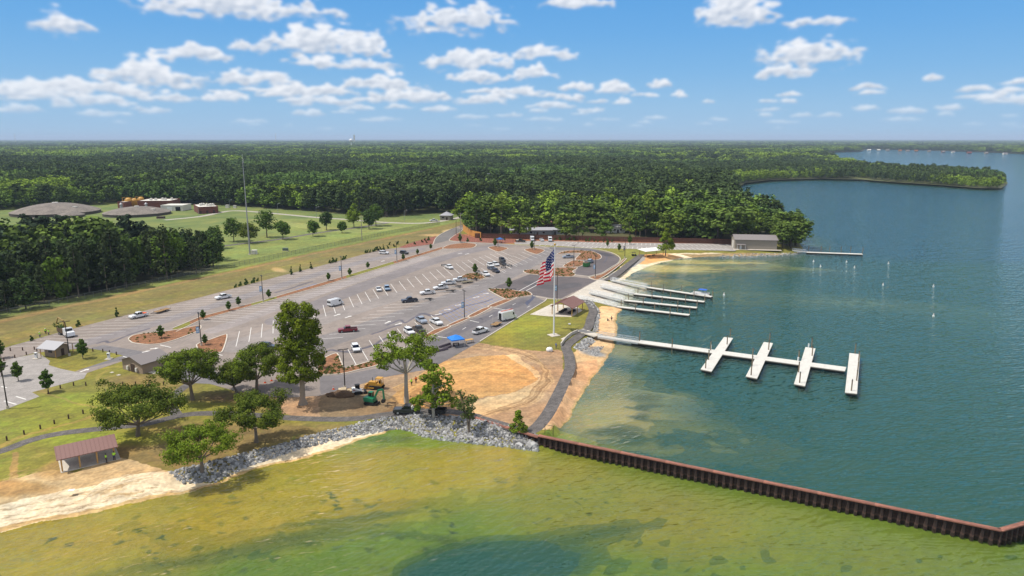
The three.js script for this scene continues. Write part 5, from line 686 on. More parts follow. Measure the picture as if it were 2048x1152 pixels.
// buoys
const buoy = thing('buoy', at(1448, 590, 0)); tag(buoy, 'white spar buoy floating off the boarding docks', 'buoy', 'white marker buoys');
part('body', new THREE.LatheGeometry([[0, -0.5], [0.42, -0.45], [0.5, 0], [0.42, 0.35], [0.22, 0.5], [0.17, 1.2], [0.1, 1.32], [0, 1.35]].map(([x, y]) => new THREE.Vector2(x, y)), 14), MM.white, buoy); part('band', cyl(0.2, 0.195, 0.14, 0, 0.85, 0, 12), MM.orangeP, buoy); buoy.scale.setScalar(0.8);
for (const [u, v, l] of [[1627, 523, 'white spar buoy nearest the courtesy dock'], [1641, 533, 'white spar buoy below the one nearest the courtesy dock'], [1693, 524, 'white spar buoy straight below the end of the courtesy dock'], [1709, 535, 'white spar buoy below and beyond the end of the courtesy dock'], [1777, 527, 'white spar buoy in open water past the courtesy dock'], [1766, 570, 'white spar buoy lowest left of the open-water group'], [1867, 573, 'upper of two white spar buoys far out to the side'], [1867, 632, 'lower of two white spar buoys far out to the side']]) { const c = copyOf(buoy, 'buoy', at(u, v, 0)); c.userData.label = l; c.scale.setScalar(0.7); }
{ // pontoon boat
  const A = at(1378, 589, 0), B = at(1424, 594, 0), g = thing('pontoon_boat', A.clone().lerp(B, 0.5).setY(0.1), yawOf(A, B)); tag(g, 'pontoon boat with a blue canopy moored at the farthest boarding dock', 'boat');
  for (const z of [-0.95, 0.95]) { const t = new THREE.CylinderGeometry(0.32, 0.32, 6.6, 12); t.rotateZ(Math.PI / 2); t.translate(0, 0.1, z); part('pontoon', t, MM.alu, g); }
  part('deck', bx(7, 0.12, 2.5, 0, 0.5, 0), MM.offwhite, g); for (const z of [-1.2, 1.2]) part('railing', mg([bx(6.4, 0.55, 0.05, 0, 0.9, z), bx(6.4, 0.06, 0.07, 0, 1.2, z)]), MM.white, g);
  part('canopy', (() => { const c = bx(3, 0.12, 2.5, 0.8, 2.45, 0); return c; })(), M('#2358b5', 0.8), g); part('canopy_frame', mg([-1, 1].flatMap((s) => [-0.6, 2.2].map((x) => bar(V(0.8, 0.6, s * 1.2), V(x, 2.4, s * 1.15), 0.03)))), MM.alu, g); part('seat', mg([bx(1.4, 0.5, 0.6, -1.6, 0.8, 0.85), bx(0.6, 0.5, 2, 2.6, 0.8, 0)]), MM.offwhite, g); part('motor', bx(0.5, 0.9, 0.4, 3.7, 0.5, 0), MM.black, g);
}

// ---------------------------------------------------------------- buildings, shelters, fences, poles
seed = 808;
const brick = new THREE.MeshStandardMaterial({ map: grit('#6e4136', 3, 5, 0.3), roughness: 0.95 }), siding = M('#8b8377', 0.85), tan = M('#8d7c6a', 0.9), darkDoor = M('#3b2a20', 0.8);
function gable(L, Dp, rise, over, t = 0.14) { const s = new THREE.Shape([[-Dp / 2 - over, -over * rise / (Dp / 2)], [0, rise], [Dp / 2 + over, -over * rise / (Dp / 2)], [Dp / 2 + over, -over * rise / (Dp / 2) + t], [0, rise + t], [-Dp / 2 - over, -over * rise / (Dp / 2) + t]].map(([x, y]) => new THREE.Vector2(x, y))); const g = new THREE.ExtrudeGeometry(s, { depth: L + over * 2, bevelEnabled: false }); g.translate(0, 0, -L / 2 - over); g.rotateY(Math.PI / 2); return g; }
function gableWall(L, Dp, h, rise) { const s = new THREE.Shape([[-Dp / 2, 0], [Dp / 2, 0], [Dp / 2, h], [0, h + rise], [-Dp / 2, h]].map(([x, y]) => new THREE.Vector2(x, y))); const g = new THREE.ExtrudeGeometry(s, { depth: L, bevelEnabled: false }); g.translate(0, 0, -L / 2); g.rotateY(Math.PI / 2); return g; }
function seams(parent, L, Dp, rise, h, over, n, mat) { const list = []; for (let k = 0; k <= n; k++) for (const s of [-1, 1]) { const x = lerp(-L / 2 - over + 0.1, L / 2 + over - 0.1, k / n); list.push(beam(V(x, h + rise + 0.16, 0), V(x, h - over * rise / (Dp / 2) + 0.16, s * (Dp / 2 + over)), 0.06, 0.05)); } part('roof_seams', mg(list), mat, parent); }
// from two ground corners of the front wall: group with +x along the wall, +z towards the viewer's side
function onWall(name, c0, c1, label, cat = 'building', y = LAND) { const a = at(...c0), b = at(...c1), yaw = yawOf(a, b), g = thing(name, a.clone().lerp(b, 0.5).setY(y), yaw); tag(g, label, cat); return [g, a.distanceTo(b)]; }
{ // boathouse
  const [g, L] = onWall('boathouse', [1469.5, 498], [1553.5, 499.8], 'large grey metal boathouse at the end of the far car park'), D = 13, h = 5.2, rise = 1.9;
  const b = new THREE.Group(); b.name = 'hall'; b.position.z = -D / 2; g.add(b);
  part('wall', gableWall(L, D, h, rise), siding, b); const r = part('roof', gable(L, D, rise, 0.5).translate(0, h, 0), MM.greyRoof, b);
  const ribs = []; for (let k = 0; k < 30; k++) ribs.push(bx(0.08, h, 0.06, lerp(-L / 2 + 0.3, L / 2 - 0.3, k / 29), h / 2, D / 2 + 0.03)); part('wall_ribs', mg(ribs), siding, b);
  part('porch_roof', bx(4.6, 0.15, 2.4, -L / 2 + 3, 2.7, 1.2, 0, 0.12), MM.greyRoof, g); part('door', bx(1, 2.1, 0.1, -L / 2 + 3, 1.05, 0.06), MM.white, g); for (const x of [0.9, 5.1]) part('porch_post', bx(0.14, 2.6, 0.14, -L / 2 + x, 1.3, 2.2), MM.white, g); part('big_door', bx(0.1, 4, 4.4, -L / 2 - 0.06, 2, 0), MM.offwhite, b); part('apron', bx(L + 3, 0.1, 3, 0.5, 0.05, 1.5), MAT.concrete, g);
}
function postShelter(name, c0, c1, D, h, rise, label, roofMat, postMat, nPost, over = 0.7) {
  const [g, L] = onWall(name, c0, c1, label, 'pavilion'), r = new THREE.Group(); r.name = 'roof_frame'; r.position.z = -D / 2; g.add(r);
  part('roof', gable(L, D, rise, over).translate(0, h, 0), roofMat, r); seams(r, L, D, rise, h, over, Math.round(L * 1.6), roofMat); part('eave_beam', mg([bx(L + 0.4, 0.3, 0.2, 0, h - 0.12, D / 2), bx(L + 0.4, 0.3, 0.2, 0, h - 0.12, -D / 2)]), postMat, r);
  part('ridge_beam', bx(L + 0.8, 0.25, 0.2, 0, h + rise - 0.2, 0), postMat, r);
  for (let k = 0; k < nPost; k++) for (const z of [0, -D]) part('post', bx(0.24, h, 0.24, lerp(-L / 2 + 0.1, L / 2 - 0.1, k / (nPost - 1)), h / 2, z), postMat, g);
  return [g, L];
}
{ const [g, L] = postShelter('pavilion', [124, 944], [231, 919], 5.6, 2.75, 1.1, 'long maroon-roofed open pavilion above the near beach', MM.maroon, MM.timber, 4, 0.6); part('slab', bx(L + 1, 0.2, 6.4, 0.3, -0.02, -2.8), MAT.concrete, g); }
{ const [g, L] = postShelter('pavilion', [1143.5, 633.5], [1165, 620.5], 7.2, 3.1, 1.5, 'maroon-roofed pavilion on the white pad behind the flagpole', MM.maroon, MM.timber, 3, 0.6); const arch = new THREE.TorusGeometry(3.4, 0.12, 6, 20, Math.PI); arch.scale(1, 0.34, 1); arch.rotateY(Math.PI / 2); for (const x of [-L / 2, L / 2]) part('arch_brace', arch.clone().translate(x, 2.7, -3.6), MM.timber, g);
  for (const [x, z] of [[-1.4, -2], [1.4, -2], [-1.4, -5.2], [1.4, -5.2]]) { const t = thing('picnic_table', V(0, 0, 0)); g.updateMatrixWorld(true); t.position.copy(g.localToWorld(V(x, 0.06, z))); t.rotation.y = g.rotation.y; tag(t, 'dark picnic table under the pavilion by the flagpole', 'picnic table', 'picnic tables under the flagpole pavilion'); part('table_top', bx(1.8, 0.06, 0.75, 0, 0.75, 0), MM.brownP, t); for (const s of [-1, 1]) { part('bench', bx(1.8, 0.05, 0.28, 0, 0.45, s * 0.7), MM.brownP, t); part('leg', bx(0.08, 0.75, 1.3, s * 0.7, 0.37, 0), MM.black, t); } } }
{ // white canopy shelter on the upper beach
  const [g, L] = onWall('canopy_shelter', [1292, 515], [1326, 511.5], 'white-roofed shelter on the sand by the slim cypress', 'pavilion');
  part('roof', bx(L + 1.6, 0.2, 6.6, 0, 3.3, -2.6, 0, 0.06), M('#e2e0da', 0.6), g); for (const x of [-L / 2, L / 2]) for (const z of [0, -5.2]) part('post', bx(0.2, 3.2, 0.2, x, 1.6, z), MM.timber, g); part('bench', mg([bx(1.8, 0.5, 0.6, -2, 0.25, -2), bx(1.8, 0.5, 0.6, 2, 0.25, -3)]), MM.brownP, g);
}
{ // kiosk and toilet block
  const [g, L] = onWall('kiosk', [81, 713.5], [112, 717], 'small wooden kiosk with a pale metal roof on the lawn'), D = 5.6, h = 2.6, rise = 1.2, b = new THREE.Group(); b.name = 'hut'; b.position.z = -D / 2; g.add(b);
  part('wall', gableWall(L - 1.4, D - 1.6, h, rise * 0.7), tan, b); part('roof', gable(L, D, rise, 0.5).translate(0, h, 0), MM.silver, b); for (const x of [-1, 1]) for (const z of [-1, 1]) part('post', bx(0.16, h, 0.16, x * (L / 2 - 0.1), h / 2, z * (D / 2 - 0.1)), MM.timber, b); part('window', bx(1.2, 0.9, 0.08, 0, 1.6, D / 2 - 0.78), MM.darkGlass, b); part('door', bx(0.08, 2, 0.9, L / 2 - 0.68, 1, 0), darkDoor, b);
}
{ const a = at(246, 738), b0 = at(286, 748), D = 7.4, [g, L] = onWall('toilet_block', [246, 738.5], [286, 748.5], 'tan toilet block with a grey gable roof beside the oaks'), h = 2.7, rise = 1.3, b = new THREE.Group(); b.name = 'block'; b.position.z = -D / 2; b.rotation.y = Math.PI / 2; g.add(b);
  part('wall', gableWall(D, L, h, rise), tan, b); part('roof', gable(D, L, rise, 0.5).translate(0, h, 0), MM.greyRoof, b); part('door', bx(1.5, 2.1, 0.1, 0.2, 1.05, 0.07), darkDoor, g); for (const x of [-1.7, 1.9]) part('utility_box', bx(0.6, 0.9, 0.4, x, 0.9, 0.24), MM.offwhite, g); for (const x of [-1.2, 1.4]) part('roof_vent', cyl(0.1, 0.1, 0.4, x, h + rise * 0.55, 0.8, 8), MM.white, b); part('apron', bx(L + 2, 0.08, 1.6, 1.6, 0.04, -D * 0.3), MAT.concrete, g);
  part('service_pad', mg([bx(0.9, 0.1, 0.7, -4, 0.05, 3), bx(0.9, 0.1, 0.7, -0.6, 0.05, 3.4)]), MAT.concrete, g); }
for (const [u, v, l] of [[73, 717, 'white pay station on the forecourt beside the kiosk'], [218, 718, 'white pay station on the lawn tip facing the toilet block']]) { const t = thing('pay_station', at(u, v)); tag(t, l, 'machine'); part('plinth', bx(1.6, 0.12, 1.6, 0, 0.06, 0), MAT.concrete, t); part('cabinet', bx(0.6, 1.5, 0.5, 0, 0.85, 0), MM.white, t); part('hood', bx(0.75, 0.12, 0.65, 0, 1.65, 0), MM.white, t); part('screen', bx(0.4, 0.3, 0.03, 0, 1.3, 0.265), MM.darkGlass, t); }
// waterworks across the field
const domeTex = grit('#6f675f', 41, 40, 0.35), domeMat = new THREE.MeshStandardMaterial({ map: domeTex, roughness: 0.95 });
for (const [u, v, R, h, wall, l] of [[113, 427, 31, 6.2, 2.2, 'largest grey domed reservoir in the waterworks'], [275, 429, 24, 4.2, 2, 'middle-sized grey domed reservoir beside the brick buildings'], [140, 433.5, 10, 1.6, 1.6, 'small pale domed tank half hidden by the dark wood'], [74, 441, 6, 1.2, 1, 'smallest domed tank just showing above the dark wood']]) {
  const g = thing('domed_reservoir', at(u, v)); tag(g, l, 'reservoir'); const pts = [[R, -0.1], [R, wall]]; for (let k = 0; k <= 12; k++) { const t = k / 12; pts.push([R * 0.985 * Math.cos(t * 1.5708) + 0.001, wall + h * Math.sin(t * 1.5708) * 0.99]); }
  const dome = [[R * 1.01, wall]]; for (let k = 0; k <= 14; k++) { const r = R * (1 - k / 14); dome.push([Math.max(r, 0.01), wall + 0.1 + h * (1 - (r / R) ** 2)]); }
  const dg = new THREE.LatheGeometry(dome.map(([x, y]) => new THREE.Vector2(x, y)), 64), p = dg.attributes.position; for (let i = 0; i < p.count; i++) dg.attributes.uv.setXY(i, p.getX(i), p.getZ(i));
  part('dome', dg, domeMat, g); part('tank_wall', new THREE.CylinderGeometry(R, R, wall, 64, 1, true).translate(0, wall / 2, 0), M('#4c4640', 0.95), g); if (R > 15) { part('hatch', cyl(R * 0.07, R * 0.07, 0.7, 0, wall + h - 0.1, 0, 12), MM.offwhite, g); part('vent_box', bx(3, 0.8, 2, R * 0.62, wall + h * 0.6, R * 0.2), MM.offwhite, g); }
}
function flatBuilding(c0, c1, D, h, mat, label, roof) { const [g, L] = onWall('waterworks_building', c0, c1, label); part('wall', bx(L, h, D, 0, h / 2, -D / 2), mat, g); part('roof', bx(L - 0.8, 0.3, D - 0.8, 0, h - 0.05, -D / 2), MM.offwhite, g); part('parapet', mg([bx(L + 0.2, 0.4, 0.4, 0, h + 0.15, -0.05), bx(L + 0.2, 0.4, 0.4, 0, h + 0.15, -D + 0.05), bx(0.4, 0.4, D - 0.5, -L / 2 + 0.1, h + 0.15, -D / 2), bx(0.4, 0.4, D - 0.5, L / 2 - 0.1, h + 0.15, -D / 2)]), mat, g); for (let k = 0; k < roof; k++) { const c = new THREE.CylinderGeometry(0.9, 0.9, 2.6, 12); c.rotateX(Math.PI / 2); c.translate(lerp(-L * 0.3, L * 0.42, (k + 0.5) / roof), h + 0.95, -D * rr(0.3, 0.7)); part('roof_unit', c, MM.offwhite, g); } return [g, L, D, h]; }
{ const [g, L, D, h] = flatBuilding([398, 428], [437, 426], 26, 5.2, brick, 'long brick building with white rooftop units beside the service road', 7); for (const x of [-6, -1, 4]) part('door', bx(1.6, 2.4, 0.1, x, 1.2, 0.06), darkDoor, g); }
flatBuilding([276, 416.5], [342, 416], 22, 6, brick, 'brick building with silver rooftop tanks behind the middle reservoir', 5);
{ const [g, L] = flatBuilding([322, 422], [366, 422], 16, 4.4, MM.offwhite, 'white shed between the two brick buildings', 0); part('door', bx(4, 3.4, 0.1, L * 0.28, 1.7, 0.06), MM.darkGlass, g); part('door', bx(4, 3.4, 0.1, -L * 0.1, 1.7, 0.06), MM.white, g); }
flatBuilding([236, 416], [249, 416.5], 8, 5, brick, 'little brick hut beside the yellow tanks', 0);
for (const [u, v, s, l] of [[258, 414, 1, 'yellow vertical process tank behind the middle reservoir'], [270, 413, 0.9, 'second yellow process tank, lower and wider'], [283, 411, 0.95, 'yellow process tank nearest the brick building']]) { const t = thing('process_tank', at(u, v)); tag(t, l, 'tank', 'yellow tanks of the waterworks'); part('tank', new THREE.LatheGeometry([[0, 0], [3.2, 0], [3.2, 5.4], [2.6, 7], [0.8, 8], [0, 8]].map(([x, y]) => new THREE.Vector2(x, y)), 20), MM.yellowP, t); part('frame', mg([bx(7.6, 0.3, 0.3, 0, 5.6, 3), bx(0.3, 8.6, 0.3, 3.6, 4.3, 2.6), bx(0.3, 8.6, 0.3, -3.6, 4.3, 2.6), bx(7.6, 0.3, 0.3, 0, 8.4, 2.6)]), MM.yellowP, t); t.scale.setScalar(s); }
for (const [u, v, l] of [[243, 417.5, 'silver cone-topped vent stack beside the brick hut'], [293, 417, 'silver vent stack in front of the brick building']]) { const t = thing('vent_stack', at(u, v)); tag(t, l, 'vent'); part('stack', cyl(1.2, 0.9, 3.6, 0, 0, 0, 12), MM.silver, t); part('cowl', new THREE.ConeGeometry(1.5, 1.6, 12).translate(0, 4.6, 0), MM.silver, t); }
{ const t = thing('radio_mast', at(500, 509)); tag(t, 'tall thin steel radio mast rising from the mown field', 'mast'); part('mast', cyl(0.42, 0.12, 47, 0, 0, 0, 10), MM.silver, t); part('antenna', mg([bar(V(0, 47, 0), V(0, 51, 0), 0.05), bx(1, 0.1, 0.1, 0, 46.5, 0), bar(V(0.5, 46.5, 0), V(0.5, 48.5, 0), 0.04)]), MM.white, t); part('footing', bx(1.6, 0.3, 1.6, 0, 0.1, 0), MAT.concrete, t); }
for (const [u, v, w, h, m, l] of [[509, 508, 2.6, 2, MM.offwhite, 'white equipment cabinet at the foot of the radio mast'], [571, 501.5, 2.6, 1.4, M('#5b675c', 0.7), 'grey-green utility box on the mown field'], [455, 415.5, 2.8, 2.4, MM.offwhite, 'white cabinet beyond the long brick building'], [470, 416, 2.4, 2.2, MM.offwhite, 'second white cabinet beyond the long brick building'], [322, 437, 5, 1.5, M('#4a3a30', 0.9), 'dark skip on the grass before the middle reservoir']]) { const t = thing('equipment_cabinet', at(u, v)); tag(t, l, 'cabinet'); part('box', bx(w, h, w * 0.7, 0, h / 2, 0), m, t); part('lid', bx(w + 0.12, 0.1, w * 0.7 + 0.12, 0, h + 0.05, 0), m, t); part('plinth', bx(w + 0.5, 0.1, w * 0.7 + 0.5, 0, 0.04, 0), MAT.concrete, t); }
{ const [g, L] = onWall('gatehouse', [880, 440], [901, 440.5], 'grey gatehouse with a hipped roof where the service road ends'); part('wall', bx(L, 3.4, 7, 0, 1.7, -3.5), siding, g); const r = new THREE.ConeGeometry(L * 0.82, 2.6, 4); r.rotateY(Math.PI / 4); r.scale(1, 1, 0.9); part('roof', r.translate(0, 4.7, -3.5), MM.silver, g); part('door', bx(1.2, 2.2, 0.1, 1.2, 1.1, 0.06), darkDoor, g); part('window', bx(1.6, 1, 0.1, -1.6, 1.9, 0.06), MM.darkGlass, g); }
// houses glimpsed in the trees
for (const [u, v, w, D, h, m, r, l] of [[1062, 470, 26, 5, 3.4, M('#7d8288', 0.8), MM.silver, 'long grey mobile home behind the wooden fence'], [1102, 468, 16, 5, 3, M('#8f9296', 0.8), MM.silver, 'pale mobile home among the trunks behind the wooden fence'], [1228, 464, 13, 7, 3.6, MM.offwhite, M('#b4b0aa', 0.7), 'white cottage between the trees behind the far car park'], [1092, 456, 11, 7, 3.4, M('#9a7468', 0.9), M('#93645a', 0.8), 'reddish cottage deep in the trees behind the mobile homes'], [1162, 408, 14, 9, 3.4, MM.offwhite, M('#3d7cc4', 0.5), 'bright blue metal roof showing among the treetops'], [1082, 385, 13, 9, 4, MM.offwhite, M('#a8a49c', 0.7), 'grey-roofed house near the sports floodlights'], [1225, 377, 16, 9, 4, MM.white, M('#b9bcc0', 0.6), 'white-roofed house far back in the woodland'], [1338, 414, 7, 7, 7, MM.white, MM.greyRoof, 'narrow white house showing among the trees near the bay']]) {
  const g = thing('house', at(u, v)); tag(g, l, 'house'); part('wall', gableWall(w, D, h, 1.2), m, g); part('roof', gable(w, D, 1.2, 0.4).translate(0, h, 0), r, g); for (const x of [-0.3, 0, 0.3]) part('window', bx(1.2, 1, 0.1, x * w, 1.9, D / 2 + 0.05), MM.darkGlass, g); part('door', bx(1, 2, 0.1, 0.15 * w, 1, D / 2 + 0.05), darkDoor, g);
}
// waterside houses on the far shore
[[1738, 301.3, 'pale boathouse at the point of the far shore'], [1757, 301.5, 'second pale-roofed boathouse from the far point'], [1775, 302, 'grey house beside the pale boathouses on the far shore'], [1800, 302.5, 'rust-roofed house on the far shore'], [1815, 302.8, 'tan house next to the rust roof on the far shore'], [1832, 303, 'long brown house on the far shore'], [1858, 304, 'grey-walled house midway along the far shore'], [1886, 305, 'brown house midway along the far shore'], [1906, 305.5, 'pale house past the brown one on the far shore'], [1938, 307, 'red-roofed house towards the picture edge on the far shore'], [1972, 308, 'grey house towards the picture edge on the far shore'], [2010, 309, 'last pale house at the picture edge on the far shore']].forEach(([u, v, l], k) => { const g = thing('lake_house', at(u, v, 0.6)); tag(g, l, 'house', 'houses on the far shore'); const w = rr(11, 18), D = 9, h = 4; part('wall', gableWall(w, D, h, 2), [MM.offwhite, siding, siding, M('#8f6c48', 0.8), tan, M('#80603f', 0.8), siding, M('#7a5236', 0.9), MM.offwhite, brick, siding, MM.offwhite][k], g); part('roof', gable(w, D, 3, 0.6).translate(0, h, 0), [MM.offwhite, MM.offwhite, MM.greyRoof, M('#8f5f3c', 0.8), MM.greyRoof, M('#8c5a34', 0.8), MM.greyRoof, MM.greyRoof, MM.greyRoof, M('#75423a', 0.8), MM.greyRoof, MM.greyRoof][k], g); });
{ const t = thing('water_tower', V((709 - 1024) / FOCAL * 4700, 0, -4700)); tag(t, 'white water tower on the horizon', 'water tower'); part('tank', new THREE.SphereGeometry(12.5, 20, 14).scale(1, 0.85, 1).translate(0, 48, 0), MM.white, t); part('stem', cyl(2.5, 2, 42, 0, 0, 0, 10), MM.white, t); part('tower', bx(9, 44, 6, 8, 62, -60), MM.offwhite, t); }
for (const [u, d, top_, l] of [[562, 9000, 130, 'hair-thin transmitter mast on the horizon'], [1216, 8000, 68, 'tiny white tower on the horizon above the flagpole'], [52, 9000, 120, 'faint mast on the horizon at the picture edge']]) { const t = top('horizon_mast', cyl(3, 2, top_, (u - 1024) / FOCAL * d, 0, -d, 6), MM.offwhite); tag(t, l, 'mast'); }
// sports floodlights in the woodland clearing
for (const [u, b, h, l] of [[748.6, 372, 16, 'floodlight pole standing alone at the edge of the pines'], [842, 374, 19, 'floodlight pole before the ball field'], [877, 375, 15, 'shorter floodlight pole beside the ball field'], [938, 378, 21, 'tallest floodlight pole on the ball field'], [947, 376, 16, 'floodlight pole beside the tallest one'], [976, 376, 17, 'floodlight pole on the far side of the ball field'], [1066, 369, 20, 'floodlight pole above the wooden fence trees'], [1071, 367, 17, 'twin of the floodlight pole above the wooden fence trees']]) { const t = thing('floodlight_pole', at(u, b)); tag(t, l, 'floodlight'); part('pole', cyl(0.35, 0.25, h, 0, 0, 0, 8), MM.silver, t); part('lamp_bar', bx(5, 0.8, 0.8, 0, h, 0), MM.silver, t); }
// chain-link fence along the berm
{
  const g = thing('chain_link_fence', V(0, 0, 0)); tag(g, 'chain-link fence running the length of the berm', 'fence'); const galv = M('#6f7472', 0.6, { metalness: 0.4 }), mesh = M('#4c504c', 0.8, { transparent: true, opacity: 0.3, side: THREE.DoubleSide }), post = cyl(0.05, 0.05, 2.3, 0, -0.1, 0, 6);
  for (let s = 0; s < fencePts.length - 1; s++) { const a = fencePts[s], b = fencePts[s + 1], L = a.distanceTo(b), n = Math.round(L / 3.2); for (let k = 0; k < n; k++) { const p = a.clone().lerp(b, k / n), q = a.clone().lerp(b, (k + 1) / n), m = part('post', post, galv, g); m.position.set(p.x, LAND, p.z); } part('top_rail', bar(a.clone().setY(LAND + 2.15), b.clone().setY(LAND + 2.15), 0.045, 5), galv, g); const m = new THREE.PlaneGeometry(L, 2.1); m.rotateY(yawOf(a, b)); m.translate((a.x + b.x) / 2, LAND + 1.08, (a.z + b.z) / 2); part('wire_mesh', m, mesh, g); }
}
const fencePost = bx(0.14, 3, 0.14, 0, 1.45, 0);
// wooden fence behind the far car park, panel by panel with boards
{
  const g = thing('wooden_fence', V(0, 0, 0)); tag(g, 'tall brown board fence behind the far car park', 'fence'); const fm = new THREE.MeshStandardMaterial({ map: grit('#57372b', 13, 3, 0.4), roughness: 0.95 }), pts = px([[950, 476], [1060, 478.5], [1200, 482], [1340, 485.5], [1474, 488.5]]);
  const panel = mg(Array.from({ length: 14 }, (_, k) => bx(0.165, 2.9 + (k % 3) * 0.02, 0.05, -1.21 + k * 0.186, 1.45, (k % 2) * 0.02)));
  for (let s = 0; s < pts.length - 1; s++) { const a = pts[s], b = pts[s + 1], L = a.distanceTo(b), n = Math.round(L / 2.6); for (let k = 0; k < n; k++) { const p = a.clone().lerp(b, (k + 0.5) / n), m = part('fence_panel', panel, fm, g); m.position.set(p.x, LAND, p.z); m.rotation.y = yawOf(a, b); m.scale.x = L / n / 2.6; const q = a.clone().lerp(b, k / n), pm = part('post', fencePost, MM.brownP, g); pm.position.set(q.x, LAND, q.z - 0.12); } }
  const h = thing('site_hoarding', V(0, 0, 0)); tag(h, 'orange-tan plywood hoarding at the corner of the wooden fence', 'hoarding'); const hp = px([[926, 461], [938, 470], [948, 474], [962, 476.5]]); for (let s = 0; s < hp.length - 1; s++) part('board', beam(hp[s].clone().setY(LAND + 2), hp[s + 1].clone().setY(LAND + 2), 0.1, s === 0 ? 4 : 3.4), M('#b9823e', 0.85), h);
}
// lamp posts with double heads; some carry a banner
const lampPole = cyl(0.15, 0.1, 9.8, 0, 0, 0, 10), lampBase = cyl(0.3, 0.3, 0.7, 0, 0, 0, 10), lampHead = mg([bx(0.95, 0.14, 0.45, 0.75, 9.75, 0), bx(0.95, 0.14, 0.45, -0.75, 9.75, 0)]), lampArm = bx(0.9, 0.08, 0.08, 0, 9.72, 0), banner = bx(0.05, 1.9, 0.85, 0.03, 4.9, 0.62), bannerArm = mg([bar(V(0, 5.9, 0), V(0, 5.9, 1.1), 0.025), bar(V(0, 3.9, 0), V(0, 3.9, 1.1), 0.025)]), bronze = M('#241d18', 0.6);
const bannerMat = M('#7fa3c4', 0.8), brownBanner = M('#4a2f27', 0.8), bannerMark = M('#dfe6ea', 0.8);
const markGeo = mg([bx(0.012, 0.5, 0.5, 0.062, 5.25, 0.62), bx(0.012, 0.14, 0.6, 0.062, 4.6, 0.62), bx(0.012, 0.1, 0.5, 0.062, 4.35, 0.62)]);
for (const [u, v, l, b] of [[15.6, 817.5, 'lamp post at the forecourt edge beside the lawn', 0], [139, 711.5, 'lamp post standing beside the wooden kiosk', 0], [403, 692, 'lamp post with a blue banner at the corner bed behind the broad oak', 1], [526.6, 603.5, 'lamp post on the median nearest the tall cypress', 1], [690, 777, 'lamp post standing in front of the works site machines', 0], [929, 638.5, 'lamp post with a white banner on the mulch strip above the tent', 1], [684, 559, 'lamp post with a banner midway along the median', 1], [794, 524, 'lamp post with a banner towards the far end of the median', 1], [912.5, 471, 'lamp post beside the entrance road', 0], [1114, 602, 'lamp post with a banner at the head of the boat ramp by the flagpole', 1], [1190.5, 556, 'lamp post on the mulch verge between loop road and ramp', 1], [1147.5, 531.5, 'lamp post on the mulch island beside the green skip', 0], [1249.5, 516, 'lamp post with a brown banner beside the upper beach path', 2], [1068.4, 500, 'lamp post on the second diamond island', 0], [996, 495, 'lamp post on the first diamond island', 0], [1156, 486, 'lamp post among the shrubs of the far car park', 0]]) {
  const t = thing('lamp_post', at(u, v), rr(-0.1, 0.1) + 0.5); tag(t, l, 'lamp post'); part('pole', lampPole, bronze, t); part('base', lampBase, MAT.concrete, t); part('lamp_arm', lampArm, bronze, t); part('lamp_head', lampHead, bronze, t); if (b) { t.rotation.y = -1.1; const bm = part('banner', banner, b === 2 ? brownBanner : bannerMat, t); part('emblem', markGeo, bannerMark, bm); part('banner_arm', bannerArm, bronze, t); }
}
for (const [u, v, h, l] of [[922, 485, 17, 'pale utility pole beside the hoarding at the entrance'], [724, 481, 14, 'pale utility pole standing inside the field fence']]) { const t = thing('utility_pole', at(u, v)); tag(t, l, 'utility pole'); part('pole', cyl(0.25, 0.16, h, 0, 0, 0, 10), M('#8d8880', 0.9), t); part('crossarm', bx(2.4, 0.14, 0.14, 0, h - 0.6, 0), M('#8d8880', 0.9), t); part('insulator', mg([-1, 0, 1].map((x) => cyl(0.07, 0.05, 0.25, x, h - 0.5, 0, 8))), MM.white, t); }
for (const [u, v, l] of [[460, 420, 'street lamp beside the long brick building'], [556, 428, 'street lamp on the service road behind the largest field oak'], [633, 436, 'street lamp midway along the service road'], [809, 444, 'street lamp near the end of the service road'], [398, 434, 'street lamp in front of the long brick building']]) { const t = thing('street_lamp', at(u, v)); tag(t, l, 'street lamp'); part('pole', cyl(0.12, 0.08, 8, 0, 0, 0, 8), MM.steel, t); part('arm', bar(V(0, 7.9, 0), V(1.6, 8.5, 0), 0.05), MM.steel, t); part('lamp_head', bx(0.8, 0.15, 0.3, 1.9, 8.5, 0), MM.white, t); }
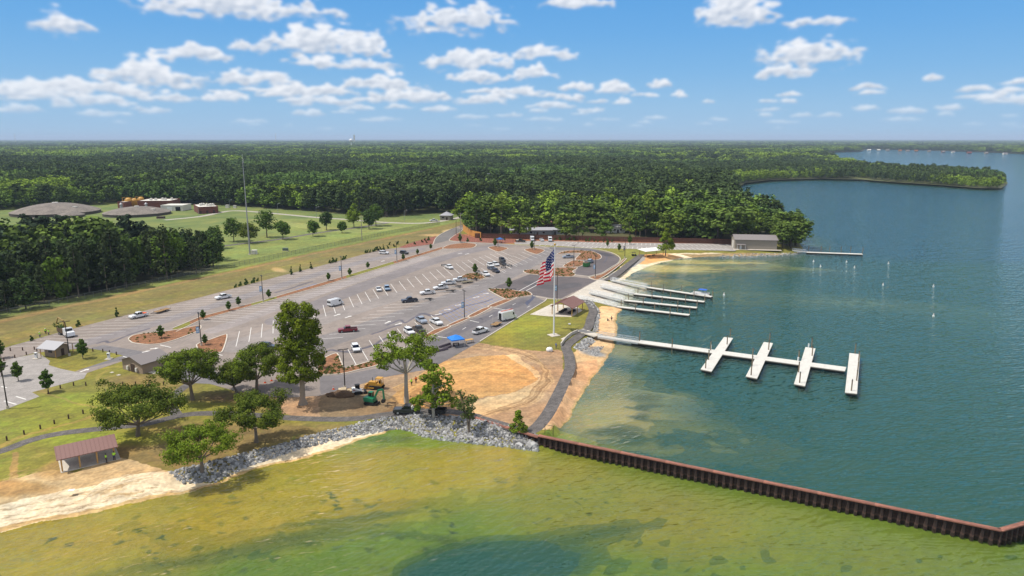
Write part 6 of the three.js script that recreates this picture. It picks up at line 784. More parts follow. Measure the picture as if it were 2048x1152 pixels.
// flagpole with its flag streaming away from the viewer
{
  const P = at(1107.5, 670.5), t = thing('flagpole', P); tag(t, 'very tall white flagpole flying the striped flag', 'flagpole'); part('pole', cyl(0.26, 0.11, 27.6, 0, 0, 0, 16), MM.white, t); part('finial', new THREE.SphereGeometry(0.32, 14, 10).translate(0, 27.85, 0), M('#b8923a', 0.35, { metalness: 0.7 }), t); part('footing', bx(3, 0.16, 3, 0, 0.04, 0, 0.5), MAT.concrete, t);
  const w = 1024, h = 540, cv = document.createElement('canvas'); cv.width = w; cv.height = h; const c = cv.getContext('2d');
  for (let k = 0; k < 13; k++) { c.fillStyle = k % 2 ? '#f0eeea' : '#cc1a38'; c.fillRect(0, k * h / 13, w, h / 13 + 1); } c.fillStyle = '#23306a'; c.fillRect(0, 0, w * 0.4, h * 7 / 13); c.fillStyle = '#dcdad6';
  for (let r = 0; r < 9; r++) for (let q = 0; q < (r % 2 ? 5 : 6); q++) { const x = w * 0.4 * ((q * 2 + 1 + r % 2) / 12), y = h * 7 / 13 * ((r + 1) / 10); c.beginPath(); for (let i = 0; i < 10; i++) { const a = -Math.PI / 2 + i * Math.PI / 5, R = i % 2 ? 6.5 : 17; c[i ? 'lineTo' : 'moveTo'](x + Math.cos(a) * R, y + Math.sin(a) * R); } c.closePath(); c.fill(); }
  const ct = new THREE.CanvasTexture(cv); ct.colorSpace = THREE.SRGBColorSpace; ct.magFilter = THREE.LinearFilter;
  const fl = thing('flag', P.clone().add(V(0, 0, 0))); tag(fl, 'large stars and stripes flag hanging in folds from the flagpole', 'flag');
  const nu = 72, nv = 26, FL = 13.6, FH = 8.2, g = new THREE.PlaneGeometry(1, 1, nu, nv), p = g.attributes.position, d = V(-0.5, 0, -0.86).normalize(), s = V(-d.z, 0, d.x);
  // cloth profile: hangs from the hoist, dropping steeply and rippling across
  for (let i = 0; i < p.count; i++) { const U = p.getX(i) + 0.5, Vv = 0.5 - p.getY(i), out = FL * (0.62 * U - 0.1 * U * U * (1 - Vv)), dropY = FL * (0.60 * U + 0.05 * Math.sin(U * 5)) * (0.92 + 0.1 * (1 - Vv)), wv = Math.sin(U * 15 - Vv * 3.4) * 0.75 * Math.min(1, U * 3) + Math.sin(U * 27 + Vv * 5) * 0.22, hv = Vv * FH * (1 - 0.12 * U); p.setXYZ(i, d.x * out + s.x * wv - 0.3, 27.0 - dropY * 0.98 - hv * (1 - 0.1 * U) + Math.sin(U * 11 + Vv * 2) * 0.16, d.z * out + s.z * wv); }
  g.computeVertexNormals(); part('cloth', g, new THREE.MeshPhysicalMaterial({ map: ct, roughness: 1, side: THREE.DoubleSide, transmission: 0.5, thickness: 0, specularIntensity: 0.1 }), fl);
}
// bollards
const bollard = thing('bollard', at(97, 788)); tag(bollard, 'short dark timber bollard on the park lawn', 'bollard', 'timber bollards on the lawn'); part('post', cyl(0.16, 0.15, 0.95, 0, -0.05, 0, 10), MM.brownP, bollard); part('post_top', new THREE.ConeGeometry(0.15, 0.14, 10).translate(0, 0.96, 0), MM.brownP, bollard);
for (const [u, v] of [[21, 702], [45.5, 701], [69, 699.5], [74, 703], [53, 710], [30, 716], [8, 722], [186, 703], [206, 704], [219.5, 707], [233, 710], [121, 777], [147.5, 771.5], [172, 771.5], [197, 771.5], [222, 771], [246, 771], [271.5, 770.5], [298, 770.5], [327.5, 770.5], [166.5, 827.5], [137.5, 837.5], [109, 848], [81, 858], [48.5, 869], [14, 881]]) copyOf(bollard, 'bollard', at(u, v));
{ const t = thing('retaining_wall', V(0, 0, 0)); tag(t, 'low dark-faced concrete retaining wall curving beside the black path', 'retaining wall'); const L = smoothLine(px([[1122, 692], [1130, 681], [1142, 671], [1155, 665]]), 5); for (let k = 0; k < L.length - 1; k++) part('wall_block', beam(L[k].clone().setY(LAND + 0.45), L[k + 1].clone().setY(LAND + 0.45), 0.35, 0.95), MAT.concrete, t); }

// ---------------------------------------------------------------- vehicles: +x is forward, wheels on the ground
seed = 1212;
const side = (pts, w, bev = 0.06) => { const s = new THREE.Shape(pts.map(([x, y]) => new THREE.Vector2(x, y))), g = new THREE.ExtrudeGeometry(s, { depth: w - bev * 2, bevelEnabled: true, bevelThickness: bev, bevelSize: bev * 0.7, bevelSegments: 2, curveSegments: 4 }); g.translate(0, 0, -w / 2 + bev); return g; };
const tyreG = (() => { const g = new THREE.CylinderGeometry(0.4, 0.4, 0.28, 18); g.rotateX(Math.PI / 2); return g; })(), rimG = (() => { const g = new THREE.CylinderGeometry(0.24, 0.24, 0.3, 12); g.rotateX(Math.PI / 2); return g; })();
const lampW = M('#d9dde0', 0.25), lampR = M('#8a1416', 0.35), chrome = M('#a8adb2', 0.3, { metalness: 0.8 });
const paintOf = (c) => new THREE.MeshPhysicalMaterial({ color: c, roughness: 0.38, metalness: 0.05, clearcoat: 0.6, clearcoatRoughness: 0.15 });
const PAINT = { white: paintOf('#d6d7d8'), red: paintOf('#7c1626'), navy: paintOf('#1b2438'), black: paintOf('#15161a'), silver: paintOf('#8d97a5'), blue: paintOf('#7f93a8'), brown: paintOf('#2f2b29'), darkBlue: paintOf('#22324c') };
const KIND = {
  pickup: { L: 2.9, w: 1.98, ax: [1.85, -1.75], low: [[-2.9, 0.5], [-2.9, 0.82], [-0.98, 0.82], [-0.98, 1.16], [1.15, 1.18], [2.6, 1.1], [2.88, 0.92], [2.88, 0.45], [2.35, 0.45], [1.35, 0.45], [-1.2, 0.45], [-2.3, 0.45]], cab: [[-0.96, 1.15], [-0.8, 1.86], [0.45, 1.88], [1.2, 1.15]], roof: [[-0.86, 1.78], [-0.78, 1.92], [0.42, 1.94], [0.6, 1.78]], pil: [-0.86, 0.02, 0.82], bed: true, h: 1.18 },
  suv: { L: 2.4, w: 1.92, ax: [1.5, -1.45], low: [[-2.4, 0.5], [-2.42, 1.12], [1.1, 1.12], [2.2, 1.02], [2.4, 0.86], [2.38, 0.42], [-2.3, 0.42]], cab: [[-2.32, 1.1], [-2.05, 1.72], [0.35, 1.74], [1.15, 1.1]], roof: [[-2.15, 1.62], [-2.0, 1.78], [0.3, 1.8], [0.5, 1.64]], pil: [-2.1, -0.95, -0.1, 0.72], h: 1.1 },
  sedan: { L: 2.35, w: 1.82, ax: [1.42, -1.38], low: [[-2.35, 0.45], [-2.38, 0.98], [-1.6, 1.0], [1.05, 0.96], [2.2, 0.84], [2.35, 0.7], [2.33, 0.35], [-2.28, 0.35]], cab: [[-1.7, 0.96], [-0.95, 1.42], [0.3, 1.44], [1.1, 0.94]], roof: [[-1.08, 1.36], [-0.92, 1.46], [0.26, 1.48], [0.45, 1.36]], pil: [-1.3, -0.3, 0.7], h: 0.97 },
  van: { L: 2.9, w: 2.02, ax: [1.95, -1.75], low: [[-2.9, 0.45], [-2.9, 2.5], [1.2, 2.55], [1.75, 2.3], [2.3, 1.3], [2.85, 1.1], [2.9, 0.42], [-2.8, 0.4]], cab: null, h: 1.1 },
  boxtruck: { L: 3.2, w: 2.2, ax: [2.2, -1.8], low: [[-3.2, 0.5], [-3.2, 2.95], [1.5, 3.0], [2.0, 2.8], [2.35, 1.45], [3.1, 1.25], [3.2, 0.5]], cab: null, h: 1.3 },
};
const vg = {};
for (const [k, d] of Object.entries(KIND)) { vg[k] = { low: side(d.low, d.w, 0.09) }; if (d.cab) { vg[k].cab = side(d.cab, d.w - 0.22, 0.1); vg[k].roof = side(d.roof, d.w - 0.3, 0.08); vg[k].pil = mg(d.pil.flatMap((x) => [-1, 1].map((s) => { const xs = d.cab.map((p) => p[0]), top = d.roof[1][1], slope = x > 0.5 ? -0.42 : x < -1.9 ? 0.22 : 0.04; return beam(V(x, d.h, s * (d.w / 2 - 0.09)), V(x + slope, top - 0.06, s * (d.w / 2 - 0.17)), 0.06, 0.09); }))); } }
function vehicle(kind, color, a, b, label, cat, opt = {}) {           // a: a ground point at the front, b: one at the rear
  const A = at(...a), B = at(...b), d = KIND[kind], G = vg[kind], t = thing({ pickup: 'pickup_truck', suv: 'parked_suv', sedan: 'parked_car', van: 'delivery_van', boxtruck: 'step_van' }[kind], A.clone().lerp(B, 0.5).setY(opt.y ?? Y1), yawOf(B, A)); tag(t, label, cat);
  const body = part('body', G.low, PAINT[color], t);
  if (d.cab) { part('windows', G.cab, MM.darkGlass, t); const r = part('cab_roof', G.roof, PAINT[color], t); part('pillar', G.pil, PAINT[color], r); }
  if (d.bed) { part('bed', mg([-1, 1].map((s) => bx(1.94, 0.36, 0.07, -1.93, 0.98, s * (d.w / 2 - 0.05)))), PAINT[color], t); part('tailgate', bx(0.07, 0.36, d.w - 0.1, -2.87, 0.98, 0), PAINT[color], t); part('bed_liner', bx(1.86, 0.02, d.w - 0.2, -1.92, 0.89, 0), MM.black, t); if (opt.load) part('load', mg([bx(1.2, 0.4, 1.4, -1.9, 1.1, 0), bx(0.2, 0.7, 1.6, -1.15, 1.35, 0)]), opt.load, t); }
  if (kind === 'van') { part('windscreen', mg([beam(V(1.78, 2.24, 0), V(2.28, 1.4, 0), 1.7, 0.06)]).translate(0.03, 0.02, 0), MM.darkGlass, t); for (const s of [-1, 1]) part('side_window', bx(0.95, 0.62, 0.04, 1.2, 1.75, s * 1.0), MM.darkGlass, t); for (const s of [-0.47, 0.47]) part('rear_window', bx(0.05, 0.7, 0.78, -2.98, 1.75, s), MM.darkGlass, t); part('roof_rack', mg([-1.8, -0.6, 0.6].map((x) => bx(0.06, 0.08, 1.7, x, 2.68, 0))), chrome, t); }
  if (kind === 'boxtruck') { part('windscreen', beam(V(2.06, 2.7, 0), V(2.37, 1.6, 0), 1.9, 0.07).translate(0.05, 0, 0), MM.darkGlass, t); for (const s of [-1, 1]) part('side_window', bx(0.7, 0.8, 0.04, 1.7, 2.1, s * 1.1), MM.darkGlass, t); part('rear_opening', bx(0.05, 2.05, 1.35, -3.3, 1.65, 0), MM.black, t); part('ladder_rack', mg([-0.85, -0.35, 0.4, 0.85].map((z) => bx(5, 0.1, 0.14, -0.5, 3.2, z))), MM.white, t); part('ladder', mg([bx(5.2, 0.09, 0.09, -0.4, 3.32, -0.1), bx(5.2, 0.09, 0.09, -0.4, 3.32, 0.3)]), MM.orangeP, t); }
  for (const x of d.ax) for (const s of [-1, 1]) { const w = part('wheel', tyreG, MM.rubber, t); w.position.set(x, 0.4, s * (d.w / 2 - 0.12)); part('rim', rimG, chrome, w); }
  for (const s of [-1, 1]) { part('headlight', bx(0.06, 0.16, 0.36, d.L - 0.02, d.h * 0.76, s * (d.w / 2 - 0.26)), lampW, t); part('tail_light', bx(0.06, 0.3, 0.14, -d.L - 0.03, d.h * 0.8, s * (d.w / 2 - 0.14)), lampR, t); part('mirror', bx(0.14, 0.16, 0.22, d.bed ? 0.95 : kind === 'van' || kind === 'boxtruck' ? 1.9 : 0.8, d.h + 0.12, s * (d.w / 2 + 0.1)), MM.black, t); }
  part('bumper', mg([bx(0.16, 0.2, d.w - 0.1, d.L + 0.02, 0.52, 0), bx(0.14, 0.18, d.w - 0.1, -d.L - 0.04, 0.55, 0)]), d.bed ? chrome : MM.black, t); part('grille', bx(0.05, 0.24, d.w * 0.55, d.L + 0.01, d.h * 0.7, 0), MM.black, t);
  return t;
}
const P_ = 'pickup', S_ = 'suv';
vehicle(P_, 'white', [433, 600], [460, 595], 'white pickup with a loaded flat bed alone on the berm-side aisle', 'pickup', { load: M('#8a8f92', 0.7) });
vehicle(P_, 'white', [262, 638.5], [293, 632], 'white pickup hitched to the wooden flatbed trailer by the berm', 'pickup', { load: MM.orangeP });
vehicle('van', 'white', [683, 608], [659, 614], 'tall white panel van parked across the stall lines', 'van');
vehicle(P_, 'red', [680, 665], [711, 662.5], 'dark red pickup driving across the empty bays', 'pickup');
vehicle(S_, 'white', [714, 706], [709, 697], 'white SUV parked alone beside the corner bed', 'SUV');
vehicle('sedan', 'white', [759, 585], [755.5, 578.5], 'small white saloon parked next to the pale blue SUV', 'car');
vehicle(S_, 'blue', [776, 584], [772.5, 577], 'pale blue SUV parked next to the small white saloon', 'SUV');
vehicle(P_, 'navy', [806, 605.5], [832, 603], 'navy pickup with an empty boat trailer', 'pickup');
vehicle(P_, 'white', [842, 590], [868, 587.5], 'white pickup nearest the navy pickup, towing an empty trailer', 'pickup');
vehicle(P_, 'white', [869, 580], [893.5, 577.5], 'second white pickup in the row of trailers', 'pickup');
vehicle(P_, 'white', [885, 570], [909, 568.5], 'third white pickup in the row of trailers', 'pickup', { load: M('#6d7680', 0.7) });
vehicle(P_, 'white', [909, 563], [931, 562], 'white pickup at the island end of the trailer row', 'pickup');
vehicle(P_, 'white', [903.5, 539.5], [893, 535], 'white pickup with a small trailer alone in the middle bays', 'pickup');
vehicle(P_, 'white', [976, 553.5], [965.5, 549], 'white pickup with a jet ski trailer below the dark cluster', 'pickup');
vehicle(S_, 'white', [986, 535.5], [976, 531.5], 'white SUV at the front of the tight cluster', 'SUV');
vehicle(S_, 'white', [996, 533], [986.5, 529.5], 'second white SUV in the tight cluster', 'SUV');
vehicle(P_, 'black', [1010, 532], [1000, 527.5], 'black pickup in the tight cluster', 'pickup');
vehicle(S_, 'black', [1009, 524.5], [1000, 520.5], 'black off-roader behind the black pickup', 'SUV');
vehicle('sedan', 'darkBlue', [987, 541.5], [977, 537.5], 'dark blue car in the tight cluster', 'car');
vehicle(S_, 'navy', [996, 546.5], [987, 543], 'dark SUV at the lower end of the tight cluster', 'SUV');
vehicle(P_, 'silver', [849, 648.5], [836, 641], 'silver pickup beside the mulch strip', 'pickup');
vehicle(P_, 'white', [879, 651], [866, 645], 'white pickup beside the silver one at the mulch strip', 'pickup');
vehicle(P_, 'brown', [845, 667.5], [831, 659.5], 'dark pickup carrying tools near the blue tent', 'pickup', { load: MM.brownP });
vehicle(S_, 'white', [824, 671], [813, 664], 'white SUV half hidden by the sycamore crown', 'SUV');
vehicle(P_, 'white', [973, 662.5], [949, 669.5], 'white pickup with a dark open bed on the lower road', 'pickup', { load: MM.black });
vehicle('boxtruck', 'white', [1028, 636.5], [1002, 642.5], 'white step van with ladders on its roof', 'van');
vehicle(S_, 'white', [776, 508.5], [760, 508], 'white SUV in the far berm-side bays', 'SUV');
vehicle(S_, 'black', [814, 509], [803, 507.5], 'black SUV near the far end of the median', 'SUV');
vehicle(P_, 'silver', [1128, 516.5], [1145, 516], 'silver pickup on the loop road bays', 'pickup');
vehicle(S_, 'blue', [1184, 523], [1177, 527.5], 'pale car parked beside the green skip', 'car');
vehicle('van', 'white', [1066, 483.5], [1063, 479.5], 'white van at the end of the far car park', 'van');
vehicle('sedan', 'white', [1086, 483.5], [1081, 480.5], 'white car between the two vans in the far car park', 'car');
vehicle('van', 'white', [1101, 484.5], [1099, 480.5], 'second white van in the far car park', 'van');
vehicle(P_, 'black', [1049, 484.5], [1033, 484], 'black utility truck beside the small blue canopy', 'pickup', { load: MM.offwhite });
vehicle(S_, 'darkBlue', [545, 698], [527, 697], 'dark blue car showing behind the forked oak', 'car');
vehicle(P_, 'black', [796, 826.5], [832, 826.5], 'black pickup parked above the riprap', 'pickup', { y: LAND + 0.03, load: MM.offwhite });
vehicle(P_, 'white', [861, 443], [874, 442.5], 'white pickup outside the gatehouse', 'pickup', { y: LAND + 0.02 });
// trailers
function trailer(a, b, label, deck, long) { const A = at(...a), B = at(...b), L = A.distanceTo(B), t = thing('trailer', A.clone().setY(Y1), yawOf(A, B)); tag(t, label, 'trailer'); const w = deck ? 2.1 : 1.9;
  part('frame', mg([bx(L * 0.72, 0.12, 0.1, L * 0.62, 0.55, w / 2 - 0.2), bx(L * 0.72, 0.12, 0.1, L * 0.62, 0.55, -w / 2 + 0.2), bar(V(0, 0.55, 0), V(L * 0.3, 0.55, w / 2 - 0.2), 0.06), bar(V(0, 0.55, 0), V(L * 0.3, 0.55, -w / 2 + 0.2), 0.06), ...[0.35, 0.6, 0.85].map((k) => bx(0.1, 0.1, w, L * k, 0.55, 0))]), deck ? MM.black : MM.steel, t);
  if (deck) { const n = 10; for (let k = 0; k < n; k++) part('deck_plank', bx(L * 0.7 / n - 0.03, 0.06, w, L * 0.28 + L * 0.7 * (k + 0.5) / n, 0.66, 0), deck, t); part('stake', mg([-1, 1].flatMap((s) => [0.3, 0.6, 0.97].map((k) => bx(0.06, 0.8, 0.06, L * k, 1, s * w / 2)))), MM.steel, t); }
  else for (const s of [-1, 1]) part('bunk', bx(L * 0.45, 0.14, 0.14, L * 0.65, 0.75, s * 0.4, 0), MM.black, t);
  for (const s of [-1, 1]) { const wh = part('wheel', tyreG, MM.rubber, t); wh.scale.set(0.8, 0.8, 0.8); wh.position.set(L * 0.72, 0.33, s * (w / 2 + 0.06)); part('rim', rimG, chrome, wh); part('mudguard', bx(0.9, 0.06, 0.3, L * 0.72, 0.7, s * (w / 2 + 0.06)), MM.black, t); } return t; }
trailer([301, 631], [338, 620], 'wooden flatbed trailer behind the white pickup by the berm', MM.wood);
trailer([836, 602], [869, 600], 'empty boat trailer behind the navy pickup'); trailer([873, 587], [917, 583], 'empty boat trailer behind the white pickup nearest the navy one'); trailer([898, 577], [926, 574.5], 'empty boat trailer behind the second white pickup'); trailer([914, 568], [946, 565], 'loaded equipment trailer behind the third white pickup', M('#6f6650', 0.9)); trailer([935, 562], [958, 560.5], 'short trailer behind the white pickup at the island'); trailer([891, 533.5], [886, 531], 'small trailer behind the lone white pickup in the middle bays'); trailer([962, 548], [951, 542.5], 'white jet ski trailer beside the small mulch island'); trailer([1000, 540], [1010, 535], 'little trailer parked beside the tight cluster'); trailer([1013, 531], [1022, 534], 'small trailer behind the black pickup of the cluster'); trailer([981, 657], [999, 648], 'flat wooden trailer on the lower road between pickup and step van', MM.wood);
{ const A = at(853, 829), B = at(893, 830), t = trailer([846, 828], [893, 830], 'black dump trailer behind the black pickup above the riprap', MM.brownP); const L = at(846, 828).distanceTo(at(893, 830)); part('side_board', mg([-1, 1].map((s) => bx(L * 0.7, 0.7, 0.07, L * 0.63, 1.05, s * 1.05)).concat([bx(0.07, 0.7, 2.1, L * 0.98, 1.05, 0), bx(0.07, 0.7, 2.1, L * 0.28, 1.05, 0)])), MM.black, t); }
{ // grapple truck by the berm
  const A = at(148, 678), B = at(118, 664), t = thing('grapple_truck', A.clone().lerp(B, 0.5).setY(Y1), yawOf(B, A)); tag(t, 'white grapple truck loading brush beside the berm', 'truck');
  part('cab', side([[1.0, 0.6], [1.0, 2.6], [2.3, 2.65], [2.75, 1.75], [3.9, 1.55], [4.1, 0.6]], 2.3, 0.1), PAINT.white, t); part('windscreen', beam(V(2.4, 2.5, 0), V(2.76, 1.85, 0), 1.9, 0.08).translate(0.04, 0, 0), MM.darkGlass, t); part('body', mg([bx(4.6, 1.3, 2.3, -1.7, 1.5, 0), bx(5, 0.3, 1.2, -1.5, 0.75, 0)]), M('#51402c', 0.8), t); part('boom', mg([bar(V(0.6, 2, 0), V(-0.4, 4.6, 0.2), 0.2), bar(V(-0.4, 4.6, 0.2), V(-3.2, 5.2, 0.6), 0.18), bar(V(-3.2, 5.2, 0.6), V(-4.6, 3.2, 0.8), 0.15)]), M('#8a6f3c', 0.6), t); part('grapple', leaves([[-4.8, 2.8, 0.9, 1, 0.8]], 60, 0.24, GREEN.dark, V(-5, 2, 1)), leafMat, t); part('load', leaves([[-2.8, 2.4, 0, 1.1, 0.6], [-1.4, 2.4, 0.2, 1, 0.6]], 70, 0.26, GREEN.dark, V(-2, 2, 0)), leafMat, t);
  for (const x of [3, -1.6, -2.8]) for (const s of [-1, 1]) { const w = part('wheel', tyreG, MM.rubber, t); w.scale.setScalar(1.2); w.position.set(x, 0.48, s * 1.0); part('rim', rimG, chrome, w); } for (const s of [-1, 1]) part('headlight', bx(0.06, 0.2, 0.4, 4.1, 1.1, s * 0.8), lampW, t);
}
// works site machines
function tracks(t, L, w, h, mat) { for (const s of [-1, 1]) { const g = side([[-L / 2, h * 0.5], [-L / 2 + h * 0.35, 0.02], [L / 2 - h * 0.35, 0.02], [L / 2, h * 0.5], [L / 2 - h * 0.35, h], [-L / 2 + h * 0.35, h]], 0.42, 0.04); part('track', g.translate(0, 0, s * w / 2), mat, t); } }
{ const t = thing('excavator', at(742, 808), -0.3); tag(t, 'green tracked mini excavator with its arm raised', 'excavator'); tracks(t, 2.6, 1.7, 0.7, MM.rubber); part('house', side([[-1.3, 0.8], [-1.4, 1.6], [-0.5, 1.75], [0.9, 1.5], [1.0, 0.8]], 1.8, 0.1), MM.greenP, t); const c = part('cab', mg([bx(1, 0.1, 0.95, -0.1, 2.75, -0.35), ...[[-0.55, -0.78], [0.35, -0.78], [-0.55, 0.08], [0.35, 0.08]].map(([x, z]) => bx(0.08, 1.2, 0.08, x, 2.15, z))]), MM.greenP, t); part('cab_glass', bx(0.86, 1, 0.8, -0.1, 2.15, -0.35), MM.darkGlass, c); part('boom', mg([beam(V(0.9, 1.3, 0.3), V(2.1, 3.6, 0.3), 0.3, 0.42), beam(V(2.1, 3.6, 0.3), V(3.3, 3.9, 0.3), 0.28, 0.36)]), MM.greenP, t); part('dipper_arm', beam(V(3.3, 3.9, 0.3), V(3.5, 1.7, 0.3), 0.24, 0.34), MM.greenP, t); part('bucket', side([[3.1, 1.7], [3.7, 1.6], [3.6, 0.9], [3.1, 0.8], [2.9, 1.2]], 0.8, 0.03).translate(0, 0, 0.3), MM.black, t); part('blade', bx(0.15, 0.5, 1.9, 1.7, 0.35, 0), MM.black, t); }
{ const t = thing('bulldozer', at(754, 777), 2.9); tag(t, 'yellow bulldozer beside the green excavator', 'bulldozer'); tracks(t, 3.2, 1.9, 0.9, MM.rubber); part('hood', bx(1.9, 0.9, 1.2, 0.9, 1.3, 0), MM.yellowP, t); const c = part('cab', mg([bx(1.5, 0.12, 1.5, -0.7, 2.75, 0), ...[[-1.35, -0.65], [-0.05, -0.65], [-1.35, 0.65], [-0.05, 0.65]].map(([x, z]) => bx(0.1, 1.6, 0.1, x, 1.95, z)), bx(1.5, 0.5, 1.4, -0.7, 1.15, 0)]), MM.yellowP, t); part('seat', bx(0.5, 0.8, 0.5, -0.9, 1.7, 0), MM.black, c); part('blade', side([[2.2, 0.1], [2.45, 0.1], [2.6, 0.6], [2.45, 1.2], [2.2, 1.2], [2.35, 0.6]], 3, 0.03), MM.yellowP, t); part('push_arm', mg([-1, 1].map((s) => beam(V(0.2, 0.5, s * 1.25), V(2.3, 0.4, s * 1.25), 0.14, 0.2))), MM.yellowP, t); part('exhaust', cyl(0.07, 0.07, 0.9, 1.2, 1.7, 0.3, 8), MM.black, t); }
{ const t = thing('skid_steer', at(716, 787), 0.3); tag(t, 'white and black tracked skid steer loader at the pole foot', 'loader'); tracks(t, 1.9, 1.5, 0.7, MM.rubber); part('body', side([[-1.3, 0.5], [-1.35, 1.4], [-0.6, 1.5], [0.9, 0.9], [1, 0.5]], 1.2, 0.06), MM.white, t); part('cab', bx(1.05, 1.15, 0.95, -0.1, 1.6, 0), MM.darkGlass, t); part('cab_roof', bx(1.15, 0.1, 1.05, -0.1, 2.2, 0), MM.black, t); part('lift_arm', mg([-1, 1].map((s) => beam(V(-1.2, 1.5, s * 0.72), V(1.4, 0.6, s * 0.72), 0.14, 0.2))), MM.white, t); part('bucket', side([[1.4, 0.1], [2.1, 0.1], [1.9, 0.6], [1.4, 0.8]], 1.8, 0.03), MM.black, t); part('stripe', bx(0.5, 0.16, 1.62, -0.9, 1.2, 0), M('#a32a20', 0.6), t); }
{ const t = thing('soil_heap', at(683, 790)); tag(t, 'heap of dark soil beside the tracked loader', 'soil heap'); const g = new THREE.IcosahedronGeometry(1, 3), p = g.attributes.position; for (let i = 0; i < p.count; i++) { const x = p.getX(i), y = p.getY(i), z = p.getZ(i), n = 0.75 + 0.5 * noise(x * 3 + 9, z * 3 + y * 2 + 4); p.setXYZ(i, x * 3.2 * n, Math.max(-0.1, y) * 0.9 * n, z * 1.9 * n); } g.computeVertexNormals(); part('heap', g, new THREE.MeshStandardMaterial({ color: '#5d4630', roughness: 1, bumpMap: bumpRep(6), bumpScale: 0.2 }), t); }
{ const t = thing('concrete_slabs', at(697, 781)); tag(t, 'pile of tan broken slabs at the foot of the lamp post', 'slabs'); for (let k = 0; k < 9; k++) { const m = part('slab', bx(rr(1, 2), 0.18, rr(0.8, 1.4)), M(pick(['#a9987c', '#b8a88c', '#94835f']), 0.95), t); m.position.set(rr(-2.2, 1.6), 0.12 + k * 0.06, rr(-0.6, 0.8)); m.rotation.set(rr(-0.1, 0.1), rr(0, 3), rr(-0.1, 0.1)); } }
{ const t = thing('sawhorse', at(783, 814), 0.1); tag(t, 'rusty steel sawhorse beside the black pickup', 'sawhorse'); part('beam', bx(2, 0.14, 0.14, 0, 1, 0), rust, t); for (const x of [-0.8, 0.8]) part('leg', mg([bar(V(x, 1, 0), V(x, 0, 0.4), 0.05), bar(V(x, 1, 0), V(x, 0, -0.4), 0.05), bar(V(x, 0.5, 0.2), V(x, 0.5, -0.2), 0.04)]), rust, t); }
// canopy tents
function tent(u, v, w, label, mat) { const t = thing('canopy_tent', at(u, v).setY(Y1), 0.45); tag(t, label, 'tent'); const r = new THREE.ConeGeometry(w * 0.78, w * 0.3, 4, 1); r.rotateY(Math.PI / 4); part('canopy', r.translate(0, 2.35 + w * 0.15, 0), mat, t); part('valance', mg([bx(w * 1.1, 0.3, 0.03, 0, 2.24, w * 0.55), bx(w * 1.1, 0.3, 0.03, 0, 2.24, -w * 0.55), bx(0.03, 0.3, w * 1.1, w * 0.55, 2.24, 0), bx(0.03, 0.3, w * 1.1, -w * 0.55, 2.24, 0)]), mat, t); for (const x of [-1, 1]) for (const z of [-1, 1]) part('leg', bx(0.06, 2.3, 0.06, x * w * 0.53, 1.15, z * w * 0.53), MM.white, t); part('table', mg([bx(1.8, 0.06, 0.8, 0, 0.8, 0), bx(0.06, 0.8, 0.7, -0.8, 0.4, 0), bx(0.06, 0.8, 0.7, 0.8, 0.4, 0)]), MM.brownP, t); }
tent(912, 692, 3.6, 'bright blue canopy tent on the lower road', MM.blueP); tent(1000, 486, 3, 'small blue canopy tent by the red mulch bed', M('#1d5c9c', 0.6));
{ const t = thing('work_table', at(938, 686).setY(Y1), 0.6); tag(t, 'plywood work bench beside the blue tent', 'bench'); part('top', bx(2.6, 0.1, 1.3, 0, 1, 0), MM.timber, t); for (const x of [-1, 1]) for (const z of [-0.5, 0.5]) part('leg', bx(0.1, 1, 0.1, x * 1.1, 0.5, z), MM.timber, t); }
for (const [u, v, yaw, l] of [[890, 692, 0.9, 'stack of dark pipes nearest the blue tent'], [897, 696, 0.9, 'second stack of dark pipes by the blue tent'], [882, 702, 0.7, 'short dark offcuts by the blue tent']]) { const t = thing('pipe_stack', at(u, v).setY(Y1), yaw); tag(t, l, 'pipes'); for (let k = 0; k < 5; k++) { const g = new THREE.CylinderGeometry(0.14, 0.14, 4.4, 10); g.rotateZ(Math.PI / 2); const m = part('pipe', g, M('#453b44', 0.7), t); m.position.set(rr(-0.2, 0.2), 0.15 + (k > 2 ? 0.25 : 0), (k % 3) * 0.3 - 0.3 + (k > 2 ? 0.15 : 0)); } }
{ const t = thing('skip', at(1173, 533).setY(Y1), 1.1); tag(t, 'green waste skip standing on the loop road', 'skip'); part('bin', side([[-2, 0.2], [-2.3, 1.9], [2.3, 1.9], [2, 0.2]], 2.1, 0.03), M('#2d6b35', 0.7), t); part('rim', mg([bx(4.7, 0.14, 0.14, 0, 1.93, 1.05), bx(4.7, 0.14, 0.14, 0, 1.93, -1.05)]), M('#255a2d', 0.7), t); part('rubbish', bx(4.2, 0.06, 1.9, 0, 1.9, 0), MM.brownP, t); }
{ const t = thing('golf_cart', at(1268, 512), 0.2); tag(t, 'dark golf cart on the upper beach path', 'cart'); part('body', side([[-1.1, 0.3], [-1.1, 0.9], [-0.2, 0.9], [0.3, 0.5], [0.9, 0.9], [1.2, 0.3]], 1.2, 0.05), MM.black, t); part('roof', bx(1.9, 0.08, 1.2, -0.1, 1.9, 0), MM.black, t); part('roof_post', mg([[-0.9, 0.5], [0.7, 0.5], [-0.9, -0.5], [0.7, -0.5]].map(([x, z]) => bx(0.05, 1.2, 0.05, x, 1.35, z))), MM.black, t); for (const x of [-0.8, 0.8]) for (const s of [-1, 1]) { const w = part('wheel', tyreG, MM.rubber, t); w.scale.setScalar(0.6); w.position.set(x, 0.25, s * 0.55); } }
